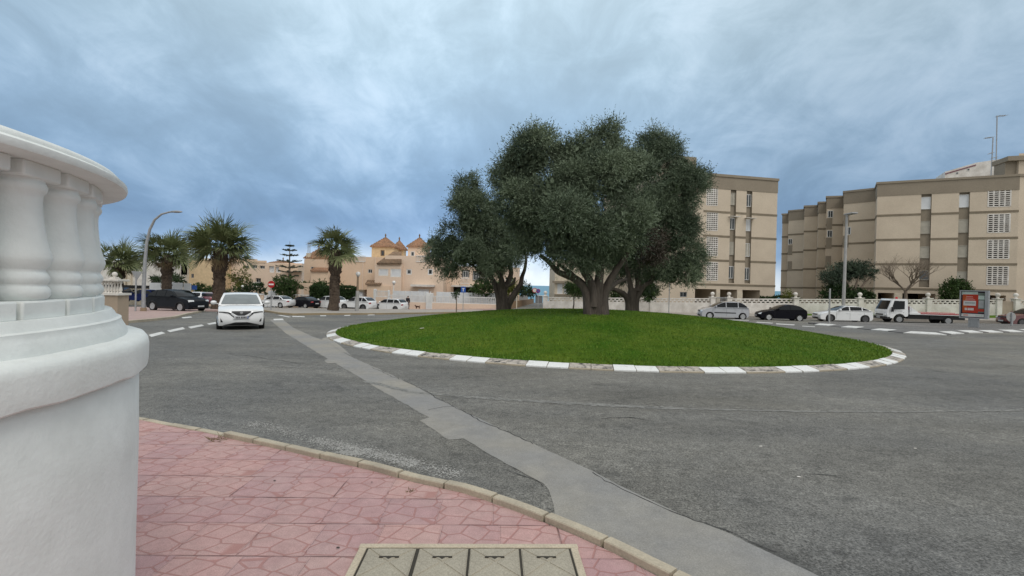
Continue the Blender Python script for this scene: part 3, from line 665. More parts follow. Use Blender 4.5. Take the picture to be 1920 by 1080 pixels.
# ------------------------------------------------------------------ buildings
def wallface(mb, A, B, z0, z1, holes=(), mi=0):
    """vertical wall from plan point A to B (seen with A left, B right); holes: (u0,u1,v0,v1,depth,side_mi,back_mi)"""
    A = Vector((A[0], A[1])); B = Vector((B[0], B[1])); L = (B-A).length; e_ = (B-A)/L; nn = Vector((-e_.y, e_.x))   # away from the viewer
    us = sorted({0, L, *[cl_(h[0], 0, L) for h in holes], *[cl_(h[1], 0, L) for h in holes]}); vs = sorted({z0, z1, *[h[2] for h in holes], *[h[3] for h in holes]})
    P = lambda u, v, d=0: (A.x+e_.x*u+nn.x*d, A.y+e_.y*u+nn.y*d, v)
    for a, b in zip(us, us[1:]):
        for c, d in zip(vs, vs[1:]):
            um, vm = (a+b)/2, (c+d)/2
            if any(h[0] < um < h[1] and h[2] < vm < h[3] for h in holes): continue
            mb.quad(P(a, c), P(b, c), P(b, d), P(a, d), mi)
    for h in holes:
        a, b, c, d, dp, sm, bk = h
        for q in (((a, c), (a, d)), ((a, d), (b, d)), ((b, d), (b, c)), ((b, c), (a, c))):
            mb.quad(P(*q[0]), P(*q[1]), P(*q[1], dp), P(*q[0], dp), sm)
        if bk is not None: mb.quad(P(a, c, dp), P(b, c, dp), P(b, d, dp), P(a, d, dp), bk)
    return P
class Face:
    def __init__(s_, A, B):
        s_.A = Vector((A[0], A[1])); s_.B = Vector((B[0], B[1])); s_.L = (s_.B-s_.A).length; s_.e = (s_.B-s_.A)/s_.L; s_.n = Vector((-s_.e.y, s_.e.x))
    def uz(s_, px, py):
        a, b = ray(px, py); den_ = s_.n.x*a+s_.n.y; t = (s_.n.dot(s_.A))/den_
        return (Vector((a*t, t))-s_.A).dot(s_.e), EYE+b*t
    def rect(s_, x0, y0, x1, y1):
        ym, xm = (y0+y1)/2, (x0+x1)/2
        return (s_.uz(x0, ym)[0], s_.uz(x1, ym)[0], s_.uz(xm, y1)[1], s_.uz(xm, y0)[1])
    def P(s_, u, v, d=0): return (s_.A.x+s_.e.x*u+s_.n.x*d, s_.A.y+s_.e.y*u+s_.n.y*d, v)
    def slab(s_, mb, u0, u1, v0, v1, d0, d1, mi=0):   # box between depths d0 (front, may be negative) and d1
        vs = [s_.P(u, v, d) for v in (v0, v1) for d in (d0, d1) for u in (u0, u1)]
        return mb.add(vs, ((0, 2, 3, 1), (4, 5, 7, 6), (0, 1, 5, 4), (2, 6, 7, 3), (0, 4, 6, 2), (1, 3, 7, 5)), mi)
def window(parent, F_, u0, u1, v0, v1, d, glass=m_glass, frame=m_white, fw=.06, bars=(1, 0), name='window', proud=.04):
    """frame (the window part) and pane (its sub-part) standing at depth d in face F_"""
    mb = MB(); F_.slab(mb, u0, u1, v1-fw, v1, d-proud, d+.03); F_.slab(mb, u0, u1, v0, v0+fw, d-proud, d+.03)
    F_.slab(mb, u0, u0+fw, v0+fw, v1-fw, d-proud, d+.03); F_.slab(mb, u1-fw, u1, v0+fw, v1-fw, d-proud, d+.03)
    for k in range(bars[0]):
        uc = u0+(u1-u0)*(k+1)/(bars[0]+1); F_.slab(mb, uc-.025, uc+.025, v0+fw, v1-fw, d-proud+.005, d+.03)
    wn = mb.build(name, frame, parent)
    mb = MB(); F_.slab(mb, u0+fw, u1-fw, v0+fw, v1-fw, d, d+.02); mb.build('pane', glass, wn); return wn
def lattice(parent, F_, u0, u1, v0, v1, nu, nv, d=-.03, name='ventilation_lattice', stag=0):
    """pierced concrete screen in front of a dark shaft"""
    mb = MB(); du, dv = (u1-u0)/nu, (v1-v0)/nv; b = .22
    for i in range(nu+1):
        uc = u0+du*i; F_.slab(mb, uc-du*b*.55, uc+du*b*.55, v0, v1, d, d+.12)
    for j in range(nv+1):
        vc = v0+dv*j; F_.slab(mb, u0, u1, vc-dv*b, vc+dv*b, d+.006, d+.11)
    mb.build(name, m_plaster2, parent)

def slabroof(mb, poly, z0, z1, mi=0): mb.prism(poly, z0, z1, mi)

# --- brown and beige apartment block beside the olive trees
Z1, ZR = 2.15, 15.4; ST = 2.88
def apartment_face(par, F_, z0, holes, bands=True, mats=None):
    mb = MB(); wallface(mb, F_.A, F_.B, z0, ZR-.25, holes); mb.build('wall', [m_beige, m_brown, m_dark], par)
A1L = D(1232, 500, 53.0); A1R = D(1455.5, 450, 56.2)
f1 = Face((A1L.x, A1L.y), (A1R.x, A1R.y))
ap = thing('apartment_block', 'five storey beige and brown apartment block rising behind the right olive tree', 'apartment block', (A1R.x, A1R.y, -1.2))
holes = []; shafts = []
uS = f1.uz(1368, 450)[0], f1.uz(1378.5, 450)[0], f1.uz(1398, 450)[0], f1.uz(1408.5, 450)[0]
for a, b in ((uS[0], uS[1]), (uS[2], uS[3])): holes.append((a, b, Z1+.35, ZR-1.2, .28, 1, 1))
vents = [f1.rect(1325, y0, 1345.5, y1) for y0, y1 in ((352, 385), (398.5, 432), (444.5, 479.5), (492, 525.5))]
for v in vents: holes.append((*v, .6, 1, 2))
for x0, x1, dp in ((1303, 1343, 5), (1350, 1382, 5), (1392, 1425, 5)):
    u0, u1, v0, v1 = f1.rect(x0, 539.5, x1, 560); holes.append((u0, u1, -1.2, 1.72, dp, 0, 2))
g0 = f1.rect(1275, 547.5, 1288, 557); holes.append((*g0, .2, 0, 2))
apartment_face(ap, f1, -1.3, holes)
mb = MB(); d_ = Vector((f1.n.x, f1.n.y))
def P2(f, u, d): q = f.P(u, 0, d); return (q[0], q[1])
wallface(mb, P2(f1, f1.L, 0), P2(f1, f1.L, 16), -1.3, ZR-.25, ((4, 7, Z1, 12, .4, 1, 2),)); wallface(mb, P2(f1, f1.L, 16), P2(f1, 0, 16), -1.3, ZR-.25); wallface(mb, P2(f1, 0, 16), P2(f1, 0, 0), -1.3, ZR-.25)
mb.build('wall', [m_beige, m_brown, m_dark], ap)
mb = MB(); uB = f1.uz(1318, 440)[0]
for k in range(4):
    zb = Z1+ST*k; segs = [(uB, uS[0]), (uS[1], uS[2]), (uS[3], f1.L+.03)] if k else [(uB-1, f1.L+.03)]
    for a, b in segs: mb = MB(); f1.slab(mb, a, b, zb, zb+.24, -.035, .06); mb.build('storey_band', m_band, ap)
mb = MB(); f1.slab(mb, uB-.3, f1.L+.03, ZR-1.75, ZR-.3, -.04, .05); f1.slab(mb, uB-.3, f1.L+.1, ZR-.3, ZR, -.14, 16.1)
mb.build('parapet', m_brown, ap)
mb = MB(); uT = f1.uz(1304, 320)[0]; f1.slab(mb, 0, uT, ZR-.1, ZR+1.7, -.16, 9); mb.build('stair_tower', m_brown, ap)
for v in vents: lattice(ap, f1, *v, 5, 9)
wr = [((361, 384), (408, 430), (453, 478), (499, 522))]*2
for c in (0, 1):
    for k, (y0, y1) in enumerate(wr[c]):
        x0, x1 = (1368.5, 1378) if c == 0 else (1398.5, 1408); u0, u1, v0, v1 = f1.rect(x0, y0+(3 if c else 0), x1, y1+(3 if c else 0))
        g_ = [m_shutb, m_glass, m_shutb, m_glass][k] if c == 0 else [m_glass, m_shut, m_shutb, m_glass][k]
        window(ap, f1, uS[2*c]+.02, uS[2*c+1]-.02, v0, v1, .2, g_, m_white if k in (1, 3) or c else m_shutb)
        if k == 1:
            mb = MB(); f1.slab(mb, uS[2*c]-.25, uS[2*c+1]+.25, v1+.06, v1+.12, -.5, .0); mb.build('awning', m_plaster2, ap)
window(ap, f1, g0[0], g0[1], g0[2], g0[3], .1, m_glass, m_metal)
mb = MB()
for x0, x1 in ((1343, 1350), (1382, 1392)):
    u0, _ = f1.uz(x0, 550); u1, _ = f1.uz(x1, 550); mb = MB(); f1.slab(mb, u0, u1, -1.3, 1.5, -.02, .5); mb.build('column', m_cream, ap)

# --- stepped apartment block at the right
ZR2 = 14.9
ap2 = thing('apartment_block', 'long beige and brown apartment block with a zigzag stepped side wall, behind the flatbed truck', 'apartment block', (48, 52, -.9))
pl = [(54.5, 49.6), (43.25, 54.7), (45.3, 57.6), (43.0, 59.9), (45.06, 62.7), (43.1, 63.3), (45.7, 67), (44.7, 67.4), (46.3, 69.9), (44.7, 70.6), (46.5, 73.5), (45, 75.1), (46.7, 78), (45.9, 78.4), (54, 86), (66, 66), (60, 49.6)]
f2 = Face(pl[1], pl[0])
holes = []
us2 = [f2.uz(x, 440)[0] for x in (1725.5, 1745, 1796.5, 1816.5)]
for a, b in ((us2[0], us2[1]), (us2[2], us2[3])): holes.append((a, b, 2.5, ZR2-1.3, .28, 1, 1))
vents = [f2.rect(1853+k*-.8, y0, 1895-k*1.6, y1) for k, (y0, y1) in enumerate(((352, 387), (401.6, 435.5), (450, 484.6), (500, 534)))]
for v in vents: holes.append((*v, .6, 1, 2))
for x0, x1 in ((1646, 1676), (1692, 1754), (1764, 1795), (1808, 1836), (1852, 1886)):
    u0, u1, v0, v1 = f2.rect(x0, 545, x1, 560); holes.append((u0, u1, -.9, 1.75, 5, 0, 2))
mb = MB(); wallface(mb, f2.A, f2.B, -1.2, ZR2-.2, holes)
for a, b in zip(pl[2:], pl[1:-1]): wallface(mb, a, b, -1.4, ZR2-.2)
wallface(mb, pl[0], pl[-1], -1.2, ZR2-.2); wallface(mb, pl[-1], pl[-2], -1.2, ZR2-.2)
mb.build('wall', [m_beige, m_brown, m_dark], ap2)
mb = MB()
for k in range(4):
    zb = 2.15+ST*k; segs = [(-.03, us2[0]), (us2[1], us2[2]), (us2[3], f2.L+.02)] if k else [(-.03, f2.L+.02)]
    for a, b in segs: mb = MB(); f2.slab(mb, a, b, zb, zb+.24, -.035, .06); mb.build('storey_band', m_band, ap2)
    mb = MB()
    for a, b in zip(pl[2:15], pl[1:14]):
        ff = Face(a, b); ff.slab(mb, -.02, ff.L+.02, zb, zb+.24, -.035, .06)
    mb.build('storey_band', m_band, ap2)
mb = MB(); f2.slab(mb, -.04, f2.L+.02, ZR2-1.7, ZR2-.25, -.04, .05)
for a, b in zip(pl[2:15], pl[1:14]):
    ff = Face(a, b); ff.slab(mb, -.02, ff.L+.02, ZR2-1.7, ZR2-.25, -.042, .05)
big = [Vector((x, y)) for x, y in pl]
def offpoly(P, d):
    o = []
    for i, p in enumerate(P):
        a, b = P[i-1], P[(i+1) % len(P)]; t1 = (p-a).normalized(); t2 = (b-p).normalized()
        n1_, n2_ = Vector((t1.y, -t1.x)), Vector((t2.y, -t2.x)); m_ = (n1_+n2_); m_ = m_/max(.5, m_.dot(n1_)); o.append(p+m_*d)
    return o
area = sum(a.x*b.y-b.x*a.y for a, b in zip(big, big[1:]+big[:1]))
op_ = offpoly(big, .13 if area > 0 else -.13); mb.prism([(p.x, p.y) for p in op_], ZR2-.25, ZR2)
mb.build('parapet', m_brown, ap2)
for v in vents: lattice(ap2, f2, *v, 4, 9)
W2 = [((369, 392), (414, 438), (462, 484), (507, 525)), ((364.5, 388.5), (411, 436), (460, 482.5), (509, 524))]
for c in (0, 1):
    for k, (y0, y1) in enumerate(W2[c]):
        _, _, v0, v1 = f2.rect(1726 if c == 0 else 1797, y0, 1744 if c == 0 else 1816, y1)
        window(ap2, f2, us2[2*c]+.02, us2[2*c+1]-.02, v0, v1, .2, m_shut if k == 0 else (m_glass if k == 3 and c == 0 else m_shutb), m_white if k == 0 else m_shutb, bars=(0, 0))
def fz(i): return Face(pl[i+1], pl[i])
for i, x0, y0, x1, y1, what in ((4, 1552, 395, 1562, 408, 'w'), (4, 1551, 432, 1560, 445, 'w'), (2, 1585, 426, 1592, 440, 'w'), (10, 1478, 448, 1483.5, 458, 'w'),
                                (4, 1546, 409, 1560, 430, 'p'), (4, 1545, 446, 1559, 466, 'p'), (4, 1545, 480, 1558, 502, 'p'), (10, 1474, 460, 1483, 478, 'p'), (10, 1474, 490, 1482, 508, 'p'), (2, 1579, 402, 1590, 424, 'p'), (2, 1578, 442, 1589, 464, 'p')):
    ff = fz(i); u0, u1, v0, v1 = ff.rect(x0, y0, x1, y1); u0, u1 = min(u0, u1), max(u0, u1); u0 = cl_(u0, .02, ff.L-.7); u1 = min(max(u1, u0+.6), ff.L-.02)
    if what == 'w': window(ap2, ff, u0, u1, v0, v1, -.02)
    else:
        mb = MB(); ff.slab(mb, u0, u1, v0, v1, -.05, .02); mb.build('balcony_panel', m_brown, ap2)
mb = MB()
for x0, x1 in ((1636, 1645), (1677, 1691), (1796, 1807), (1837, 1851)):
    u0 = f2.uz(x0, 553)[0]; u1 = f2.uz(x1, 553)[0]; mb = MB(); f2.slab(mb, max(u0, .0), u1, -1.2, 1.75, -.02, .5); mb.build('column', m_cream, ap2)
# taller wing past its right end
fw_ = Face((54.7, 49.9), (66, 46.5)); wg = thing('apartment_wing', 'taller beige wing with dark windows at the right edge, past the long apartment block', 'apartment wing', (55, 50, -.8))
mb = MB(); hl = [(.3, 2.2, z-1.25, z, .25, 1, 2) for z in (12.4, 9.3, 6.4, 3.5, .7)]
wallface(mb, fw_.A, fw_.B, -1.2, 17.2, hl); wallface(mb, P2(fw_, 0, 2), P2(fw_, 0, 0), ZR2-2, 16.4); wallface(mb, P2(fw_, fw_.L, 0), P2(fw_, fw_.L, 9), -1, 16.4); wallface(mb, P2(fw_, fw_.L, 2), P2(fw_, 0, 2), 10, 16.4)
mb.build('wall', [m_beige, m_brown, m_dark], wg)
mb = MB(); fw_.slab(mb, -1.1, fw_.L, 16.4, 16.9, -.3, 2.2); mb.build('parapet', m_brown, wg); mb = MB(); fw_.slab(mb, -1.0, -.003, 12, 16.4, .3, 2.0); mb.build('side_wall', m_brown, wg)
for h in hl: window(wg, fw_, h[0], h[1], h[2], h[3], .15, m_glass, m_metal)
# white roof house and aerials behind the parapet
fr_ = Face((D(1772, 318, 66).x, 66), (D(1885, 318, 63).x, 63)); rh = thing('roof_house', 'white rooftop house with a pink edged sloping wall above the long block', 'roof house', (fr_.A.x, fr_.A.y, ZR2))
mb = MB(); zt0, zt1 = fr_.uz(1772, 322)[1], fr_.uz(1880, 297)[1]; uq = fr_.uz(1830, 310)[0]; zq = fr_.uz(1830, 305)[1]
prof = [(0, ZR2-6), (fr_.L, ZR2-6), (fr_.L, zt1), (uq, zq), (0, zt0)]
mb.add([fr_.P(u, v) for u, v in prof]+[fr_.P(u, v, 4) for u, v in prof], [(0, 1, 2, 3, 4), (9, 8, 7, 6, 5)]+[(i, (i+1) % 5, 5+(i+1) % 5, 5+i) for i in range(5)])
mb.build('wall', m_plaster2, rh)
mb = MB(); q = [(0, zt0-.42), (uq, zq-.42), (uq, zq-.24), (0, zt0-.24)]; mb.add([fr_.P(u, v, -.05) for u, v in q]+[fr_.P(u, v, .02) for u, v in q], [(0, 1, 2, 3), (7, 6, 5, 4)]+[(i, (i+1) % 4, 4+(i+1) % 4, 4+i) for i in range(4)]); mb.build('eaves', m_cmar, rh)
for x0, y0, x1, y1 in ((1792, 323, 1797, 326.5), (1813, 316, 1818, 320)):
    window(rh, fr_, *fr_.rect(x0, y0, x1, y1), -.02, m_glass, m_white, fw=.03, bars=(0, 0))
def aerial(label, xb, yb, xt, yt, Y, arms):
    b, t_ = D(xb, yb, Y), D(xt, yt, Y); b.z = ZR2-.2
    t = thing('aerial', label, 'aerial', b)
    MB().tube([b, t_], .06, 6).build('mast', m_galv, t)
    mb = MB()
    for (hz, x0, x1) in arms:
        c = b.lerp(t_, hz); mb.tube([c+Vector((x0, 0, .0)), c+Vector((x1, .4, .25))], .04, 5)
        for k in range(4):
            q = c+Vector((x0+(x1-x0)*(k+.5)/4, .1*k, .06*k)); mb.tube([q+Vector((0, -.35, 0)), q+Vector((0, .35, 0))], .022, 4)
    mb.build('antenna_rods', m_galv, t)
aerial('tall thin roof aerial mast with a bent top antenna', 1868, 315, 1869.5, 217, 56, ((.995, -.1, 1.5), (.42, -.5, .3)))
aerial('shorter roof aerial beside the tall mast', 1858, 318, 1862, 258, 57, ((.99, -1.0, .3), (.7, -.3, .3)))

# --- helper for the smaller houses: flat-fronted volumes placed by their photo outline
def vol(x0, y0, x1, Y, zb, depth, rot=0):
    a, b = D(x0, y0, Y), D(x1, y0, Y); return Face((a.x, a.y), (b.x, b.y+rot)), D((x0+x1)/2, y0, Y).z
def block(par, F_, z0, z1, depth, mat, holes=(), name='wall'):
    mb = MB(); wallface(mb, F_.A, F_.B, z0, z1, holes)
    wallface(mb, P2(F_, F_.L, 0), P2(F_, F_.L, depth), z0, z1); wallface(mb, P2(F_, F_.L, depth), P2(F_, 0, depth), z0, z1); wallface(mb, P2(F_, 0, depth), P2(F_, 0, 0), z0, z1)
    mb.add([F_.P(0, z1), F_.P(F_.L, z1), F_.P(F_.L, z1, depth), F_.P(0, z1, depth)], ((0, 1, 2, 3),)); return mb.build(name, [mat, m_brown, m_dark], par)
def hiproof(par, F_, z, za, depth, over=.25, mat=m_rooft, name='roof'):
    mb = MB(); c = [F_.P(-over, z, -over), F_.P(F_.L+over, z, -over), F_.P(F_.L+over, z, depth+over), F_.P(-over, z, depth+over)]; c2 = [(a, b, q-.14) for a, b, q in c]; ap_ = F_.P(F_.L/2, za, depth/2)
    mb.add(c+c2+[ap_], ((0, 1, 8), (1, 2, 8), (2, 3, 8), (3, 0, 8), (0, 4, 5, 1), (1, 5, 6, 2), (2, 6, 7, 3), (3, 7, 4, 0), (4, 5, 6, 7)))
    # tile rolls running down each slope
    for i in range(4):
        a, b = Vector(c[i]), Vector(c[(i+1) % 4]); k = max(4, int((b-a).length/.28))
        for j in range(1, k):
            p = a.lerp(b, j/k); e2 = (b-a).normalized(); h = Vector(ap_); tt = min(j/k, 1-j/k)*2
            q = p.lerp(h, 1) if abs(j/k-.5) < 1e-6 else p+(((a+b)/2).lerp(h, 1)-(a+b)/2)*tt
            mb.tube([p+Vector((0, 0, .02)), q+Vector((0, 0, .02))], .06, 5, cap=False)
    rf = mb.build(name, mat, par); MB().lathe([(.12, za-.12), (.09, za+.2), (.16, za+.28), (.05, za+.55), (.0001, za+.6)], 8, (ap_[0], ap_[1], 0)).build('finial', m_roofd, rf); return rf
def pent(par, F_, u0, u1, z0, z1, proj, mat=m_roofd, name='porch_roof', back=0):
    mb = MB(); c = [F_.P(u0, z0, -proj), F_.P(u1, z0, -proj), F_.P(u1, z1, back), F_.P(u0, z1, back)]
    c2 = [(a, b, q-.15) for a, b, q in c]; mb.add(c+c2, ((0, 1, 2, 3), (4, 7, 6, 5), (0, 4, 5, 1), (1, 5, 6, 2), (2, 6, 7, 3), (3, 7, 4, 0)))
    k = int((u1-u0)/.28)
    for j in range(k+1):
        u = u0+(u1-u0)*j/k; mb.tube([Vector(F_.P(u, z0+.03, -proj)), Vector(F_.P(u, z1+.03, back))], .06, 5, cap=False)
    mb.build(name, mat, par)
def rail(par, F_, u0, u1, v0, v1, d, n, mat=m_white, name='balcony_rail', bw=.05):
    mb = MB(); F_.slab(mb, u0, u1, v1-.1, v1, d-.04, d+.06); F_.slab(mb, u0, u1, v0, v0+.08, d-.04, d+.06)
    for k in range(n+1):
        u = u0+(u1-u0)*k/n; F_.slab(mb, u-bw/2 if k else u, u+bw/2, v0+.08, v1-.1, d-.02, d+.04)
    mb.build(name, mat, par)
def hole(F_, x0, y0, x1, y1, dp=.12, sm=0, bk=2): return (*F_.rect(x0, y0, x1, y1), dp, sm, bk)
def wins(par, F_, rects, glass=m_glass, frame=m_white, dp=.12, **k):
    for q in rects: window(par, F_, *F_.rect(*q), dp-.03, glass, frame, **k)

ZB = -2.3
# peach house with three tiled turrets, behind the parked white cars
hA, zA = vol(594, 481, 722, 69, 0, 0); h1 = thing('house', 'long windowless peach house with a tall blank wall, behind the thick palm by the lamp', 'house', (hA.A.x, hA.A.y, ZB))
hl = [hole(hA, 690, 505, 698, 512)]
block(h1, hA, ZB, zA, 10, m_pink, hl); wins(h1, hA, [(690, 505, 698, 512)])
rail(h1, hA, hA.uz(666, 485)[0], hA.uz(685, 485)[0], hA.uz(675, 491)[1], hA.uz(675, 480.5)[1]+.1, -.05, 8)
mb = MB(); u_ = hA.uz(680.5, 520)[0]; hA.slab(mb, u_-.1, u_+.1, ZB, zA-.8, -.1, .02); u_ = hA.uz(703.5, 520)[0]; hA.slab(mb, u_-.1, u_+.1, ZB+4, zA, -.1, .02); mb.build('downpipe', m_pink2, h1)
mb = MB(); u0, u1, v0, v1 = hA.rect(662, 546, 688, 558.5)
hA.slab(mb, u0, u1, v0-2, v1, -2.2, .0); mb.build('garage', m_shut, h1)
mb = MB(); hA.slab(mb, u0-.3, u1+.2, v1, v1+.25, -2.4, .0); hA.slab(mb, hA.uz(640, 545)[0], hA.uz(662, 545)[0], v1+.1, v1+.3, -2.3, 0); mb.build('garage_roof', m_band, h1)
# chapel-like left end
hB, zB_ = vol(570.5, 486, 612, 66.5, 0, 0); h2 = thing('house', 'peach house end with a small tower under a tile pyramid and one tall slit window', 'house', (hB.A.x, hB.A.y, ZB))
block(h2, hB, ZB, zB_, 3.5, m_pink, [hole(hB, 582.5, 500, 588, 528)])
wins(h2, hB, [(582.5, 500, 588, 528)], m_glass, bars=(0, 0))
ft, zt = vol(573, 484, 606, 67.2, 0, 0); block(h2, ft, zB_-.1, hB.uz(590, 483)[1], 3.2, m_pink, name='tower'); hiproof(h2, ft, hB.uz(590, 483)[1], hB.uz(590, 464)[1], 3.0)
pent(h2, hB, hB.uz(590, 508)[0], hB.uz(622, 508)[0], hB.uz(600, 508)[1], hB.uz(600, 502)[1], 1.4, m_rooft)
mb = MB(); u0 = hB.uz(590, 510)[0]; u1 = hB.uz(622, 510)[0]; hB.slab(mb, u0, u1, ZB, hB.uz(600, 509)[1], -1.2, 0); mb.build('bay', m_pink, h2)
mb = MB(); hB.slab(mb, .05, .6, zB_, hB.uz(571, 474)[1], .5, 1.1); mb.build('chimney', m_cream, h2)
mb = MB()
for xx in (577.5, 581):
    q = D(xx, 470, 68); mb.tube([(q.x, 68, q.z-1), (q.x, 68, D(xx, 454, 68).z)], .05, 5); mb.tube([(q.x-.35, 68, D(xx, 458, 68).z), (q.x+.35, 68, D(xx, 456, 68).z)], .04, 4)
mb.build('aerial', m_galv, h2)
# porch arch and low wall before it
fA = Face((D(550, 560, 61).x, 61), (D(618, 560, 61).x, 61)); po = thing('porch', 'peach porch wall with a dark round arch, left of the clipped hedge', 'porch', (fA.A.x, 61, ZB))
mb = MB(); za0, za1 = ZB, fA.uz(570, 530.5)[1]; ua, ub = fA.uz(557, 545)[0], fA.uz(576, 545)[0]; zs = fA.uz(566, 544)[1]; k = 12
uc, ra = (ua+ub)/2, (ub-ua)/2
for d in (0, .4): pass
fA.slab(mb, 0, ua, za0, za1, 0, .4); fA.slab(mb, ub, fA.uz(604, 545)[0], za0, za1, 0, .4); fA.slab(mb, fA.uz(604, 545)[0], fA.L, za0, za1-.6, 0, .4)
for j in range(k):
    t0, t1 = PI-PI*j/k, PI-PI*(j+1)/k; p0, p1 = (uc+ra*math.cos(t0), zs+ra*.8*math.sin(t0)), (uc+ra*math.cos(t1), zs+ra*.8*math.sin(t1))
    mb.add([fA.P(p0[0], p0[1], d) for d in (0, .4)]+[fA.P(p1[0], p1[1], d) for d in (0, .4)]+[fA.P(p0[0], za1, d) for d in (0, .4)]+[fA.P(p1[0], za1, d) for d in (0, .4)], ((0, 2, 6, 4), (1, 5, 7, 3), (0, 1, 3, 2), (4, 6, 7, 5)))
mb.build('wall', m_pink, po)
rail(po, fA, ua, ub+1.0, fA.uz(566, 566)[1], fA.uz(566, 552)[1], -1.0, 7, name='gate')
# house of the turrets
hC, zC = vol(722, 480, 832, 68, 0, 0); h3 = thing('house', 'peach house with white framed windows under three tiled turrets, left of the olive trees', 'house', (hC.A.x, hC.A.y, ZB))
wr_ = [(709.5, 504, 728, 517), (732, 504, 752, 519.5), (762, 504.5, 772, 515), (802, 504, 811.5, 515.5)]
block(h3, hC, ZB, zC, 12, m_pink2, [hole(hC, *q) for q in wr_[2:]])
fC2, zC2 = vol(703, 495, 753, 67.2, 0, 0); block(h3, fC2, ZB, hC.uz(715, 496)[1], 3, m_pink2, [hole(fC2, *wr_[0]), hole(fC2, *wr_[1])], name='bay')
wins(h3, fC2, wr_[:2], m_shut, bars=(0, 0), fw=.16); wins(h3, hC, wr_[2:], m_glass, bars=(0, 0), fw=.16)
mb = MB(); zp = hC.uz(740, 494)[1]; zp2 = hC.uz(740, 472.5)[1]
q0, q1, q2 = D(707, 494.5, 67), D(752, 494.5, 67), D(752, 473, 70); q3 = D(738, 473, 70)
mb.add([q0, q1, q2, q3]+[p-Vector((0, 0, .18)) for p in (q0, q1, q2, q3)], ((0, 1, 2, 3), (7, 6, 5, 4), (0, 4, 5, 1), (1, 5, 6, 2), (2, 6, 7, 3), (3, 7, 4, 0)))
for j in range(18): mb.tube([q0.lerp(q1, j/17)+Vector((0, 0, .04)), q3.lerp(q2, j/17)+Vector((0, 0, .04))], .09, 5, cap=False)
mb.build('lean_to_roof', m_roofd, h3)
for (x0, x1, y0, yt, Y, win, mat) in ((697, 738, 462, 442.5, 74, (713.5, 469, 721, 480), m_yel), (735, 757, 467, 449.5, 78, None, m_yel), (765, 801, 462, 443.5, 73, (769.5, 471, 777.5, 481), m_pink2)):
    F3, z3 = vol(x0, y0, x1, Y, 0, 0); block(h3, F3, zC-3, z3, F3.L*.9, mat, [hole(F3, *win)] if win else (), name='turret'); hiproof(h3, F3, z3, F3.uz((x0+x1)/2, yt)[1], F3.L*.9)
    if win: wins(h3, F3, [win], m_glass, m_white if x0 > 750 else m_roofd, bars=(0, 0), fw=.14)
rail(h3, hC, hC.uz(780, 485)[0], hC.uz(799, 485)[0], hC.uz(790, 491.5)[1], hC.uz(790, 480.5)[1]+.1, -.05, 7)
pent(h3, hC, hC.uz(690, 533)[0], hC.uz(718, 533)[0], hC.uz(700, 533)[1], hC.uz(700, 525.5)[1], 1.2)
mb = MB(); u0, u1 = hC.uz(692, 535)[0], hC.uz(735, 535)[0]; hC.slab(mb, u0, u1, ZB, hC.uz(700, 535)[1], -1.0, 0); mb.build('bay', m_pink, h3)
mb = MB(); u0, u1, v0, v1 = hC.rect(773, 533.5, 816, 537.5); hC.slab(mb, u0, u1, v0, v1, -1.2, 0); mb.build('awning', m_plaster2, h3)
window(h3, hC, *hC.rect(784.5, 542.5, 804.5, 556), -.06, m_shut, m_white, bars=(0, 0), fw=.16)
mb = MB(); hC.slab(mb, hC.uz(726, 547)[0], hC.uz(784, 547)[0], hC.uz(760, 548)[1], hC.uz(760, 545.5)[1], -.5, 0); mb.build('ledge', m_band, h3)
# house under the left olive tree
hD, zD = vol(832, 500, 975, 72, 0, 0); h4 = thing('house', 'peach house with white balconies seen under the left olive tree', 'house', (hD.A.x, hD.A.y, ZB))
block(h4, hD, ZB, zD, 8, m_pink2, [hole(hD, 866, 506, 880, 520, .5), hole(hD, 886, 508, 900, 526, .5), hole(hD, 850, 538, 896, 549, .6), hole(hD, 948, 520, 962, 536, .5)])
for q in ((864, 521, 880, 532), (897, 514, 915, 521), (946, 524, 966, 532)): u0, u1, v0, v1 = hD.rect(*q); rail(h4, hD, u0, u1, v0, v1, -.3, 6)
mb = MB(); u0, u1, v0, v1 = hD.rect(848, 535, 897, 538); hD.slab(mb, u0, u1, v0, v1, -1.2, 0); mb.build('awning', m_plaster2, h4)
wins(h4, hD, [(868, 508, 878, 520), (887, 510, 898, 525)], m_glass)
pent(h4, hD, hD.uz(905, 500)[0], hD.uz(945, 500)[0], hD.uz(920, 503)[1], hD.uz(920, 495)[1], 1.2, m_rooft)
# building right of the alley, under the main tree
hE, zE = vol(1041, 488, 1236, 63, 0, 0); h5 = thing('house', 'cream house with white shutters and a brown band, glimpsed beneath the main olive tree', 'house', (hE.A.x, hE.A.y, -1.5))
wr_ = [(1045, 531.5, 1055, 551), (1057, 531.5, 1066, 551), (1090, 531, 1100, 551), (1164, 515, 1171, 526), (1178, 520, 1188, 541), (1193, 535, 1199, 545)]
block(h5, hE, -1.6, zE, 9, m_cream, [hole(hE, *q) for q in wr_])
wins(h5, hE, wr_[:3], m_shut, bars=(0, 0)); 
for q in wr_[3:]: lattice(h5, hE, *hE.rect(*q), 3, 6)
mb = MB(); hE.slab(mb, -.3, hE.uz(1102, 527)[0], hE.uz(1060, 531)[1], hE.uz(1060, 527)[1], -.5, .02); mb.build('ledge', m_brown, h5)
mb = MB(); hE.slab(mb, 0, hE.uz(1102, 527)[0], hE.uz(1060, 554.5)[1], hE.uz(1060, 551.5)[1], -.25, .02); mb.build('window_sill', m_brown, h5)
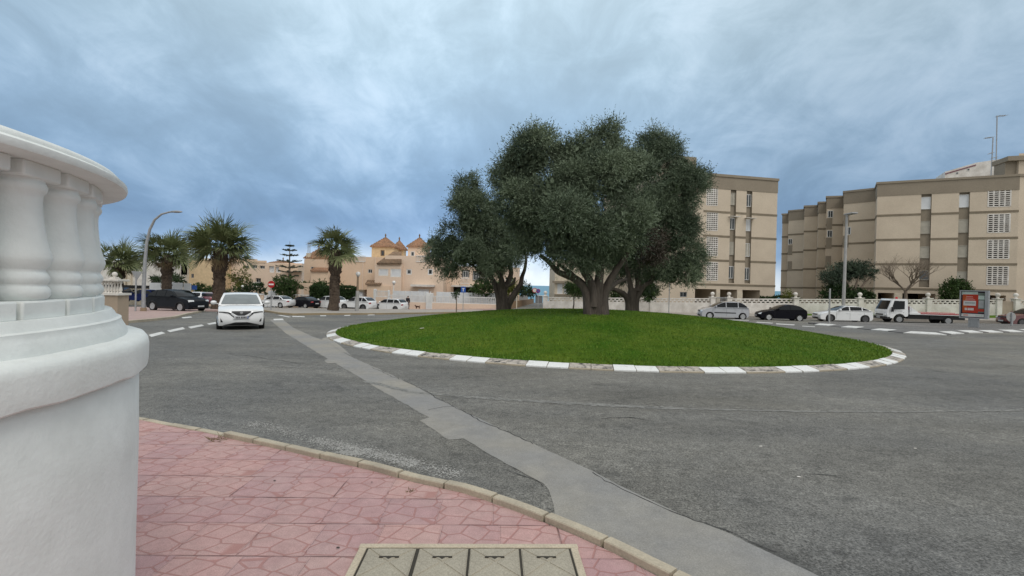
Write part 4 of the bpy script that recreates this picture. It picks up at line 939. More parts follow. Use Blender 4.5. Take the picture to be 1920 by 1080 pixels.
# far row of houses at the left
hF, zF = vol(405, 492, 566, 86, 0, 0); h6 = thing('house', 'row house in pale peach with roof terrace, between the two tall palms', 'house', (hF.A.x, hF.A.y, -3))
wr_ = [(472, 497, 482, 503), (486.5, 498, 496.5, 504), (504, 499, 514, 511), (516, 500, 526, 511), (457, 498, 466, 503), (479, 521.5, 489, 537), (511, 521, 521, 527), (446, 520, 456, 530), (417, 520, 421, 536)]
block(h6, hF, -3.2, zF-.0, 8, m_pink2, [hole(hF, *q, .5) for q in wr_])
for k, q in enumerate(wr_):
    window(h6, hF, *hF.rect(*q), .3, m_shut if k in (2, 3) else m_glass, m_white)
fG, zG = vol(506, 489, 536, 87, 0, 0); block(h6, fG, zF-.2, hF.uz(520, 492)[1], 4, m_yel, name='stair_tower'); hiproof(h6, fG, hF.uz(520, 492.5)[1], hF.uz(520, 486.5)[1], 4)
for x0, x1, h0, h1, d0, d1 in ((468, 498, -.05, .35, -.1, .4), (430, 466, -.05, .7, .4, 3), (536, 570, -1.6, -.3, -2.5, -.1)):
    mb = MB(); hF.slab(mb, hF.uz(x0, 492)[0], hF.uz(x1, 492)[0], zF+h0, zF+h1, d0, d1); mb.build('parapet', m_pink, h6)
rail(h6, hF, hF.uz(536, 525)[0], hF.uz(548, 525)[0], hF.uz(540, 527)[1], hF.uz(540, 521)[1], -.3, 6)
rail(h6, hF, hF.uz(477, 532)[0], hF.uz(491, 532)[0], hF.uz(484, 538)[1], hF.uz(484, 529)[1], -.4, 8)
hH, zH = vol(334, 487, 408, 82, 0, 0); h7 = thing('house', 'ochre row house with one small window, behind the left palms', 'house', (hH.A.x, hH.A.y, -3))
wr_ = [(358.5, 513.5, 363.5, 521), (366, 487.5, 378, 495)]
block(h7, hH, -3.2, zH, 8, m_yel, [hole(hH, *wr_[0], .3)]); wins(h7, hH, wr_[:1], m_glass, m_metal)
mb = MB(); hH.slab(mb, 0, hH.L, zH, zH+.3, -.12, .5); hH.slab(mb, hH.uz(352, 500)[0], hH.uz(355, 500)[0], -3, zH, -.12, 0); mb.build('parapet', m_cream, h7)
hI, zI_ = vol(-150, 488, 336, 80, 0, 0); h8 = thing('house', 'plain white house with cream pilasters behind the street lamp at left', 'house', (hI.A.x, hI.A.y, -3))
wr_ = [(320, 489.5, 328, 497), (322, 515, 330, 521)]
block(h8, hI, -3.2, zI_, 8, m_plaster2, [hole(hI, *q, .3) for q in wr_]); wins(h8, hI, wr_, m_glass, m_white)
mb = MB(); hI.slab(mb, hI.uz(234, 500)[0], hI.uz(239, 500)[0], -3, zI_-.3, -.4, 0); hI.slab(mb, hI.uz(243, 500)[0], hI.uz(249, 500)[0], -3, zI_-.5, -.4, 0); hI.slab(mb, hI.uz(300, 500)[0], hI.L, zI_-2, zI_+.6, .5, 4); mb.build('pilaster', m_cream, h8)
# low walls and screens in front of them
def lowwall(name, label, pts, zt, mats, thick=.25, cat='wall', cap=None):
    t = thing(name, label, cat, (pts[0][0], pts[0][1], zt[0]-1)); mb = MB()
    for (a, b, z0a, z1a) in zip(pts, pts[1:], zt, zt[1:]):
        F_ = Face(a, b); vs = [F_.P(0, -3.5, 0), F_.P(F_.L, -3.5, 0), F_.P(F_.L, z1a, 0), F_.P(0, z0a, 0)]+[F_.P(0, -3.5, thick), F_.P(F_.L, -3.5, thick), F_.P(F_.L, z1a, thick), F_.P(0, z0a, thick)]
        mb.add(vs, ((0, 1, 2, 3), (7, 6, 5, 4), (3, 2, 6, 7), (0, 3, 7, 4), (1, 5, 6, 2)))
    mb.build('wall', mats, t)
    if cap:
        mb = MB()
        for (a, b, z0a, z1a) in zip(pts, pts[1:], zt, zt[1:]):
            F_ = Face(a, b); vs = [F_.P(u, z, d) for u, z in ((0, z0a), (F_.L, z1a)) for d in (-.06, thick+.06)]; vs += [(x, y, z+.14) for x, y, z in vs]
            mb.add(vs, ((0, 1, 3, 2), (4, 6, 7, 5), (0, 2, 6, 4), (1, 5, 7, 3), (0, 4, 5, 1), (2, 3, 7, 6)))
        mb.build('coping', cap, t)
    return t
def dz(px, py, Y): p = D(px, py, Y); return (p.x, p.y), p.z
a, za = dz(-150, 531, 66); b, zb = dz(292, 542, 62); lowwall('garden_wall', 'pale garden wall with a dark top strip, behind the blue and black cars at left', [a, b], [za, zb], m_cream)
a, za = dz(-150, 524.5, 66.5); b, zb = dz(292, 536, 62.5); lowwall('screen_fence', 'dark screen fence standing above the pale garden wall at left', [a, b], [za, zb], m_plastic, cat='fence')
sc_ = thing('screen', 'row of tall plain white screens behind the dark off-roader', 'screen', (*dz(280, 548, 60)[0], -2))
for x0, x1, y0 in ((280, 300, 530), (318, 325, 529), (326, 341, 530), (344, 357, 531)):
    F_ = Face(dz(x0, 548, 60)[0], dz(x1, 548, 60)[0]); mb = MB(); F_.slab(mb, 0, F_.L, -2.4, D(x0, y0, 60).z, 0, .12); mb.build('panel', m_shut, sc_)
F_ = Face(dz(359, 548, 60)[0], dz(368, 548, 60)[0]); mb = MB(); F_.slab(mb, 0, F_.L, D(363, 543, 60).z, D(363, 535, 60).z, 0, .1); o = mb.build('board', m_blue); tag(o, 'small bright blue board at the end of the white screens', 'board')
p = D(363.5, 550, 60); mb = MB(); mb.tube([(p.x, 60.05, -2.6), (p.x, 60.05, D(363, 543, 60).z)], .05, 6); mb.build('post', m_galv, o)
a, za = dz(366, 549, 62); b, zb = dz(420, 551, 62); c, zc2 = dz(494, 553, 62); lowwall('garden_wall', 'pale garden wall with a white coping between the tall palm and the white gate posts', [a, b, c], [za, zb, zc2], m_pink2, cap=m_white)
gp = thing('gate_posts', 'pair of plain white gate posts behind the no entry sign', 'gate posts', (*dz(505, 560, 61)[0], -2.3))
for x0, x1, y0 in ((495, 501, 553.5), (502.5, 516, 545.5)):
    F_ = Face(dz(x0, 560, 61)[0], dz(x1, 560, 61)[0]); mb = MB(); F_.slab(mb, 0, F_.L, -3, D(x0, y0, 61).z, 0, .6); mb.build('post', m_shut, gp, bevel=.03)
a, za = dz(516, 552, 62); b, zb = dz(552, 553, 62); bw_ = lowwall('garden_wall', 'low white balustrade wall under the dark bushes, left of the arched porch', [a, b], [za-.9, zb-.9], m_pink2); F_ = Face(a, b); rail(bw_, F_, 0, F_.L, za-.9, zb, .1, 16, m_cream, bw=.1)

# fence and gate along the left pavement
WL = 60.0
def ZPX(px, py, Y): return D(px, py, Y).z
fn = thing('fence', 'white railing fence on a peach wall, running behind the parked cars to the olive trees', 'fence', (*dz(820, 580, WL)[0], -2))
fl = Face(dz(684, 565, WL+1.2)[0], dz(938, 565, WL-1.5)[0]); zt_w = fl.uz(820, 568)[1]
mb = MB(); u1 = fl.uz(938, 575)[0]; ug0, ug1 = fl.uz(799, 570)[0], fl.uz(810.5, 570)[0]
for a, b in ((fl.uz(703, 570)[0], ug0), (ug1, fl.L)): fl.slab(mb, a, b, -2.8, zt_w, 0, .25)
mb.build('wall', m_pink2, fn)
u_a, u_b = fl.uz(729, 560)[0], ug0
zr1 = fl.uz(820, 555)[1]
rail(fn, fl, u_a, u_b, zt_w, zr1, .1, 26, name='railing', bw=.06); rail(fn, fl, ug1, fl.L, zt_w, zr1, .1, 40, name='railing', bw=.06)
rail(fn, fl, fl.uz(705, 550)[0], fl.uz(727, 550)[0], fl.uz(715, 557)[1], fl.uz(715, 545)[1], .1, 9, name='railing', bw=.06)
mb = MB(); fl.slab(mb, fl.uz(700, 560)[0], fl.uz(728, 560)[0], -2.8, fl.uz(715, 557)[1], .02, .3); mb.build('wall', m_pink2, fn)
mb = MB(); fl.slab(mb, fl.uz(726.5, 560)[0], fl.uz(729.5, 560)[0], -2.5, fl.uz(728, 544)[1], -.03, .35); fl.slab(mb, fl.uz(700, 560)[0], fl.uz(704.5, 560)[0], -2.5, fl.uz(702, 542)[1], -.03, .35); mb.build('post', m_white, fn, bevel=.03)
mb = MB(); fl.slab(mb, ug0, ug1, -2.6, fl.uz(805, 549.5)[1], -.15, .5); mb.build('gate_post', m_white, fn, bevel=.04)
# pale screens behind the railing
mb = MB(); 
for a, b in ((730, 797), (812, 936)): fl.slab(mb, fl.uz(a, 550)[0], fl.uz(b, 550)[0], zt_w, fl.uz(820, 547.5)[1], 1.4, 1.45)
mb.build('screen', m_shut, fn)
mb = MB()
for k in range(18): u_ = u_a+(fl.L-u_a)*k/17; mb = MB(); fl.slab(mb, u_-.05, u_+.05, zt_w, fl.uz(820, 547)[1], 1.33, 1.39); mb.build('screen_post', m_white, fn)
# alley wall of brown boards, left side of the alley
a, za = dz(957, 566, 56); b, zb = dz(1001, 560, 84); bw2 = lowwall('alley_wall', 'brown plank garden wall down the left side of the alley', [a, b], [za, zb], M('brown_boards', (.30, .20, .12), .9, fine=.3, fsc=2, sca=(3, 3, .2)))
a, za = dz(957, 557, 58); b, zb = dz(998, 553, 88); lowwall('alley_fence', 'pale grey garden screen above the brown plank wall of the alley', [(a[0]-.8, a[1]), (b[0]-.8, b[1])], [za, zb], M('pale_screen', (.40, .37, .33), .9, fine=.2, fsc=2))
F_ = Face((D(1004, 560, 86).x, 86), (D(1017, 560, 86).x, 86)); gt = thing('garage_gate', 'grey shutter gate at the far end of the alley', 'gate', (F_.A.x, 86, -1.6)); mb = MB(); F_.slab(mb, 0, F_.L, -2, D(1010, 555, 86).z, 0, .2)
mb.build('shutter', M('grey_shutter', (.22, .22, .23), .6, sca=(1, 1, 8), scale=4), gt); mb = MB(); F_.slab(mb, -.15, F_.L+.15, D(1010, 555, 86).z, D(1010, 554, 86).z, -.1, .3); mb.build('lintel', m_plaster2, gt)

# --- long white boundary wall with pierced top and ball finials (right)
wp = [(1022, 583, 53.5), (1222, 585.5, 52.2), (1336, 586.5, 51.2), (1367, 587, 50.9), (1492, 588.3, 49.8), (1613, 589.3, 49.1), (1741, 590.3, 48.4), (1872, 591.5, 47.6), (1906, 592, 47.4), (2000, 593, 46.8)]
wq = [D(*q) for q in wp]; HW = 1.62
bw = thing('boundary_wall', 'long white boundary wall with a pierced top band and ball finials, behind the cars at right', 'wall', (wq[4].x, wq[4].y, wq[4].z))
for i, (a, b) in enumerate(zip(wq, wq[1:])):
    if i in (2, 7): continue
    F_ = Face((a.x, a.y), (b.x, b.y)); za, zb = a.z, b.z
    def sl(mb, u0, u1, h0, h1, d0, d1, mi=0):
        f = lambda u: za+(zb-za)*u/F_.L
        vs = [F_.P(u, f(u)+h, d) for h in (h0, h1) for d in (d0, d1) for u in (u0, u1)]; mb.add(vs, ((0, 2, 3, 1), (4, 5, 7, 6), (0, 1, 5, 4), (2, 6, 7, 3), (0, 4, 6, 2), (1, 3, 7, 5)), mi)
    mb = MB(); sl(mb, 0, F_.L, -.6, HW-.55, 0, .25); mb.build('wall', m_plaster2, bw)
    mb = MB()
    for h0, h1 in ((HW-.55, HW-.47), (HW-.33, HW-.26), (HW-.12, HW)): sl(mb, 0, F_.L, h0, h1, .0, .22)
    n = int(F_.L/.46)
    for row, h0, h1 in ((0, HW-.47, HW-.33), (1, HW-.26, HW-.12)):
        for k in range(n+1):
            u = (k+.5*row)*F_.L/(n+.5); sl(mb, max(0, u-.075), min(F_.L, u+.075), h0, h1, .02, .2)
    mb.build('pierced_band', m_plaster2, bw)
for i, p in enumerate(wq[:-1]):
    mb = MB(); mb.box(p.x-.26, p.x+.26, p.y-.12, p.y+.36, p.z-.5, p.z+HW+.08); mb.box(p.x-.33, p.x+.33, p.y-.19, p.y+.43, p.z+HW+.08, p.z+HW+.16)
    pi_ = mb.build('pier', m_plaster2, bw)
    MB().lathe([(.2, 0), (.1, .1), (.12, .16), (.2, .26), (.22, .36), (.19, .47), (.1, .55), (.0001, .57)], 12, (p.x, p.y+.12, p.z+HW+.15)).build('finial', m_plaster2, pi_, smooth=40)
F_ = Face((wq[2].x, wq[2].y), (wq[3].x, wq[3].y)); rail(bw, F_, .3, F_.L-.3, wq[2].z+.1, wq[2].z+1.75, .1, 9, m_metal, name='gate', bw=.04)
F_ = Face((wq[7].x, wq[7].y), (wq[8].x, wq[8].y)); mb = MB(); F_.slab(mb, .2, F_.L-.2, wq[7].z-.2, wq[7].z+1.5, .05, .12); mb.build('gate', M('tan_gate', (.42, .34, .27), .8), bw)
# pavement and verge between that wall and the cars
def strip2(name, front, back, mat):
    mb = MB(); k = len(front); mb.add(list(front)+list(back), [(i, i+1, k+i+1, k+i) for i in range(k-1)]); vs = [Vector(p) for p in front]; mb.add([*vs, *[v-Vector((0, 0, .6)) for v in vs]], [(i, i+1, k+i+1, k+i) for i in range(k-1)]); return tag(mb.build(name, mat), kind='structure')
fr_pts = [D(x, y, Y) for x, y, Y in ((1000, 588, 49.5), (1250, 590.5, 47.5), (1400, 592.5, 45.4), (1500, 594.2, 44.4), (1600, 596, 43.6), (1700, 597.5, 43), (1800, 599.3, 42.4), (2000, 604, 41.2))]
bk_pts = []
for p in fr_pts:
    for a, b in zip([D(960, 582.5, 53.8)]+wq, wq):
        if a.x <= p.x*1.12 <= b.x or b is wq[-1]:
            t = cl_((p.x*1.12-a.x)/(b.x-a.x), 0, 1.5) if a.x < b.x else 0; bk_pts.append(a.lerp(b, t)+Vector((0, .1, .0))); break
strip2('footway', [tuple(p) for p in fr_pts], [tuple(p) for p in bk_pts], m_pave)
vf = [fr_pts[i].lerp(bk_pts[i], .42)+Vector((0, 0, .02)) for i in range(3, 8)]; vb = [fr_pts[i].lerp(bk_pts[i], .99)+Vector((0, 0, .02)) for i in range(3, 8)]
strip2('verge', [tuple(p) for p in vf], [tuple(p) for p in vb], m_grass)

# ------------------------------------------------------------------ pavements and splitter islands on the far side
def PXs(l, dz=0): return [(*(G(*p).xy),) for p in l]
sheet('footway', PXs([(200, 584), (240, 577), (300, 577), (372, 579), (420, 581), (452, 581.5), (452, 584), (420, 584.5), (385, 584), (352, 590), (330, 596), (285, 601), (230, 606), (190, 606)]), m_pavep, .10, thick=.15)
sheet('footway', PXs([(470, 577), (560, 578.5), (640, 580.5), (720, 583), (800, 583), (905, 583), (905, 586), (800, 588), (720, 589.5), (660, 590), (600, 590), (548, 591), (522, 589), (500, 585), (478, 582)]), m_pave, .12, thick=.2)
m_ykerb = M('ochre_kerb', (.36, .28, .17), .85, (.30, .24, .16), 2)
def kerbline(px, m, w=.22, h=.14):
    P = [Vector((*G(*p).xy, 0)) for p in px]; O = offs(P, w); mb = MB(); k = len(P)
    vs = [(p.x, p.y, zg(p.x, p.y)+z) for p, o in zip(P, O) for (p, z) in ((p, -.05), (p, h), (o, h), (o, -.05))]
    mb.add(vs, [(i*4+r, i*4+r+1, i*4+r+5, i*4+r+4) for i in range(k-1) for r in range(3)]+[(0, 1, 2, 3), tuple((k-1)*4+r for r in (3, 2, 1, 0))]); return tag(mb.build('kerb', m), kind='structure')
kerbline([(478, 582.4), (500, 585.4), (522, 589.4), (548, 591.4), (600, 590.5), (660, 590.4), (720, 589.9), (800, 588.4), (905, 586.4)], m_ykerb)
kerbline([(190, 607), (230, 607), (285, 602), (330, 597), (352, 591), (385, 584.6)], m_kerb, .2, .12)
sheet('footway', PXs([(735, 580), (790, 580), (880, 580.5), (950, 580.5), (950, 582.3), (880, 582.5), (790, 582.5), (735, 582)]), m_pavep, .10, thick=.15)
# island at the right with painted white kerb stones
ri = [(1500, 606), (1560, 605), (1700, 609), (1800, 610), (1960, 611), (1960, 621), (1893, 623), (1854, 624), (1817, 624), (1790, 626), (1775, 629), (1735, 627.5), (1694, 625), (1665, 621.5), (1633, 619.5), (1607, 616), (1577, 614), (1555, 611.5), (1527, 610)]
mb = MB()
kl = [(1527, 609.5), (1555, 611.5), (1577, 614), (1607, 616), (1633, 619), (1665, 621.5), (1694, 625), (1735, 627.2), (1775, 629), (1784, 627), (1808, 626.2), (1817, 624.5), (1843, 624.3), (1854, 624), (1881, 624), (1893, 623), (1920, 623), (1932, 622), (1965, 621.5)]
KP = [Vector((*G(*p).xy, 0)) for p in kl]; KO = offs(KP, .55)
white = {0, 2, 4, 6, 7, 9, 11, 13, 15, 17}
for i in range(len(KP)-1):
    mi = 0 if i in white else 1
    vs = [(p.x, p.y, zg(p.x, p.y)+z) for p, z in ((KP[i], -.04), (KP[i], .04), (KO[i], .125), (KO[i], 0), (KP[i+1], -.04), (KP[i+1], .04), (KO[i+1], .125), (KO[i+1], 0))]
    mb.add(vs, ((0, 1, 5, 4), (1, 2, 6, 5), (2, 3, 7, 6), (0, 3, 2, 1), (4, 5, 6, 7)), mi)
tag(mb.build('island_kerb', [m_mark, m_road2]), kind='structure')
sheet('splitter_island', [tuple(G(*p).xy) for p in ((1515, 607), (1560, 605), (1700, 608), (1800, 609), (1965, 610))]+[(p.x, p.y) for p in KO[::-1]], m_road2, .105, thick=.12)

# ------------------------------------------------------------------ olive trees
def blob(px, py, rp, Y, dy=0, sx=1., sz=1.):
    p = D(px, py, Y); r = rp/F*Y; return (p.x*(Y+dy)/Y, Y+dy, (p.z-EYE)*(Y+dy)/Y+EYE, r*sx, max(r, .5), r*sz)
def limb(pts, Y, r0, r1, n=9, sub=6):
    """curved limb through photo points (px,py,dY) tapering r0->r1"""
    P = [D(x, y, Y+d) for x, y, d in pts]; o = []
    for i in range(len(P)-1):
        p0, p1, p2, p3 = P[max(i-1, 0)], P[i], P[i+1], P[min(i+2, len(P)-1)]
        for j in range(sub):
            t = j/sub; o.append(.5*((2*p1)+(p2-p0)*t+(2*p0-5*p1+4*p2-p3)*t*t+(3*p1-p0-3*p2+p3)*t**3))
    o.append(P[-1]); k = len(o); return o, [r0+(r1-r0)*(i/(k-1))**.8 for i in range(k)]
def olive(label, base, Y, limbs, blobs, n, seed, fl=9, dry=None):
    blobs = [(*q[:3], q[3]*.96, q[4]*.96, q[5]*.96) for q in blobs]; b = D(*base, Y); t = thing('olive_tree', label, 'tree', (b.x, b.y, zi(b.x, b.y)), group=None)
    mb = MB(); ph = seed*1.7
    fl_ = lambda th, q: 1+.10*math.sin(fl*th+ph+q*2.5)+.07*math.sin(2.3*fl*th+ph*2+q*4)
    for L in limbs:
        o, r = limb(*L[:1], Y, L[1], L[2]); mb.tube(o, r, 26 if L[1] > .3 else 12, flute=fl_)
    mb.build('trunk', m_trunk, t, smooth=70)
    base_, ax, wv, ti = leafcloud(blobs, int(n*2.0), .105, .031, seed, kids=4, tl=.5)
    card_mesh('crown', base_, ax, wv, ti, m_olive, t)
    if dry:
        base_, ax, wv, ti = leafcloud(dry, 7000, .13, .03, seed+50); card_mesh('dry_branch', base_, ax, wv, ti, m_oliveb, t)
    return t
Y1, Y2, Y3 = 26., 19.3, 24.6
olive('left olive tree with a forked trunk, spreading low over the lawn', (945, 586), Y1,
      [([(944, 588, 0), (943, 568, 0), (942, 552, 0), (938, 530, 0)], .34, .22), ([(949, 588, .1), (951, 574, .1), (957, 562, .1), (968, 545, .2), (976, 533, .2), (979, 518, .2), (984, 504, 0), (986, 480, 0), (975, 455, 0)], .26, .05),
       ([(937, 588, -.1), (935, 560, 0), (928, 535, 0), (916, 512, 0), (900, 490, 0), (880, 460, -.5)], .24, .06), ([(943, 550, 0), (940, 525, -.2), (930, 500, -.3), (930, 470, 0)], .2, .07),
       ([(942, 548, 0), (952, 530, .4), (958, 512, .4), (956, 494, .3), (965, 470, 0)], .2, .08), ([(944, 540, 0), (962, 532, -.3), (966, 520, -.3)], .1, .05), ([(916, 512, 0), (905, 515, 0), (890, 500, 0), (860, 480, 0)], .14, .05)],
      [blob(*q) for q in ((886, 368, 34, Y1), (915, 392, 46, Y1, .5), (880, 420, 48, Y1, -.8), (845, 455, 34, Y1), (822, 468, 24, Y1), (808, 455, 16, Y1), (895, 455, 52, Y1, 1.2), (935, 430, 55, Y1, .3), (865, 480, 38, Y1, -1), (905, 485, 42, Y1, 1), (945, 478, 46, Y1, -.6), (890, 345, 18, Y1), (820, 492, 16, Y1), (838, 506, 12, Y1), (850, 500, 18, Y1), (975, 450, 40, Y1, 1), (920, 500, 26, Y1, 1.5), (955, 488, 20, Y1, -1))], 76000, 5)
olive('tall main olive tree with a thick fluted trunk, in the middle of the lawn', (1118, 598), Y2,
      [([(1117, 601, 0), (1117, 590, 0), (1117, 572, 0), (1117, 552, 0), (1120, 530, 0)], .46, .28), ([(1104, 601, -.2), (1104, 585, -.2), (1102, 560, -.15), (1096, 540, -.1), (1080, 524, 0), (1062, 516, 0), (1046, 509, 0), (1030, 492, 0), (1012, 478, 0)], .29, .08),
       ([(1130, 601, -.15), (1130, 580, -.1), (1132, 555, 0), (1142, 530, 0), (1152, 512, 0), (1164, 494, 0), (1180, 470, 0)], .29, .09), ([(1112, 575, -.2), (1112, 548, -.2), (1104, 524, -.2), (1092, 505, 0), (1085, 480, .2), (1075, 430, .4)], .25, .08),
       ([(1120, 560, -.1), (1122, 530, -.1), (1126, 505, 0), (1128, 480, 0), (1130, 420, 0)], .24, .1), ([(1138, 540, .2), (1148, 535, .5), (1160, 528, .8), (1175, 524, 1)], .16, .06), ([(1046, 509, 0), (1046, 500, .1), (1052, 490, .3)], .1, .05), ([(1080, 524, 0), (1070, 512, -.2), (1058, 504, -.3), (1046, 494, -.3)], .12, .05)],
      [blob(*q) for q in ((958, 300, 26, Y2), (1077, 387, 40, Y2, 1.2), (955, 335, 30, Y2), (985, 330, 48, Y2, .6), (1012, 270, 30, Y2), (1005, 300, 46, Y2, -.4), (1045, 285, 42, Y2, .8), (990, 385, 50, Y2, -.6), (1085, 290, 48, Y2, -.3), (1110, 278, 34, Y2), (1152, 262, 26, Y2), (1153, 240, 12, Y2), (1084, 310, 36, Y2, .6), (1192, 318, 30, Y2, 1.2), (1145, 290, 44, Y2, .4), (1035, 360, 62, Y2, -1.1), (1090, 355, 60, Y2, .8), (1150, 350, 58, Y2, -.8), (1000, 430, 46, Y2, .4), (1045, 425, 58, Y2, -1.4), (1105, 420, 60, Y2, -.7), (1160, 410, 52, Y2, -.9), (1003, 462, 30, Y2, -.2), (1040, 468, 36, Y2, -.9), (1085, 478, 38, Y2, -.4), (1130, 470, 42, Y2, .5), (1165, 460, 36, Y2, 0), (1186, 330, 36, Y2, .4), (1190, 395, 34, Y2, .6), (1075, 455, 40, Y2, 1.5), (1020, 400, 50, Y2, 1.6), (1100, 330, 50, Y2, 1.8))], 150000, 9)
olive('right olive tree whose crown reaches towards the apartment block', (1185, 587), Y3,
      [([(1184, 590, 0), (1184, 570, 0), (1185, 552, 0), (1188, 540, 0)], .30, .22), ([(1179, 590, -.1), (1178, 565, 0), (1170, 552, 0), (1158, 545, 0), (1146, 540, 0), (1135, 528, 0)], .22, .08), ([(1191, 590, 0), (1192, 565, 0), (1198, 550, 0), (1208, 536, 0), (1220, 528, 0), (1228, 510, 0), (1245, 480, 0)], .22, .08),
       ([(1186, 560, 0), (1182, 535, 0), (1178, 515, 0), (1174, 490, 0), (1180, 440, 0)], .18, .08), ([(1196, 548, 0), (1197, 530, .2), (1195, 510, .2), (1200, 480, .3), (1215, 420, .3)], .2, .1), ([(1150, 541, 0), (1140, 545, -.3), (1130, 540, -.4)], .1, .04)],
      [blob(*q) for q in ((1222, 272, 26, Y3), (1226, 254, 12, Y3), (1256, 272, 16, Y3), (1230, 290, 40, Y3, .4), (1275, 312, 36, Y3, -.3), (1300, 330, 28, Y3), (1318, 338, 18, Y3), (1205, 325, 46, Y3, .8), (1255, 350, 54, Y3, -.6), (1290, 365, 34, Y3, .3), (1210, 385, 54, Y3, .5), (1262, 410, 46, Y3, -.3), (1288, 425, 28, Y3), (1200, 440, 50, Y3, 1), (1255, 455, 48, Y3, .2), (1290, 485, 30, Y3), (1270, 500, 34, Y3, -.5), (1308, 500, 16, Y3), (1230, 495, 42, Y3, .6), (1195, 490, 38, Y3, 1), (1225, 515, 26, Y3, .4), (1260, 522, 20, Y3), (1165, 500, 30, Y3, 1.2), (1240, 400, 50, Y3, 1.8), (1150, 480, 36, Y3, 1.5))], 105000, 13,
      dry=[blob(*q) for q in ((1218, 462, 26, Y3, -1.9), (1212, 485, 22, Y3, -1.9))])

# ------------------------------------------------------------------ palms
def palm(label, px, pb, pt, Y, rt, rc, nf, seed, group='fan palms along the far side of the roundabout'):
    r = random.Random(seed); b = D(px, pb, Y); tp = D(px+ (pb-pt)*.0, pt, Y); tp.x = b.x+.02*(tp.z-b.z); H = tp.z-b.z
    t = thing('palm_tree', label, 'palm tree', b, group=group); mb = MB(); ph = seed
    k = 26; pts = [b.lerp(tp, i/(k-1))+Vector((.05*math.sin(i*.5+ph), 0, 0)) for i in range(k)]; rad = [rt*(1.12-.2*min(1, i/12)+(.22 if i/(k-1) > .62 else 0)+.05*math.sin(i*2.1+ph)) for i in range(k)]; rad[0] *= 1.15
    mb.tube(pts, rad, 14, flute=lambda th, q: 1+.07*math.sin(7*th+q*30)+.05*math.sin(11*th-q*47))
    for i in range(150):                          # old leaf bases sticking out of the trunk
        q = .25+.72*r.random(); th = r.random()*2*PI; p = b.lerp(tp, q); R = rt*(.88 if q < .6 else 1.12); d = Vector((math.cos(th), math.sin(th), 0))
        mb.tube([p+d*R*.9, p+d*R*1.12+Vector((0, 0, .12*r.random()+.05)), p+d*(R*1.12+.12*r.random())+Vector((0, 0, .22))], [.09, .07, .03], 4)
    mb.build('trunk', m_palmt, t, smooth=60)
    def fronds(name, n, e0, e1, mat, L, fan, sd, droop):
        rg = np.random.default_rng(sd); B, A, W_, T = [], [], [], []; mbp = MB()
        for i in range(n):
            q = (i+.5)/n; el = math.asin(cl_(math.sin(math.radians(e0))+(math.sin(math.radians(e1))-math.sin(math.radians(e0)))*q, -1, 1))+rg.normal(0, .09); az = i*2.39996+rg.normal(0, .25)
            d = Vector((math.cos(az)*math.cos(el), math.sin(az)*math.cos(el), math.sin(el))); l = L*(.75+.4*rg.random())*(.45 if i % 4 == 1 else 1)
            o = tp+Vector((0, 0, .05)); mid = o+d*l*.6; end = o+d*l+Vector((0, 0, -droop*l*max(0, math.cos(el))*.22))
            mbp.tube([o, mid, end], [.04, .03, .02], 4, cap=False)
            ax = (end-mid).normalized(); sd_ = ax.cross(Vector((0, 0, 1))); sd_ = sd_.normalized() if sd_.length > .05 else Vector((1, 0, 0)); up = sd_.cross(ax)
            tt = .38+rg.normal(0, .2); ro = rg.normal(0, .75); sd_, up = sd_*math.cos(ro)+up*math.sin(ro), up*math.cos(ro)-sd_*math.sin(ro)
            for j in range(26):
                a = math.radians(-82+164*j/25+rg.normal(0, 2.5)); f_ = fan*(.62+.38*math.cos(a))*(.85+.25*rg.random())
                dir_ = (ax*math.cos(a)+sd_*math.sin(a)+up*(.30*abs(math.sin(a))+.06*rg.normal())).normalized(); dir_ = (dir_+Vector((0, 0, -.20*droop))).normalized()
                w2 = dir_.cross(up).normalized(); W_.append(w2*fan*.034); B.append(end); A.append(dir_*f_*.75); T.append(tt+rg.normal(0, .08))
                d2 = (dir_+Vector((0, 0, -.45))).normalized(); B.append(end+dir_*f_*.5); A.append(d2*f_*.5); W_.append(w2*fan*.020); T.append(tt+.12+rg.normal(0, .08))
        c = card_mesh(name, np.array(B), np.array(A), np.array(W_), np.array(T), mat, t)
        mbp.build('stalks' if name == 'crown' else 'dry_stalks', mat, t, fix=False)
    R = rc; fronds('crown', nf, 82, -20, m_palm, R*.50, R*.62, seed, .35)
    fronds('dead_fronds', max(5, nf//6), -38, -75, m_dead, R*.34, R*.34, seed+1, .5)
    return t
palm('bushy fan palm half hidden by the white drum, farthest left', 221, 568, 493, 60, .5, 3.5, 36, 21)
palm('fan palm just right of the curved street lamp, behind the dark off-roader', 311, 566, 479, 56, .5, 3.5, 36, 22)
palm('largest fan palm with a thick shaggy trunk, behind the approaching white car', 409, 579, 466, 44, .50, 3.6, 44, 23)
palm('tall fan palm standing before the parked white off-roaders', 625.5, 581.5, 468, 45, .46, 2.7, 32, 24)

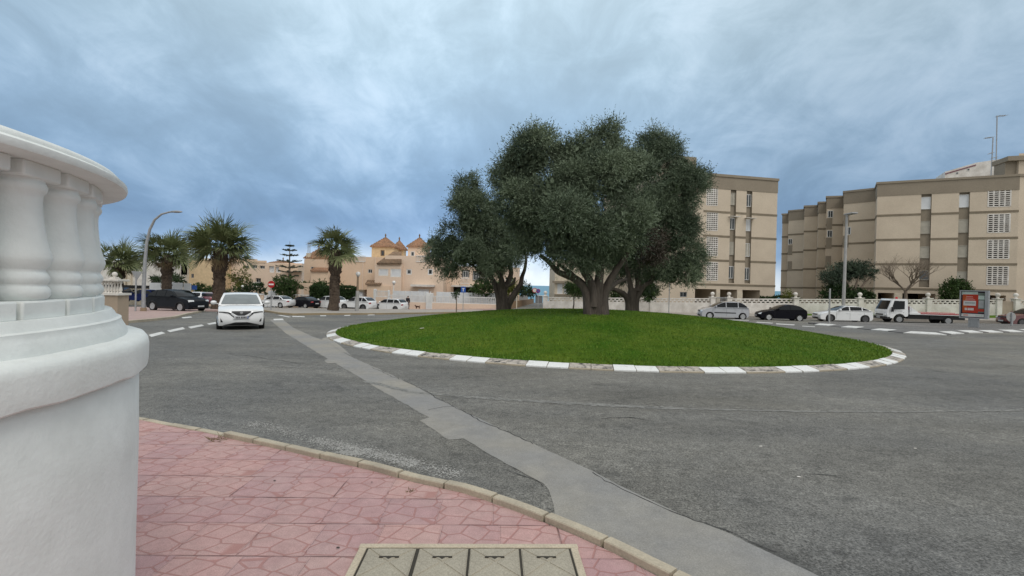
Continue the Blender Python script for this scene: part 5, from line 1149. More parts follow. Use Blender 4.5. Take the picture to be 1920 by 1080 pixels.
# ------------------------------------------------------------------ other plants
def shrub(name, label, cat, blobs, n, mat, ln=.22, wd=.10, seed=1, trunk=None, bark=None, part='foliage', tl=.5, **kw):
    b = blobs[0]; t = thing(name, label, cat, (b[0], b[1], b[2]-b[5]))
    base_, ax, wv, ti = leafcloud(blobs, n, ln, wd, seed, tl=tl, **kw); card_mesh(part, base_, ax, wv, ti, mat, t)
    if trunk:
        mb = MB()
        for pts, r0, r1 in trunk: mb.tube(pts, [r0+(r1-r0)*i/(len(pts)-1) for i in range(len(pts))], 8)
        mb.build('trunk', bark or m_trunk, t, smooth=60)
    return t
def hedge(label, x0, y0, x1, y1, Y, depth, n, seed, mat=None):
    a, b = D(x0, y1, Y), D(x1, y0, Y); rg = np.random.default_rng(seed); t = thing('hedge', label, 'hedge', (a.x, Y, a.z))
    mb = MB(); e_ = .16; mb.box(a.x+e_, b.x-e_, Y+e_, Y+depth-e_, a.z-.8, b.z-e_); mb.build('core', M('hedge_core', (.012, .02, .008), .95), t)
    f = rg.integers(0, 3, n); P = np.stack([a.x+(b.x-a.x)*rg.random(n), Y+depth*rg.random(n), a.z-.5+(b.z-a.z+.5)*rg.random(n)], 1)
    P[f == 0, 1] = Y; P[f == 1, 2] = b.z; k = (f == 2); P[k, 0] = np.where(rg.random(k.sum()) < .5, a.x, b.x)
    P[:, 2] += .12*np.sin(P[:, 0]*1.7)*(f == 1)+rg.normal(0, .06, n); P[:, 1] += rg.normal(0, .07, n)
    ax = unit(rg.normal(size=(n, 3))+np.array([0, -.5, .6]))*.2; wv = unit(np.cross(ax, rg.normal(size=(n, 3))))*.05
    card_mesh('foliage', P, ax, wv, .4+rg.normal(0, .22, n), mat or m_hedge, t); return t
hedge('clipped dark hedge behind the parked white off-roaders', 581, 540, 663, 561, 58.5, 1.5, 9000, 4)
shrub('shrub', 'rounded bush growing up against the peach porch above the hedge', 'shrub', [blob(600, 545, 14, 60.5), blob(575, 537, 8, 62), blob(640, 543, 10, 60.5)], 2600, m_green, seed=2)
shrub('tree', 'spreading dark bush left of the arched porch', 'tree', [blob(537, 536, 18, 60), blob(528, 533, 14, 60.5), blob(545, 541, 13, 60), blob(541, 551, 12, 60), blob(524, 548, 11, 60)], 5200, m_green, seed=3)
shrub('shrub', 'yellow green climber on the row house between the palms', 'climber', [blob(440, 515, 8, 82), blob(459, 512, 8, 82), blob(462, 528, 7, 82), blob(442, 530, 7, 82), blob(450, 540, 9, 81)], 3000, m_lime, seed=4)
shrub('shrub', 'dark rounded garden bush over the coping of the garden wall', 'shrub', [blob(475, 541, 12, 70), blob(487, 545, 11, 70), blob(463, 547, 10, 70), blob(452, 548, 10, 69), blob(437, 549, 8, 69)], 4200, m_hedge, seed=5)
shrub('hedge', 'low loose hedge on the garden wall beside the tall palm', 'hedge', [blob(372, 542, 8, 66), blob(382, 545, 8, 66), blob(394, 546, 8, 66), blob(366, 538, 6, 66), blob(403, 547, 7, 66)], 3000, m_green, seed=6)
shrub('shrub', 'dark bushes against the white house behind the palm by the lamp', 'shrub', [blob(297, 522, 9, 74), blob(290, 525, 7, 74), blob(330, 524, 9, 74), blob(340, 527, 8, 74), blob(318, 520, 8, 75)], 3200, m_hedge, seed=7)
shrub('shrub', 'dense green bush above the white railing, left of the left olive trunk', 'shrub', [blob(905, 537, 13, 60), blob(918, 540, 12, 60), blob(893, 543, 9, 60), blob(930, 545, 12, 60)], 4200, m_green, seed=8)
shrub('shrub', 'bright bush in the garden beside the alley', 'shrub', [blob(958, 540, 13, 62), blob(966, 545, 10, 62), blob(950, 546, 10, 62)], 2600, m_lime, seed=9)
shrub('shrub', 'dark bush overhanging the alley wall before the sea', 'shrub', [blob(984, 541, 9, 66), blob(992, 545, 8, 68), blob(976, 544, 8, 66), blob(999, 549, 6, 70)], 2600, m_hedge, seed=10)
shrub('shrub', 'low green hedge behind the pierced wall beneath the main olive', 'shrub', [blob(1148, 555, 9, 55), blob(1160, 556, 8, 55)], 1500, m_green, seed=11)
shrub('cypress', 'column shaped green shrub right of the right olive trunk', 'shrub', [blob(1213, 540, 12, 50), blob(1214, 520, 9, 50), blob(1209, 552, 11, 50), blob(1222, 548, 9, 50)], 4200, m_green, seed=12)
p0 = D(1074, 584, 50); pc = D(1076, 556, 50)
shrub('clipped_tree', 'small mushroom clipped tree between the olive trunks', 'tree', [blob(1066, 543, 9, 50, sz=.8), blob(1082, 543, 9.5, 50, sz=.8), blob(1074, 541, 11, 50, sz=.8), blob(1088, 546, 6, 50), blob(1080, 550, 6, 50)], 5500, m_green, .15, .07, seed=13, trunk=[([p0, (p0.x+.1, 50, (p0.z+pc.z)/2), pc, D(1070, 548, 50)], .09, .04), ([pc, D(1082, 548, 50)], .05, .03)])
p0 = D(855.5, 589, 44)
shrub('sapling', 'thin bare sapling with a tuft of leaves before the white railing', 'sapling', [blob(852, 554, 3.2, 44), blob(857, 552, 3, 44), blob(859, 549, 2, 44)], 500, m_hedge, .14, .05, seed=14, trunk=[([p0, D(856, 570, 44), D(856, 556, 44)], .06, .04)], bark=m_twig, tl=.2)
# euphorbia-like umbrella tree in the block's garden
tr = []
for pts in ([(1598, 566), (1596, 545), (1588, 528), (1578, 515)], [(1600, 566), (1602, 545), (1606, 530), (1612, 515)], [(1602, 566), (1610, 545), (1622, 530), (1634, 518)], [(1594, 566), (1580, 545), (1564, 528), (1556, 518)]): tr.append(([D(x, y, 51.5) for x, y in pts], .16, .07))
shrub('umbrella_tree', 'dark green flat crowned tree behind the right lamp post', 'tree', [blob(*q) for q in ((1560, 513, 13, 51.5), (1575, 507, 12, 51.5, .8), (1592, 505, 13, 51.5, .5), (1608, 505, 13, 51.5), (1623, 508, 13, 51.5), (1633, 515, 9, 51.5), (1552, 520, 8, 51.5), (1568, 522, 11, 51.5, .5), (1588, 515, 12, 51.5, 1), (1605, 516, 12, 51.5, 1), (1556, 530, 8, 51.5), (1572, 535, 9, 52))], 15000, m_conif, .22, .06, seed=15, trunk=tr, bark=m_twig)
shrub('shrub', 'mass of dark shrubs under the flat crowned tree behind the wall', 'shrub', [blob(*q) for q in ((1565, 550, 13, 51.2), (1585, 553, 12, 51.2), (1605, 553, 12, 51.4), (1620, 555, 10, 51.4), (1550, 555, 8, 51.2))], 7000, m_hedge, seed=16)
shrub('shrub', 'trailing green bush behind the wall above the billboard', 'shrub', [blob(*q) for q in ((1785, 548, 13, 50), (1798, 543, 11, 50), (1775, 555, 9, 50), (1803, 552, 10, 50), (1796, 530, 7, 50), (1786, 535, 6, 50), (1808, 536, 4, 50))], 5200, m_green, seed=17, trunk=[([D(1790, 566, 50), D(1790, 545, 50), D(1800, 530, 50)], .06, .03)])
shrub('shrub', 'pale leafy plant by the wall finial above the black hatchback', 'shrub', [blob(1475, 556, 4, 50.5), blob(1481, 557, 4, 50.5)], 500, m_lime, .2, .1, seed=18)
hedge('low dark hedge line along the top of the boundary wall behind the black hatchback', 1432, 559, 1500, 563, 51.5, .8, 2500, 7)
# bare branching tree
def bare(label, px, pb, Y, seed, H):
    r = random.Random(seed); b = D(px, pb, Y); t = thing('bare_tree', label, 'tree', b); mb = MB()
    def br(p, d, l, rad, dep):
        q = p+d*l; mid = p+d*l*.5+Vector((r.uniform(-.05, .05)*l, r.uniform(-.05, .05)*l, .02*l)); mb.tube([p, mid, q], [rad, rad*.88, rad*.72], 6 if dep < 3 else 4, cap=False)
        if dep >= 7: return
        for k in range(3 if dep < 3 else 2):
            nd_ = (d+Vector((r.uniform(-.75, .75), r.uniform(-.75, .75), r.uniform(-.1, .45)))).normalized(); br(q, nd_, l*r.uniform(.66, .9), rad*.62, dep+1)
    for k in range(5):
        a = 2*PI*k/5+r.random(); br(b+Vector((0, 0, H*.28)), Vector((math.cos(a)*.75, math.sin(a)*.75, .8)).normalized(), H*.2, .10, 1)
    mb.tube([b, b+Vector((.05, 0, H*.15)), b+Vector((0, 0, H*.3))], [.2, .17, .15], 10); mb.build('branches', m_twig, t, fix=False); return t
bare('leafless spreading tree behind the flatbed truck cab', 1697, 572, 50.5, 4, 5.4)
# norfolk pine
def norfolk(label, px, pb, pt, Y):
    b, tp = D(px, pb, Y), D(px+1.5, pt, Y); t = thing('norfolk_pine', label, 'tree', b); MB().tube([b, b.lerp(tp, .5), tp], [.22, .13, .02], 8).build('trunk', m_twig, t)
    rg = np.random.default_rng(8); B, A, W_, T = [], [], [], []; H = tp.z-b.z; mb = MB()
    for k, (q, R) in enumerate(((.38, 1.2), (.45, 1.4), (.53, 1.65), (.63, 1.5), (.74, 1.05), (.83, .75), (.91, .4))):
        c = b.lerp(tp, q)
        for j in range(7):
            a = 2*PI*(j+.5*k)/7+rg.normal(0, .1); d = Vector((math.cos(a), math.sin(a), .16)); e_ = c+d*R; mb.tube([c, e_], [.05, .02], 4, cap=False)
            for m_ in range(34):
                s_ = rg.random()**.7; p = c+d*R*s_; B.append(p+Vector(rg.normal(0, .03, 3))); dr_ = Vector((rg.normal(), rg.normal(), rg.normal()*.5+.4)).normalized(); A.append((dr_*.7+d.normalized()*.6)*.28); W_.append(dr_.cross(d).normalized()*.05); T.append(.4+rg.normal(0, .2))
    mb.build('branches', m_twig, t, fix=False); card_mesh('foliage', np.array(B), np.array(A), np.array(W_), np.array(T), m_conif, t)
norfolk('slender tiered norfolk pine rising above the no entry sign', 542, 560, 452, 64)

# weeds and small litter
def litter(label, name, cat, px, py, dz_, size, mat, up=0):
    p = G(px, py); z = (zi(p.x, p.y) if (p.xy-IC).length < IR-.5 else zg(p.x, p.y))+dz_; mb = MB(); r = random.Random(int(px)); k = 9
    pts = [(size*(.6+.5*r.random())*math.cos(2*PI*i/k), size*.55*(.6+.5*r.random())*math.sin(2*PI*i/k)) for i in range(k)]
    mb.add([(p.x+x, p.y+y, z+.25*up*x) for x, y in pts]+[(p.x+x*.8, p.y+y*.8, z+size*.12+.25*up*x) for x, y in pts], [tuple(range(k, 2*k)), *[(i, (i+1) % k, k+(i+1) % k, k+i) for i in range(k)]]); tag(mb.build(name, mat), label, cat)
litter('pale scrap of paper lying on the near side of the lawn', 'paper_scrap', 'litter', 790, 640.5, .05, .10, m_plaster2, .5)
litter('white flake on the road at the right, farther of the two', 'paper_flake', 'litter', 1716, 841.5, .006, .022, m_plaster2)
litter('white flake on the middle of the near road', 'paper_flake', 'litter', 1426, 837.5, .006, .022, m_plaster2)
litter('white shred on the road at right, right of the concrete strip', 'paper_flake', 'litter', 1498, 895, .006, .022, m_plaster2)
litter('dark dried leaf on the pink tiles left of the utility covers', 'dry_leaf', 'leaf', 634, 1032, .02, .018, m_slot)
litter('tiny dark leaf on the pink tiles nearest the kerb corner', 'dry_leaf', 'leaf', 515, 905, .02, .015, m_slot)
litter('small dark leaf on the pink tiles beside a tile joint', 'dry_leaf', 'leaf', 697, 908, .02, .012, m_slot)
rg = np.random.default_rng(5)
def weedtuft(label, px, py, n, R, mat, h=.05, name='weed', cat='weed', wd=.004):
    p = G(px, py); z = zg(p.x, p.y)+.012; B = np.stack([p.x+rg.normal(0, R, n), p.y+rg.normal(0, R*.5, n), np.full(n, z)], 1); ax = unit(rg.normal(size=(n, 3))*np.array([1, 1, .5])+np.array([0, 0, .5]))*h*(.5+rg.random((n, 1))); wv = unit(np.cross(ax, rg.normal(size=(n, 3))))*wd
    o = card_mesh(name, B, ax, wv, rg.random(n), mat); tag(o, label, cat); return o
weedtuft('dry weed sprouting where the kerb starts to stand proud of the tiles', 412, 828, 40, .05, m_dead, .10)
weedtuft('weed tuft in the tile joint below the second kerb stone', 768, 925, 24, .02, m_dead, .03)
n = 90; fx, fy = [], []
for k in range(n):
    q = G(*[(840+rg.normal(0, 12), 604+rg.normal(0, 2)), (925+rg.normal(0, 25), 602+rg.normal(0, 2)), (1060+rg.normal(0, 40), 616+rg.normal(0, 5))][k % 3]); fx.append(q.x); fy.append(q.y)
pz = np.array([zi(a, b)+.07 for a, b in zip(fx, fy)]); B = np.stack([fx, fy, pz], 1); ax = unit(rg.normal(size=(n, 3)))*.05; wv = unit(np.cross(ax, rg.normal(size=(n, 3))))*.02
card_mesh('flowers', B, ax, wv, rg.random(n), m_flower, kind='stuff')

# ------------------------------------------------------------------ vehicles
def interp(P, x):
    for (a, b), (c, d) in zip(P, P[1:]):
        if a <= x <= c: return b+(d-b)*(x-a)/max(1e-6, c-a)
    return P[0][1] if x < P[0][0] else P[-1][1]
FR = [-1, -.95, -.8, -.45, 0, .45, .8, .95, 1]
def car(name, label, cat, loc, rz, mpaint, L=4.3, W=1.8, H=1.5, wr=.32, fo=.88, wb=2.6, zhf=.72, zhc=.95, dc=1.15, dw=1.95, dd=3.3, de=4.05, zbr=.98, boot=None, rim=m_rim, clad=False, pillars=(2.35,), front='slot', group=None, dg0=.25, dg1=None, plate=True, deco=None):
    t = thing(name, label, cat, loc, rz, group)
    ra = wr+.055; a1, a2 = fo, fo+wb
    zt = zbr if boot is None else boot
    top = [(.10, .23), (.015, .33), (0, .47), (.02, .58), (.07, zhf-.10), (.15, zhf-.015), (.32, zhf+.03), (dc*.6, zhf+(zhc-zhf)*.72), (dc, zhc), ((dc+de)/2, (zhc+zbr)/2+.01), (de, zbr)]
    if boot is not None: top += [((de+L)/2, zbr-.01), (L-.16, boot)]
    top += [(L-.05, zt-.05), (L-.015, zt-.18), (L, .60), (L-.005, .46), (L-.05, .34), (L-.14, .25)]
    def arch(c): return [(c+ra*math.cos(th), max(.2, wr+ra*math.sin(th))) for th in [math.radians(a) for a in (-22, 0, 25, 50, 75, 105, 130, 155, 180, 202)]]
    prof = top+[(p, z) for p, z in arch(a2)]+[(p, z) for p, z in arch(a1)]; nT = len(top); n = len(prof)
    def lowP(d, z, f):
        X = L/2-d; e_ = (abs(X)/(L/2))**6; hw = W/2*(1-(.06*((z-.6)/.4)**2 if z > .6 else .05*((.6-z)/.4)**2))
        y = f*hw*(1-.09*e_*(1 if abs(f) > .3 else .6)); X -= (1 if X > 0 else -1)*.17*abs(f)**2.6*e_
        if z > .62: z -= .055*abs(f)**4*min(1, (z-.62)/.25)
        return Vector((X, y, z))
    mb = MB(); nf = len(FR); vs = [lowP(d, z, f) for f in FR for d, z in prof]
    for k in range(nf-1):
        for i in range(n):
            j = (i+1) % n; mb.m.append(1 if i >= nT-1 else 0); mb.f.append((k*n+i, k*n+j, (k+1)*n+j, (k+1)*n+i))
    mb.v = [tuple(v) for v in vs]; mb.f += [tuple(range(n))[::-1], tuple((nf-1)*n+i for i in range(n))]; mb.m += [0, 0]
    body = mb.build('body', [mpaint, m_plastic], t, smooth=42, local=True)
    # cabin
    GP = [(dc-.03, zhc-.03), (dc+(dw-dc)*.5, zhc+(H-.06-zhc)*.56), (dw, H-.055), (dw+(dd-dw)*.3, H-.008), (dw+(dd-dw)*.6, H), (dd, H-.04), (dd+(de-dd)*.5, H-.04+(zbr-H+.04)*.42), (de+.01, zbr-.02)]
    belt = [(dc-.03, zhc-.03), (de+.01, zbr-.02)]; wbt, wtp = W/2*.945, W/2*.74
    def hwid(d, z): b = interp(belt, d); return wbt+(wtp-wbt)*cl_((z-b)/(H-b), 0, 1)**1.15
    def gP(d, z, f):
        X = L/2-d; q = cl_((dw-d)/(dw-dc)+.35, 0, 1); q2 = cl_((d-dd)/(de-dd)+.2, 0, 1); X += (-.13*q+.10*q2)*f*f
        return Vector((X, f*hwid(d, z), z-(.03*f*f if z > H-.1 else 0)))
    mb = MB(); g = len(GP); mb.v = [tuple(gP(d, z, f)) for f in FR for d, z in GP]
    for k in range(nf-1):
        for i in range(g-1): mb.f.append((k*g+i, k*g+i+1, (k+1)*g+i+1, (k+1)*g+i)); mb.m.append(0)
    mb.f += [tuple(range(g))[::-1], tuple((nf-1)*g+i for i in range(g))]; mb.m += [0, 0]
    mb.build('roof', mpaint, t, smooth=45, local=True)
    def glasspatch(nm, i0, i1, t0, t1, fw0, fw1, mat):
        mb = MB(); pts = GP[i0:i1+1]; S = []
        for k in range(7):
            q = t0+(t1-t0)*k/6; u = q*(len(pts)-1); j = min(int(u), len(pts)-2); u -= j; S.append((pts[j][0]+(pts[j+1][0]-pts[j][0])*u, pts[j][1]+(pts[j+1][1]-pts[j][1])*u))
        sg = 1 if i0 == 0 else -1
        for k, (d, z) in enumerate(S):
            for m_ in range(9):
                f = (-1+2*m_/8)*(fw0+(fw1-fw0)*k/6); p = gP(d, z, f); mb.v.append((p.x+.012*sg, p.y, p.z+.008))
        mb.f = [(k*9+m_, k*9+m_+1, k*9+m_+10, k*9+m_+9) for k in range(6) for m_ in range(8)]; mb.m = [0]*48; mb.build(nm, mat, t, smooth=60, local=True)
    glasspatch('windscreen', 0, 2, .10, .93, .90, .86, m_wsglass if front == 'v' else m_cglass); glasspatch('rear_window', 5, 7, .12, .86, .84, .86, m_cglass)
    dg1 = dg1 or de-.1
    cuts = [dc+dg0, *pillars, dg1]
    for s_ in (-1, 1):
        for a, b in zip(cuts, cuts[1:]):
            a, b = a+.035, b-.035; mb = MB(); k = 8; row = []
            for i in range(k+1):
                d = a+(b-a)*i/k; lo = interp(belt, d)+.045; hi = min(interp(GP, d)-.06, H-.10)
                if hi-lo < .03: continue
                for z in (lo, (lo+hi)/2, hi): mb.v.append((L/2-d, s_*(hwid(d, z)+.007), z))
            r_ = len(mb.v)//3
            if r_ < 2: continue
            mb.f = [(i*3+j, i*3+j+1, i*3+j+4, i*3+j+3) for i in range(r_-1) for j in (0, 1)]; mb.m = [0]*len(mb.f); mb.build('side_window', m_cglass, t, smooth=60, local=True)
    # patches on nose and tail
    nose = sorted([(z, d) for d, z in top[:7]]); tail = sorted([(z, d) for d, z in top[-6:]])
    def patch(nm, f0, f1, lo, hi, mat, off=.012, rear=False, nz=4, nfx=8):
        mb = MB()
        for k in range(nfx+1):
            f = f0+(f1-f0)*k/nfx; q = k/nfx; z0, z1 = (lo(q) if callable(lo) else lo), (hi(q) if callable(hi) else hi)
            for j in range(nz+1):
                z = z0+(z1-z0)*j/nz; d = interp(tail if rear else nose, z); p = lowP(d, z, f); sg = -1 if rear else 1
                mb.v.append((p.x+sg*off, p.y*(1+off*.6), p.z+(off*.5 if z > zhf-.1 and not rear else 0)))
        mb.f = [(k*(nz+1)+j, k*(nz+1)+j+1, (k+1)*(nz+1)+j+1, (k+1)*(nz+1)+j) for k in range(nfx) for j in range(nz)]; mb.m = [0]*len(mb.f); return mb.build(nm, mat, t, smooth=60, local=True)
    if front == 'v':
        patch('grille', -.42, .42, lambda q: zhf-.10-.17*min(1, 2.4*min(q, 1-q)), zhf-.055, m_plastic, .012, nfx=20)
        for a, b in ((-.50, -.24), (.24, .50)):
            f = (lambda q: zhf-.06-.20*q) if a < 0 else (lambda q: zhf-.06-.20*(1-q)); patch('grille_trim', a, b, lambda q, f=f: f(q)-.035, lambda q, f=f: f(q), m_chrome, .022)
            f2_ = (lambda q: zhf-.10-.20*q) if a < 0 else (lambda q: zhf-.10-.20*(1-q)); patch('grille_surround', a-(.07 if a < 0 else -.07), b-(.07 if a < 0 else -.07), lambda q, f=f2_: f(q)-.03, lambda q, f=f2_: f(q)+.02, m_plastic, .016)
        patch('grille_trim', -.24, .24, zhf-.285, zhf-.245, m_chrome, .022)
        mb = MB(); p = lowP(interp(nose, zhf-.13), zhf-.13, 0); mb.lathe([(.055, 0), (.055, .02), (.04, .022)], 20, M4=Matrix.Translation((p.x, 0, zhf-.13)) @ Matrix.Rotation(PI/2, 4, 'Y')); mb.build('badge', m_chrome, t, local=True)
        for s_ in (-1, 1):
            hl = lambda q, s_=s_: zhf-.115+.085*(q if s_ > 0 else 1-q)
            patch('headlight', .44*s_ if s_ > 0 else -.97, .97 if s_ > 0 else -.44, hl, lambda q, s_=s_: hl(q)+.075, m_lamp, .016)
            patch('headlight_trim', .44*s_ if s_ > 0 else -.97, .97 if s_ > 0 else -.44, lambda q, s_=s_: hl(q)-.045, lambda q, s_=s_: hl(q), m_plastic, .014)
            patch('bumper_vent', .80 if s_ > 0 else -.90, .90 if s_ > 0 else -.80, .39, lambda q, s_=s_: .40+.16*(q if s_ > 0 else 1-q), m_plastic, .014)
        patch('air_intake', -.82, .82, .24, lambda q: .25+.13*min(1, 3.0*min(q, 1-q)), m_plastic, .014, nfx=20)
    else:
        patch('grille', -.55, .55, zhf-.16, zhf-.07, m_plastic, .012); patch('air_intake', -.7, .7, .26, .38, m_plastic, .012)
        for s_ in (-1, 1): patch('headlight', .56 if s_ > 0 else -.99, .99 if s_ > 0 else -.56, zhf-.16, lambda q, s_=s_: zhf-.07+.06*(q if s_ > 0 else 1-q), m_lamp, .014)
    for s_ in (-1, 1): patch('tail_light', .62 if s_ > 0 else -.99, .99 if s_ > 0 else -.62, zt-.26, zt-.10, m_tail, .014, rear=True)
    if plate:
        for sg, z, dq in ((1, zhf-.315 if front == 'v' else .43, nose), (-1, .62 if boot is None else .6, tail)):
            p = lowP(interp(dq, z), z, 0); mb = MB(); x = p.x+sg*.03; mb.box(min(x, x+sg*.012), max(x, x+sg*.012), -.26, .26, z-.055, z+.055); 
            if front == 'v' and sg > 0:
                pb = mb; pb.box(x-.004, x+.018, -.31, .31, z-.07, z-.058, 1); pb.box(x+.0125, x+.0145, .225, .258, z-.05, z+.05, 2)
                for q in range(7): yy = .17-.055*q-(.03 if q > 3 else 0); pb.box(x+.0125, x+.0140, yy-.018, yy+.018, z-.036, z+.036, 1)
                pb.build('number_plate', [m_plate, m_plastic, m_blue], t, local=True)
            else: mb.build('number_plate', m_plate, t, local=True)
    # mirrors, handles, wheels
    for s_ in (-1, 1):
        mb = MB(); yb = W/2*.93; mb.box(L/2-dc-.42, L/2-dc-.36, min(s_*yb, s_*(yb+.1)), max(s_*yb, s_*(yb+.1)), zhc+.02, zhc+.06)
        mb.lathe([(.0001, -.12), (.07, -.10), (.10, -.04), (.105, .03), (.08, .10), (.0001, .12)], 12, M4=Matrix.Translation((L/2-dc-.36, s_*(yb+.19), zhc+.09)) @ Matrix.Diagonal((.75, 1, .85, 1)).to_4x4() @ Matrix.Rotation(PI/2, 4, 'X')); mb.build('mirror', mpaint, t, smooth=60, local=True)
        mb = MB()
        for d in pillars[:2]:
            p = lowP(d-.18, zhc-.12, s_); mb.box(p.x-.09, p.x+.09, p.y-.012, p.y+.02, p.z-.0, p.z+.028)
        mb.build('door_handle', mpaint, t, local=True)
        mb = MB()                                          # door seams
        for d in (dc+.12, *pillars[:1], a2-ra*.2 if len(pillars) > 1 else pillars[0]+.0):
            for z0, z1 in ((.30, .48), (.48, .66), (.66, zhc-.06)):
                p, q = lowP(d, z0, s_), lowP(d, z1, s_); o = .0025*s_; mb.quad((p.x-.006, p.y+o, p.z), (p.x+.006, p.y+o, p.z), (q.x+.006, q.y+o, q.z), (q.x-.006, q.y+o, q.z))
        mb.build('door_seam', m_plastic, t, local=True)
        if clad:
            mb = MB()
            for c in (a1, a2):
                for k in range(12):
                    t0, t1 = PI*(-.08+1.16*k/12), PI*(-.08+1.16*(k+1)/12)
                    P = [lowP(c+r_*math.cos(q), max(.2, wr+r_*math.sin(q)), s_) for q in (t0, t1) for r_ in (ra, ra+.06)]
                    mb.quad(*[(p.x, p.y+.008*s_, p.z) for p in (P[0], P[1], P[3], P[2])])
            P = [lowP(d, z, s_) for d, z in ((a1+ra, .2), (a2-ra, .2), (a2-ra, .36), (a1+ra, .36))]; mb.quad(*[(p.x, p.y+.008*s_, p.z) for p in P]); mb.build('cladding', m_plastic, t, local=True)
        for c in (a1, a2):
            M4 = Matrix.Translation((L/2-c, s_*(W/2-.115), wr)) @ Matrix.Rotation(-s_*PI/2, 4, 'X')
            mb = MB(); mb.lathe([(wr*.62, -.10), (wr*.9, -.105), (wr, -.075), (wr, .075), (wr*.93, .105), (wr*.68, .11), (wr*.64, .08), (wr*.64, -.1)], 32, M4=M4); wh = mb.build('wheel', m_tyre, t, smooth=50, local=True)
            mb = MB(); mb.lathe([(wr*.57, .06), (wr*.56, .03), (.0001, .03)], 30, M4=M4, mi=1); mb.lathe([(wr*.69, .10), (wr*.62, .112), (wr*.57, .10), (wr*.55, .06)], 30, M4=M4)
            for k in range(5):
                R_ = M4 @ Matrix.Rotation(2*PI*k/5, 4, 'Z')
                o = len(mb.v); mb.add([R_ @ Vector(v) for v in ((.0, -.07, .095), (.0, .07, .095), (wr*.62, .062, .104), (wr*.62, -.062, .104), (.0, -.07, .04), (.0, .07, .04), (wr*.62, .062, .04), (wr*.62, -.062, .04))], ((0, 1, 2, 3), (0, 3, 7, 4), (1, 5, 6, 2), (2, 6, 7, 3)))
            mb.lathe([(.06, .06), (.06, .1), (.03, .105), (.0001, .105)], 12, M4=M4)
            mb.build('rim', [rim, m_plastic], wh, smooth=40, local=True)
    mb = MB(); mb.box(-L/2+.35, L/2-.35, -W/2+.30, W/2-.30, .19, .6); mb.build('underside', m_plastic, t, local=True)
    if deco: deco(t, lowP)
    return t
def onroad(p, z=0): return (p.x, p.y, zg(p.x, p.y)+z)
# white car coming towards the camera
c = G(450.5, 618.5); dirv = Vector((c.x, c.y)).normalized(); ctr = Vector((c.x, c.y))+dirv*2.15
car('car', 'white crossover driving towards the camera on the road at left', 'car', (ctr.x, ctr.y, zg(ctr.x, ctr.y)), math.atan2(-dirv.y, -dirv.x)+.015, m_cwhite, 4.42, 1.84, 1.60, .345, .90, 2.66, .90, 1.07, 1.12, 1.95, 3.3, 4.2, 1.08, clad=True, front='v', pillars=(2.45, 3.35))
# dark off-roader
c = G(326, 585.5); c = Vector((c.x-.6, c.y+1.2, 0))
car('car', 'anthracite off-roader stopped beside the curved street lamp', 'car', (c.x, c.y, zg(c.x, c.y)+.06), math.radians(-15), m_cgrey, 4.48, 1.86, 1.64, .36, .9, 2.67, .95, 1.10, 1.15, 1.95, 3.5, 4.3, 1.14, clad=True, pillars=(2.4, 3.3))
# cars behind at far left
def atp(px, py, Y, z=0): p = D(px, py, Y); return (p.x, p.y, p.z+z)
car('car', 'dark blue hatchback seen between the sign post and the lamp post', 'car', atp(268, 566, 52), PI, m_cblue, 4.0, 1.72, 1.42, .30, .82, 2.45, .70, .92, 1.15, 1.95, 3.1, 3.8, .96, pillars=(2.3,))
car('car', 'black car seen from behind beside the small balustrade pillar', 'car', atp(227, 561, 55), math.radians(112), m_cblack, 4.1, 1.76, 1.5, .31, .85, 2.5, .75, .95, 1.1, 1.9, 3.3, 3.95, 1.0, pillars=(2.3,))
car('car', 'white hatchback seen from behind, right of the dark off-roader', 'car', atp(373, 570, 56), math.radians(105), m_cwhite, 4.2, 1.8, 1.5, .31, .85, 2.5, .75, .95, 1.1, 1.9, 3.3, 3.95, 1.0, pillars=(2.3,))
car('car', 'maroon car mostly hidden behind the largest palm trunk', 'car', atp(399, 571, 57), math.radians(100), m_cmar, 4.0, 1.75, 1.5, .31, .85, 2.5, .75, .95, 1.1, 1.9, 3.3, 3.85, 1.0, pillars=(2.3,))
# row parked in front of the peach houses
YP = 56.5; gP_ = 'cars parked before the peach houses'
def gp(px, Y, z=0): a, _ = ray(px, 575); return (a*Y, Y, zg(a*Y, Y)+z)
car('car', 'white sedan parked farthest left, behind the no entry sign', 'car', atp(519, 576.3, 55), math.radians(164), m_cwhite, 4.6, 1.82, 1.45, .32, .92, 2.7, .70, .95, 1.2, 2.05, 3.2, 4.05, .98, boot=1.0, pillars=(2.45, 3.4), group=gP_)
car('car', 'dark maroon black sedan parked between two white cars', 'car', atp(568, 577.3, 55.6), math.radians(158), m_cblack, 4.4, 1.76, 1.43, .31, .9, 2.55, .70, .94, 1.2, 2.05, 3.1, 3.9, .97, boot=1.0, pillars=(2.4, 3.3), group=gP_)
car('car', 'white off-roader parked behind the palm trunk', 'car', atp(617, 579, 56.2), math.radians(158), m_cwhite, 4.4, 1.85, 1.62, .35, .9, 2.65, .90, 1.06, 1.15, 1.95, 3.5, 4.25, 1.10, pillars=(2.4, 3.3), rim=m_rimd, group=gP_)
car('car', 'white off-roader with black side cladding parked behind the globe lamp post', 'car', atp(672, 581.5, 55), math.radians(160), m_cwhite, 4.5, 1.86, 1.65, .37, .9, 2.7, .92, 1.08, 1.15, 1.95, 3.5, 4.3, 1.12, clad=True, pillars=(2.4, 3.35), rim=m_rimd, group=gP_)
def decof(t, lowP):
    mb = MB()
    for s_ in (-1, 1):
        P = [lowP(d, z, s_) for d, z in ((.95, .68), (1.35, .68), (1.35, .9), (1.0, .88))]; mb.quad(*[(p.x, p.y+.006*s_, p.z) for p in P])
    mb.build('dark_wing', m_cgrey, t, local=True)
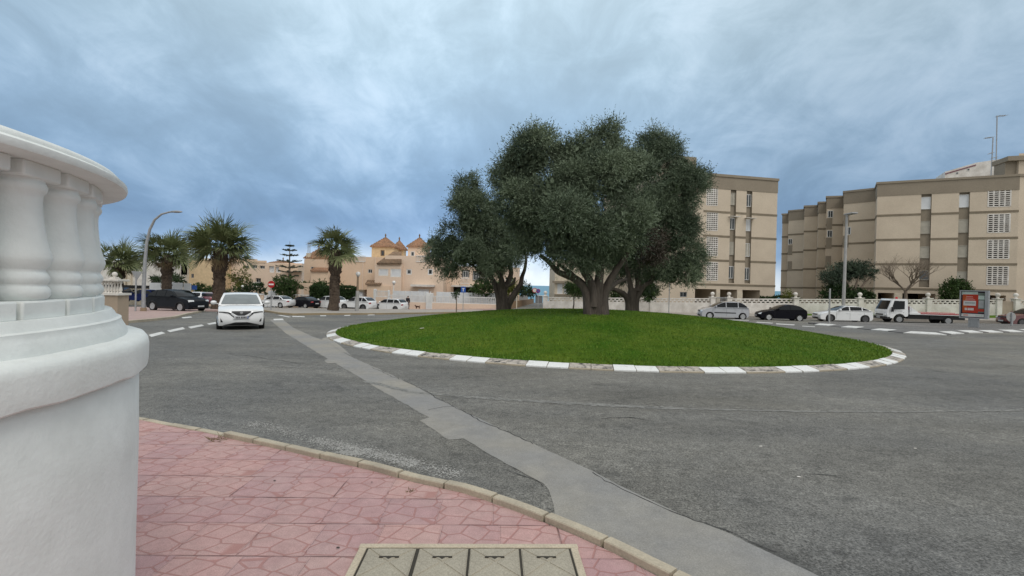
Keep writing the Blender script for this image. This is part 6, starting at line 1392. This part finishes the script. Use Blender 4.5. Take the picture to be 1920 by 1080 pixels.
car('car', 'white estate with one dark front wing, parked farthest right of the row', 'car', atp(731, 583.3, 55.5), math.radians(160), m_cwhite, 4.5, 1.82, 1.55, .34, .92, 2.7, .80, 1.02, 1.15, 1.95, 3.7, 4.35, 1.05, pillars=(2.4, 3.3), rim=m_rimd, deco=decof, group=gP_)
# row at the right
gR = 'cars parked along the long white wall'
def decos(t, lowP):
    mb = MB()
    for s_ in (-1, 1):
        P = [lowP(d, z, s_) for d, z in ((1.2, .56), (3.0, .56), (3.0, .65), (1.2, .65))]; mb.quad(*[(p.x, p.y+.01*s_, p.z) for p in P])
    mb.build('rubbing_strip', m_plastic, t, local=True)
car('car', 'silver people carrier with a dark rubbing strip, parked left of the black hatchback', 'car', atp(1355, 598, 41.5), math.radians(170), m_csilver, 4.27, 1.76, 1.62, .31, .82, 2.76, .84, 1.06, .95, 2.0, 3.4, 4.15, 1.08, pillars=(2.2, 3.2), deco=decos, group=gR)
car('car', 'black hatchback parked between the silver and the white car', 'car', atp(1463, 601, 40.4), math.radians(170), m_cblack, 4.02, 1.67, 1.43, .30, .80, 2.44, .72, .95, 1.15, 2.05, 3.1, 3.85, 1.0, pillars=(2.5,), group=gR)
car('car', 'white hatchback parked in front of the flatbed truck', 'car', atp(1578, 603.5, 40), math.radians(169), m_cwhite, 4.36, 1.81, 1.45, .335, .90, 2.67, .74, .97, 1.25, 2.1, 3.15, 4.15, 1.06, pillars=(2.4, 3.35), rim=m_rimd, group=gR)
car('car', 'dark red car cut by the right edge behind the round sign', 'car', atp(1934, 612, 39.5), math.radians(168), m_cred, 4.4, 1.84, 1.6, .34, .90, 2.65, .88, 1.05, 1.15, 1.95, 3.4, 4.2, 1.08, pillars=(2.4, 3.3), rim=m_rimd, group=gR)
# flatbed recovery truck
def truck(loc, rz):
    t = thing('flatbed_truck', 'white flatbed truck with a red striped platform and a small red beacon on its cab', 'truck', loc, rz); W = 1.9; Lh = 3.1; wr = .36
    P = [(0, .45), (-.02, .95), (.03, 1.12), (.42, 2.02), (.55, 2.12), (1.62, 2.14), (1.68, 2.05), (1.70, .75), (1.62, .62)]
    arch_ = [(1.05+.46*math.cos(a), .40+.46*math.sin(a)) for a in [math.radians(q) for q in (25, 55, 90, 125, 155)]]
    arch_ = [(x, z) for x, z in arch_]; prof = P+arch_+[(.55, .45)]
    def sec(d, z, f):
        y = f*W/2*(1-.10*cl_((z-1.05)/1.1, 0, 1)); x = Lh-d; e_ = 1 if d < .5 else 0; return (x-.10*abs(f)**3*e_, y, z)
    mb = MB(); n = len(prof); mb.v = [sec(d, z, f) for f in FR for d, z in prof]; k = len(FR)
    for a in range(k-1):
        for i in range(n): j = (i+1) % n; mb.f.append((a*n+i, a*n+j, (a+1)*n+j, (a+1)*n+i)); mb.m.append(0)
    mb.f += [tuple(range(n))[::-1], tuple((k-1)*n+i for i in range(n))]; mb.m += [0, 0]; mb.build('cab', m_cwhite, t, smooth=35, local=True)
    mb = MB()
    for a in range(9):
        f = -.9+1.8*a/8
        for q in (.08, .5, .94):
            d, z = .03+.39*q, 1.12+.90*q; x, y, zz = sec(d, z, f*(1-.06*q)); mb.v.append((x+.012, y, zz+.006))
    mb.f = [(a*3+j, a*3+j+1, a*3+j+4, a*3+j+3) for a in range(8) for j in (0, 1)]; mb.m = [0]*16; mb.build('windscreen', m_cglass, t, smooth=60, local=True)
    for s_ in (-1, 1):
        mb = MB(); R_ = [(.34, 1.22), (.62, 1.18), (1.42, 1.26), (1.46, 1.95), (.66, 1.97)]
        mb.add([(sec(d, z, s_)[0], sec(d, z, s_)[1]+.008*s_, z) for d, z in R_], (tuple(range(5)),)); mb.build('side_window', m_cglass, t, local=True)
        mb = MB(); 
        for z0, z1, d0, d1 in ((1.06, 1.13, .62, 1.28), (.90, .93, .5, 1.2), (.93, .96, 1.3, 1.42)):
            kx = max(1, int((d1-d0)/.085))
            for q in range(kx):
                a, b = d0+(d1-d0)*q/kx, d0+(d1-d0)*(q+.68)/kx; mb.quad(*[(sec(d, z, s_)[0], sec(d, z, s_)[1]+.005*s_, z) for d, z in ((a, z0), (b, z0), (b, z1), (a, z1))])
        mb.build('lettering', m_metal, t, local=True)
        mb = MB(); mb.box(Lh-.42, Lh-.36, min(s_*.9, s_*1.12), max(s_*.9, s_*1.12), 1.05, 1.09); mb.box(Lh-.47, Lh-.35, min(s_*1.0, s_*1.18), max(s_*1.0, s_*1.18), 1.0, 1.42); mb.build('mirror', m_plastic, t, bevel=.02, local=True)
        mb = MB(); x = Lh+.005; mb.box(x-.05, x+.03, min(s_*.55, s_*.88), max(s_*.55, s_*.88), .66, .80); mb.build('headlight', m_lamp, t, bevel=.01, local=True)
    mb = MB(); mb.box(Lh-.02, Lh+.035, -.5, .5, .66, .80); mb.build('grille', m_rimd, t, local=True)
    mb = MB(); mb.box(Lh-.35, Lh+.10, -.95, .95, .34, .58); mb.build('bumper', m_plastic, t, bevel=.03, local=True)
    mb = MB(); mb.box(Lh+.10, Lh+.112, -.26, .26, .42, .53); mb.build('number_plate', m_plate, t, local=True)
    mb = MB(); mb.lathe([(.09, 2.13), (.09, 2.25), (.05, 2.29), (.0001, 2.3)], 12, (Lh-1.3, 0, 0)); mb.build('beacon', m_red, t, local=True)
    mb = MB(); mb.box(-2.9, Lh-1.8, -.42, .42, .50, .74); mb.box(-.6, Lh-1.75, -.8, .8, .42, .80); mb.build('chassis', m_plastic, t, local=True)
    mb = MB(); mb.box(-3.4, Lh-1.78, -1.0, 1.0, .80, .96); mb.box(Lh-1.9, Lh-1.82, -.95, .95, .96, 1.5); mb.build('flatbed', m_cwhite, t, bevel=.012, local=True)
    mb = MB()
    for s_ in (-1, 1): mb.box(-3.38, Lh-2.6, min(s_*1.002, s_*1.012), max(s_*1.002, s_*1.012), .87, .94); mb.box(-3.38, Lh-2.6, min(s_*1.002, s_*1.012), max(s_*1.002, s_*1.012), .965, .99)
    mb.build('red_stripe', m_red, t, local=True)
    mb = MB()
    for s_ in (-1, 1): mb.add([(Lh-1.95, s_*.92, .96), (Lh-2.55, s_*.92, .96), (Lh-1.95, s_*.92, 1.42), (Lh-1.95, s_*.86, .96), (Lh-2.55, s_*.86, .96), (Lh-1.95, s_*.86, 1.42)], ((0, 1, 2), (5, 4, 3), (0, 3, 4, 1), (1, 4, 5, 2), (2, 5, 3, 0)))
    mb.build('gusset', m_cwhite, t, local=True)
    mb = MB(); mb.box(Lh-1.86, Lh-1.74, -.7, .7, .8, 1.35); mb.box(Lh-1.95, Lh-1.74, .5, .85, 1.2, 1.5); mb.build('winch', m_cmar, t, local=True)
    for d, ww in ((1.05, .11), (4.75, .2)):
        for s_ in (-1, 1):
            M4 = Matrix.Translation((Lh-d, s_*(.92-ww), wr)) @ Matrix.Rotation(-s_*PI/2, 4, 'X'); mb = MB(); mb.lathe([(wr*.6, -ww), (wr*.92, -ww), (wr, -ww+.03), (wr, ww-.03), (wr*.94, ww), (wr*.66, ww), (wr*.6, ww-.05), (wr*.6, -ww)], 28, M4=M4); wh = mb.build('wheel', m_tyre, t, smooth=50, local=True)
            mb = MB(); mb.lathe([(wr*.62, ww-.01), (wr*.55, ww-.06), (wr*.3, ww-.04), (wr*.28, ww), (.0001, ww)], 20, M4=M4); mb.build('rim', m_metal, wh, smooth=40, local=True)
    mb = MB()
    for s_ in (-1, 1): mb.box(-2.9, -.3, min(s_*.80, s_*.86), max(s_*.80, s_*.86), .45, .78)
    mb.build('side_guard', m_plastic, t, local=True)
truck(atp(1723, 606.5, 40.5), math.radians(169.5))

# ------------------------------------------------------------------ street furniture
def pole(label, name, cat, px, pb, pt, Y=None, r=.05, mat=m_galv, n=10, lean=0):
    b = G(px, pb) if Y is None else D(px, pb, Y); tp = D(px, pt, b.y); tp = Vector((b.x+lean, b.y, tp.z)); t = thing(name, label, cat, b)
    MB().tube([b-Vector((0, 0, .1)), tp], r if hasattr(r, '__len__') else [r, r*.85], n).build('pole', mat, t, smooth=50); return t, b, tp
# curved lamp
b = G(269, 586); Yl = b.y; t = thing('street_lamp', 'tall grey street lamp with a swan neck arm, standing right of the yield sign', 'street lamp', b)
pts = [b, D(269.5, 540, Yl), D(272, 490, Yl), D(275, 455, Yl), D(281, 430, Yl), D(290, 412, Yl), D(303, 401.5, Yl), D(318, 397.5, Yl), D(330, 397, Yl)]
x0 = pts[0].x; MB().tube([Vector((p.x, Yl, p.z)) for p in pts], [.135, .12, .105, .095, .085, .075, .065, .06, .055], 12).build('pole', m_galv, t, smooth=50)
mb = MB(); q = D(331, 397, Yl); mb.lathe([(.0001, -.42), (.10, -.36), (.16, -.1), (.15, .15), (.08, .38), (.0001, .42)], 12, M4=Matrix.Translation(q) @ Matrix.Diagonal((1, .7, .55, 1)).to_4x4() @ Matrix.Rotation(PI/2, 4, 'Y')); mb.build('lamp_head', m_metal, t, smooth=50)
mb = MB(); mb.tube([b, b+Vector((0, 0, .35))], [.2, .18], 12); mb.build('base', m_rust, t, smooth=50)
# right lamp post
Yr = 46.; b = D(1581.5, 566, Yr); b.z -= 1.; t = thing('street_lamp', 'straight pale street lamp with a flat head, behind the white hatchback', 'street lamp', b); tp = D(1588, 403, Yr); MB().tube([b, tp], [.16, .10], 12).build('pole', m_pole, t, smooth=50)
mb = MB(); mb.box(tp.x-.15, tp.x+.45, Yr-.9, Yr+.3, tp.z, tp.z+.14); mb.build('lamp_head', m_metal, t, bevel=.05)
# globe lamps
def globelamp(label, px, pb, pg, rg_, Y=None, m1=m_pole, m2=m_pole, rp=.09):
    b = G(px, pb) if Y is None else D(px, pb, Y); Y = b.y; g_ = D(px, pg, Y); g_.x = b.x+.05; t = thing('globe_lamp', label, 'street lamp', b, group='globe lamps'); mz = b.lerp(g_, .56)
    MB().tube([b, mz], [rp*1.5, rp*1.25], 10).build('pole', m1, t, smooth=50); MB().tube([mz, g_], [rp*.85, rp*.8], 8).build('upper_pole', m2, t, smooth=50)
    R_ = rg_/F*Y; MB().ball((g_.x, g_.y, g_.z), R_, 18).build('globe', m_globe, t, smooth=70); MB().lathe([(R_*.45, -R_*1.25), (R_*.6, -R_*.9), (R_*.7, -R_*.7)], 12, g_).build('collar', m_galv, t)
globelamp('globe lamp on a thick post with a rusty upper stem, right of the lone palm', 669, 585.5, 513.5, 4.2, None, m_pole, m_rust, .13)
globelamp('small white globe lamp behind the white railing', 737.5, 556, 529.5, 3.2, 63, m_white, m_white, .06)
globelamp('little globe lamp in the garden left of the gate posts', 454, 545, 536.8, 2.2, 68, m_plastic, m_plastic, .05)
# yield sign from behind
t, b, tp = pole('back of a triangular yield sign on a post, left of the curved lamp', 'yield_sign', 'road sign', 254, 586, 511, None, .055)
q0, q1, q2 = D(246, 508.5, b.y), D(267, 509.5, b.y), D(256, 526, b.y); mb = MB(); e_ = .06
mb.add([q0, q1, q2, *[v+Vector((0, .03, 0)) for v in (q0, q1, q2)]], ((0, 1, 2), (5, 4, 3), (0, 3, 4, 1), (1, 4, 5, 2), (2, 5, 3, 0))); 
for v in mb.v: pass
mb.build('plate', m_metal, t, bevel=.015)
# no entry sign
t, b, tp = pole('red and white round no entry sign on a thin post', 'no_entry_sign', 'road sign', 508, 583.5, 527, None, .05)
R_ = 6.6/F*b.y; c_ = D(509.5, 533.2, b.y); M4 = Matrix.Translation((c_.x, b.y-.08, c_.z)) @ Matrix.Rotation(PI/2, 4, 'X')
mb = MB(); mb.lathe([(R_*.98, -.02), (R_, 0), (R_*.98, .02)], 28, M4=M4); d_ = mb.build('disc', m_red, t); MB().lathe([(R_*.84, .021), (R_*.93, .0215), (R_*.93, .0225), (R_*.84, .023)], 28, M4=M4) ; mb = MB(); mb.box(c_.x-R_*.72, c_.x+R_*.72, b.y-.125, b.y-.095, c_.z-R_*.21, c_.z+R_*.21); mb.build('bar', m_white, d_)
# blue square sign, no parking discs, plain poles
t, b, tp = pole('blue square information sign on a thin post before the white railing', 'information_sign', 'road sign', 868, 582.5, 537, 52, .045)
c_ = D(868.8, 543, 52); mb = MB(); mb.box(c_.x-.27, c_.x+.27, 51.9, 51.93, c_.z-.34, c_.z+.34); pl_ = mb.build('plate', m_blue, t, bevel=.02); mb = MB(); mb.box(c_.x-.04, c_.x+.04, 51.885, 51.9, c_.z-.2, c_.z+.1); mb.box(c_.x-.14, c_.x+.14, 51.885, 51.9, c_.z+.1, c_.z+.17); mb.build('symbol', m_white, pl_)
t, b, tp = pole('round no parking sign at the mouth of the alley', 'no_parking_sign', 'road sign', 1008.6, 577, 543, 55, .045, m_pole)
for (cx_, cy_, rp_, dy_, nm) in ((1009, 545.6, 4.0, -.08, 'disc'), (1003, 544.5, 4.6, .5, 'rear_disc')):
    c_ = D(cx_, cy_, 55); R_ = rp_/F*55; M4 = Matrix.Translation((c_.x, 55+dy_, c_.z)) @ Matrix.Rotation(PI/2, 4, 'X'); mb = MB(); mb.lathe([(R_*.98, -.02), (R_, 0), (R_*.98, .02)], 24, M4=M4); d_ = mb.build(nm, m_red, t)
    mb = MB(); mb.lathe([(R_*.78, .021), (R_*.77, .03), (.0001, .03)], 24, M4=M4); f_ = mb.build('face', m_blue if nm == 'disc' else m_plaster2, d_)
    if nm == 'disc':
        mb = MB(); mb.obox(M4 @ Matrix.Rotation(PI/4, 4, 'Z'), -R_*.8, R_*.8, -R_*.1, R_*.1, .031, .036); mb.build('slash', m_red, d_)
pole('thin dark pole standing against the long white wall, left of the silver car', 'pole', 'pole', 1254, 586, 528, 50.5, .05, m_metal)
pole('bare grey sign pole on the splitter island before the white hatchback', 'pole', 'pole', 1554.5, 609, 541, None, .065, m_pole)
pole('pale pole at the brown plank wall of the alley', 'pole', 'pole', 968.5, 577, 543, 54, .06, m_cream)
# back of a round sign at right
b = G(1897, 613); t = thing('round_sign', 'back of a low round grey road sign before the dark red car', 'road sign', b); c_ = D(1899.5, 594.5, b.y)
mb = MB(); mb.box(b.x-.06, b.x+.06, b.y-.04, b.y+.04, b.z-.1, c_.z+.35); mb.build('post', m_galv, t)
R_ = 9.0/F*b.y; mb = MB(); mb.lathe([(R_*.97, -.02), (R_, 0), (R_*.97, .02)], 28, M4=Matrix.Translation((b.x, b.y+.07, c_.z)) @ Matrix.Rotation(PI/2, 4, 'X')); mb.build('disc', m_pole, t)
# billboard
b = G(1824, 616.5); Yb = b.y; t = thing('billboard', 'framed advertising panel with an orange red poster on a grey pedestal', 'billboard', b)
qa_, qb_ = D(1799, 570, Yb+.62), D(1853, 570, Yb-.62); F_ = Face((qa_.x, qa_.y), (qb_.x, qb_.y)); zt_, zb_ = F_.uz(1826, 544.5)[1], F_.uz(1826, 597.5)[1]; Wd = F_.L; Ht = zt_-zb_
mb = MB(); fw0 = .065
F_.slab(mb, 0, Wd*.93, zb_, zt_, .05, .32); F_.slab(mb, 0, fw0, zb_, zt_, -.03, .05); F_.slab(mb, Wd*.93-fw0, Wd, zb_, zt_, -.03, .36); F_.slab(mb, fw0, Wd*.93-fw0, zt_-fw0, zt_, -.03, .05); F_.slab(mb, fw0, Wd*.93-fw0, zb_, zb_+fw0, -.03, .05); mb.build('frame', m_metal, t)
mb = MB(); x0, x1 = F_.uz(1815, 605)[0], F_.uz(1834, 605)[0]; F_.slab(mb, x0, x1, b.z-.1, zb_, .02, .3)
for k in range(5): u = x0+(x1-x0)*(k+.5)/5; F_.slab(mb, u-.02, u+.02, b.z, zb_, -.0, .02)
mb.build('pedestal', m_galv, t)
pu0, pu1, pz0, pz1 = fw0, Wd*.93-fw0, zb_+fw0, zt_-fw0; PW, PH = pu1-pu0, pz1-pz0
cols = [M('poster_dark', (.035, .02, .035), .25), M('poster_orange', (.42, .10, .02), .25, (.36, .03, .02), .9), M('poster_red', (.42, .04, .022), .25), M('poster_white', (.62, .60, .58), .25), M('poster_green', (.16, .19, .17), .25, (.08, .10, .08), 3), M('poster_mint', (.45, .55, .50), .25, (.35, .40, .36), 2), M('poster_pale_red', (.62, .32, .28), .25), M('poster_grey', (.36, .37, .37), .25)]
mb = MB()
def pr(a, b_, c_, d_, mi, dep): F_.slab(mb, pu0+PW*a, pu0+PW*b_, pz1-PH*d_, pz1-PH*c_, .049-.002*dep, .05, mi)
pr(0, 1, 0, 1, 0, 1)
pr(.03, .70, .02, .14, 5, 2); pr(.70, .98, .06, .80, 4, 2); pr(.07, .72, .12, .82, 2, 3); pr(.07, .26, .14, .82, 1, 4); pr(.72, .97, .16, .30, 5, 3); pr(.74, .95, .34, .62, 7, 3); pr(.62, .97, .66, .76, 2, 4)
pr(.11, .63, .365, .545, 3, 5); pr(.16, .60, .41, .47, 7, 6); pr(.03, .97, .855, .97, 3, 3); pr(.12, .32, .885, .935, 6, 5); pr(.62, .90, .90, .93, 5, 5)
for y, a, b_ in ((.19, .22, .50), (.25, .20, .52), (.31, .18, .60)):
    k = int((b_-a)/.035)
    for q in range(k): pr(a+(b_-a)*q/k, a+(b_-a)*(q+.72)/k, y, y+.03, 6, 6)
for q, a in enumerate((.17, .235, .31, .37, .43, .49)): pr(a, a+.048, .635, .725, 3, 6)
pr(.296, .304, .71, .725, 3, 6)
mb.build('poster', cols, t, fix=False)
# balustrade pillar beyond the drum
Yq = 17.0; F_ = Face((D(186, 560, Yq).x, Yq), (D(222, 560, Yq).x, Yq)); t = thing('balustrade', 'small white balustrade with a ball finial on a beige pillar, seen past the white drum', 'balustrade', (F_.A.x, Yq, zg(F_.A.x, Yq)))
zw = F_.uz(205, 553.5)[1]; z2 = F_.uz(205, 549.5)[1]; z3 = F_.uz(205, 527.5)[1]; z4 = F_.uz(205, 523.5)[1]
mb = MB(); F_.slab(mb, -1.2, F_.L-.03, -.9, zw, 0, .5); mb.build('pillar', M('tan_render', (.42, .33, .25), .9, (.36, .29, .22), 2), t)
mb = MB(); F_.slab(mb, -1.3, F_.L+.03, zw, z2, -.05, .55); mb.build('coping', m_plaster2, t); mb = MB(); F_.slab(mb, -1.3, F_.L, z3, z4, -.05, .5); mb.build('handrail', m_plaster2, t, bevel=.015)
Hh = z3-z2; bprof = [(.05, 0), (.05, .06), (.03, .10), (.055, .22), (.052, .35), (.03, .62), (.026, .78), (.05, .86), (.05, 1.0)]
for k in range(7):
    u = F_.L-.09-k*.11; x, y, _ = F_.P(u, 0, .2); MB().lathe([(r_, z2+Hh*q) for r_, q in bprof], 12, (x, y, 0)).build('baluster', m_plaster2, t, smooth=45)
x, y, _ = F_.P(F_.uz(205.5, 520)[0], 0, .22); mb = MB(); mb.box(x-.12, x+.12, y-.12, y+.12, z4, z4+.045); mb.box(x-.09, x+.09, y-.09, y+.09, z4+.045, z4+.09)
bl = F_.uz(205, 514)[1]; mb.tube([(x, y, z4+.09), (x, y, bl-.05)], .05, 10); mb.ball((x, y, bl), .088, 16); mb.build('finial', m_plaster2, t, smooth=50)

# ------------------------------------------------------------------ person and dog
def skin_body(verts, edges, radii, name, mat, parent, sub=2):
    me = bpy.data.meshes.new(name); me.from_pydata([tuple(v) for v in verts], edges, []); o = bpy.data.objects.new(name, me); COL.objects.link(o)
    o.modifiers.new('skin', 'SKIN'); 
    for d, r_ in zip(me.skin_vertices[0].data if me.skin_vertices else [], radii): d.radius = (r_, r_) if not hasattr(r_, '__len__') else r_
    if not me.skin_vertices:
        bpy.context.view_layer.update()
    m = o.modifiers.new('sub', 'SUBSURF'); m.levels = sub; m.render_levels = sub
    bpy.context.view_layer.update(); dg = bpy.context.evaluated_depsgraph_get(); m2 = bpy.data.meshes.new_from_object(o.evaluated_get(dg)); bpy.data.objects.remove(o)
    m2.materials.clear(); m2.materials.append(mat); m2.shade_smooth(); q = bpy.data.objects.new(name, m2); COL.objects.link(q); q.parent = parent; return q
def addskin(o_verts, edges, radii, name, mat, parent, sub=2):
    bm = bmesh.new(); lay = bm.verts.layers.skin.verify(); V = [bm.verts.new(v) for v in o_verts]
    for i, v in enumerate(V):
        r_ = radii[i]; v[lay].radius = r_ if hasattr(r_, '__len__') else (r_, r_); v[lay].use_root = (i == 0)
    for a, b in edges: bm.edges.new((V[a], V[b]))
    me = bpy.data.meshes.new(name); bm.to_mesh(me); bm.free(); o = bpy.data.objects.new(name, me); COL.objects.link(o)
    o.modifiers.new('skin', 'SKIN'); m = o.modifiers.new('sub', 'SUBSURF'); m.levels = sub
    bpy.context.view_layer.update(); dg = bpy.context.evaluated_depsgraph_get(); m2 = bpy.data.meshes.new_from_object(o.evaluated_get(dg)); bpy.data.objects.remove(o)
    m2.materials.clear(); m2.materials.append(mat); m2.shade_smooth(); q = bpy.data.objects.new(name, m2); COL.objects.link(q); q.parent = parent; return q
pp = D(764.5, 580, 57); t = thing('person', 'person in a dark coat and grey trousers walking past the peach wall', 'person', pp, math.radians(-20))
V = [(0, 0, .92), (0, 0, 1.15), (0, .01, 1.36), (0, .01, 1.46), (0, .03, 1.53), (0, .03, 1.62), (.10, 0, .86), (.11, .10, .50), (.11, .02, .10), (.11, .14, .05), (-.10, 0, .86), (-.10, -.03, .48), (-.10, -.26, .14), (-.10, -.14, .07), (.19, 0, 1.38), (.25, -.05, 1.10), (.22, .08, .88), (.21, .12, .80), (-.19, 0, 1.38), (-.25, .05, 1.10), (-.22, .16, .90), (-.21, .2, .83)]
E_ = [(0, 1), (1, 2), (2, 3), (3, 4), (4, 5), (0, 6), (6, 7), (7, 8), (8, 9), (0, 10), (10, 11), (11, 12), (12, 13), (2, 14), (14, 15), (15, 16), (16, 17), (2, 18), (18, 19), (19, 20), (20, 21)]
Rr = [(.15, .11), (.15, .12), (.16, .11), .06, .085, .085, .09, .065, .045, .04, .09, .065, .045, .04, .065, .05, .036, .034, .065, .05, .036, .034]
addskin(V, E_, Rr, 'body', m_skin, t)
addskin([(0, 0, .84), (0, 0, 1.1), (0, .01, 1.38), (.19, 0, 1.38), (.25, -.05, 1.10), (.22, .07, .90), (-.19, 0, 1.38), (-.25, .05, 1.10), (-.22, .15, .92)], [(0, 1), (1, 2), (2, 3), (3, 4), (4, 5), (2, 6), (6, 7), (7, 8)], [(.19, .15), (.18, .14), (.17, .12), .08, .068, .055, .08, .068, .055], 'coat', m_coat, t)
addskin([(0, 0, .90), (.10, 0, .84), (.11, .10, .50), (.11, .02, .12), (-.10, 0, .84), (-.10, -.03, .48), (-.10, -.25, .17)], [(0, 1), (1, 2), (2, 3), (0, 4), (4, 5), (5, 6)], [(.16, .12), .105, .08, .065, .105, .08, .065], 'trousers', m_trou, t)
addskin([(0, .0, 1.56), (0, .005, 1.64), (0, .0, 1.68)], [(0, 1), (1, 2)], [.09, .098, .06], 'hair', m_hair, t, 1)
mb = MB()
mb.box(.06, .16, -.02, .24, 0, .09); mb.box(-.15, -.05, -.33, -.09, .02, .11); mb.build('shoes', m_cmar, t, bevel=.03, local=True)
pd = D(783, 579.3, 57.5); t = thing('dog', 'small dark brown dog trotting along the peach wall', 'dog', pd, math.radians(170))
V = [(-.18, 0, .30), (0, 0, .29), (.18, 0, .30), (.27, 0, .38), (.33, 0, .43), (.42, 0, .40), (-.28, 0, .38), (-.33, 0, .46), (.17, .06, .2), (.18, .06, .02), (.17, -.06, .2), (.12, -.06, .02), (-.2, .06, .22), (-.23, .06, .12), (-.20, .06, .02), (-.2, -.06, .22), (-.26, -.06, .12), (-.26, -.06, .02)]
E_ = [(0, 1), (1, 2), (2, 3), (3, 4), (4, 5), (0, 6), (6, 7), (2, 8), (8, 9), (2, 10), (10, 11), (0, 12), (12, 13), (13, 14), (0, 15), (15, 16), (16, 17)]
addskin(V, E_, [.085, .085, .10, .065, .07, .035, .03, .018, .045, .024, .045, .024, .05, .028, .024, .05, .028, .024], 'body', m_dog, t)
mb = MB()
for s_ in (-1, 1): mb.add([(.30, s_*.03, .48), (.34, s_*.05, .47), (.30, s_*.065, .42), (.31, s_*.05, .55)], ((0, 1, 3), (1, 2, 3), (0, 2, 1), (0, 3, 2)))
mb.build('ears', m_dog, t, local=True)
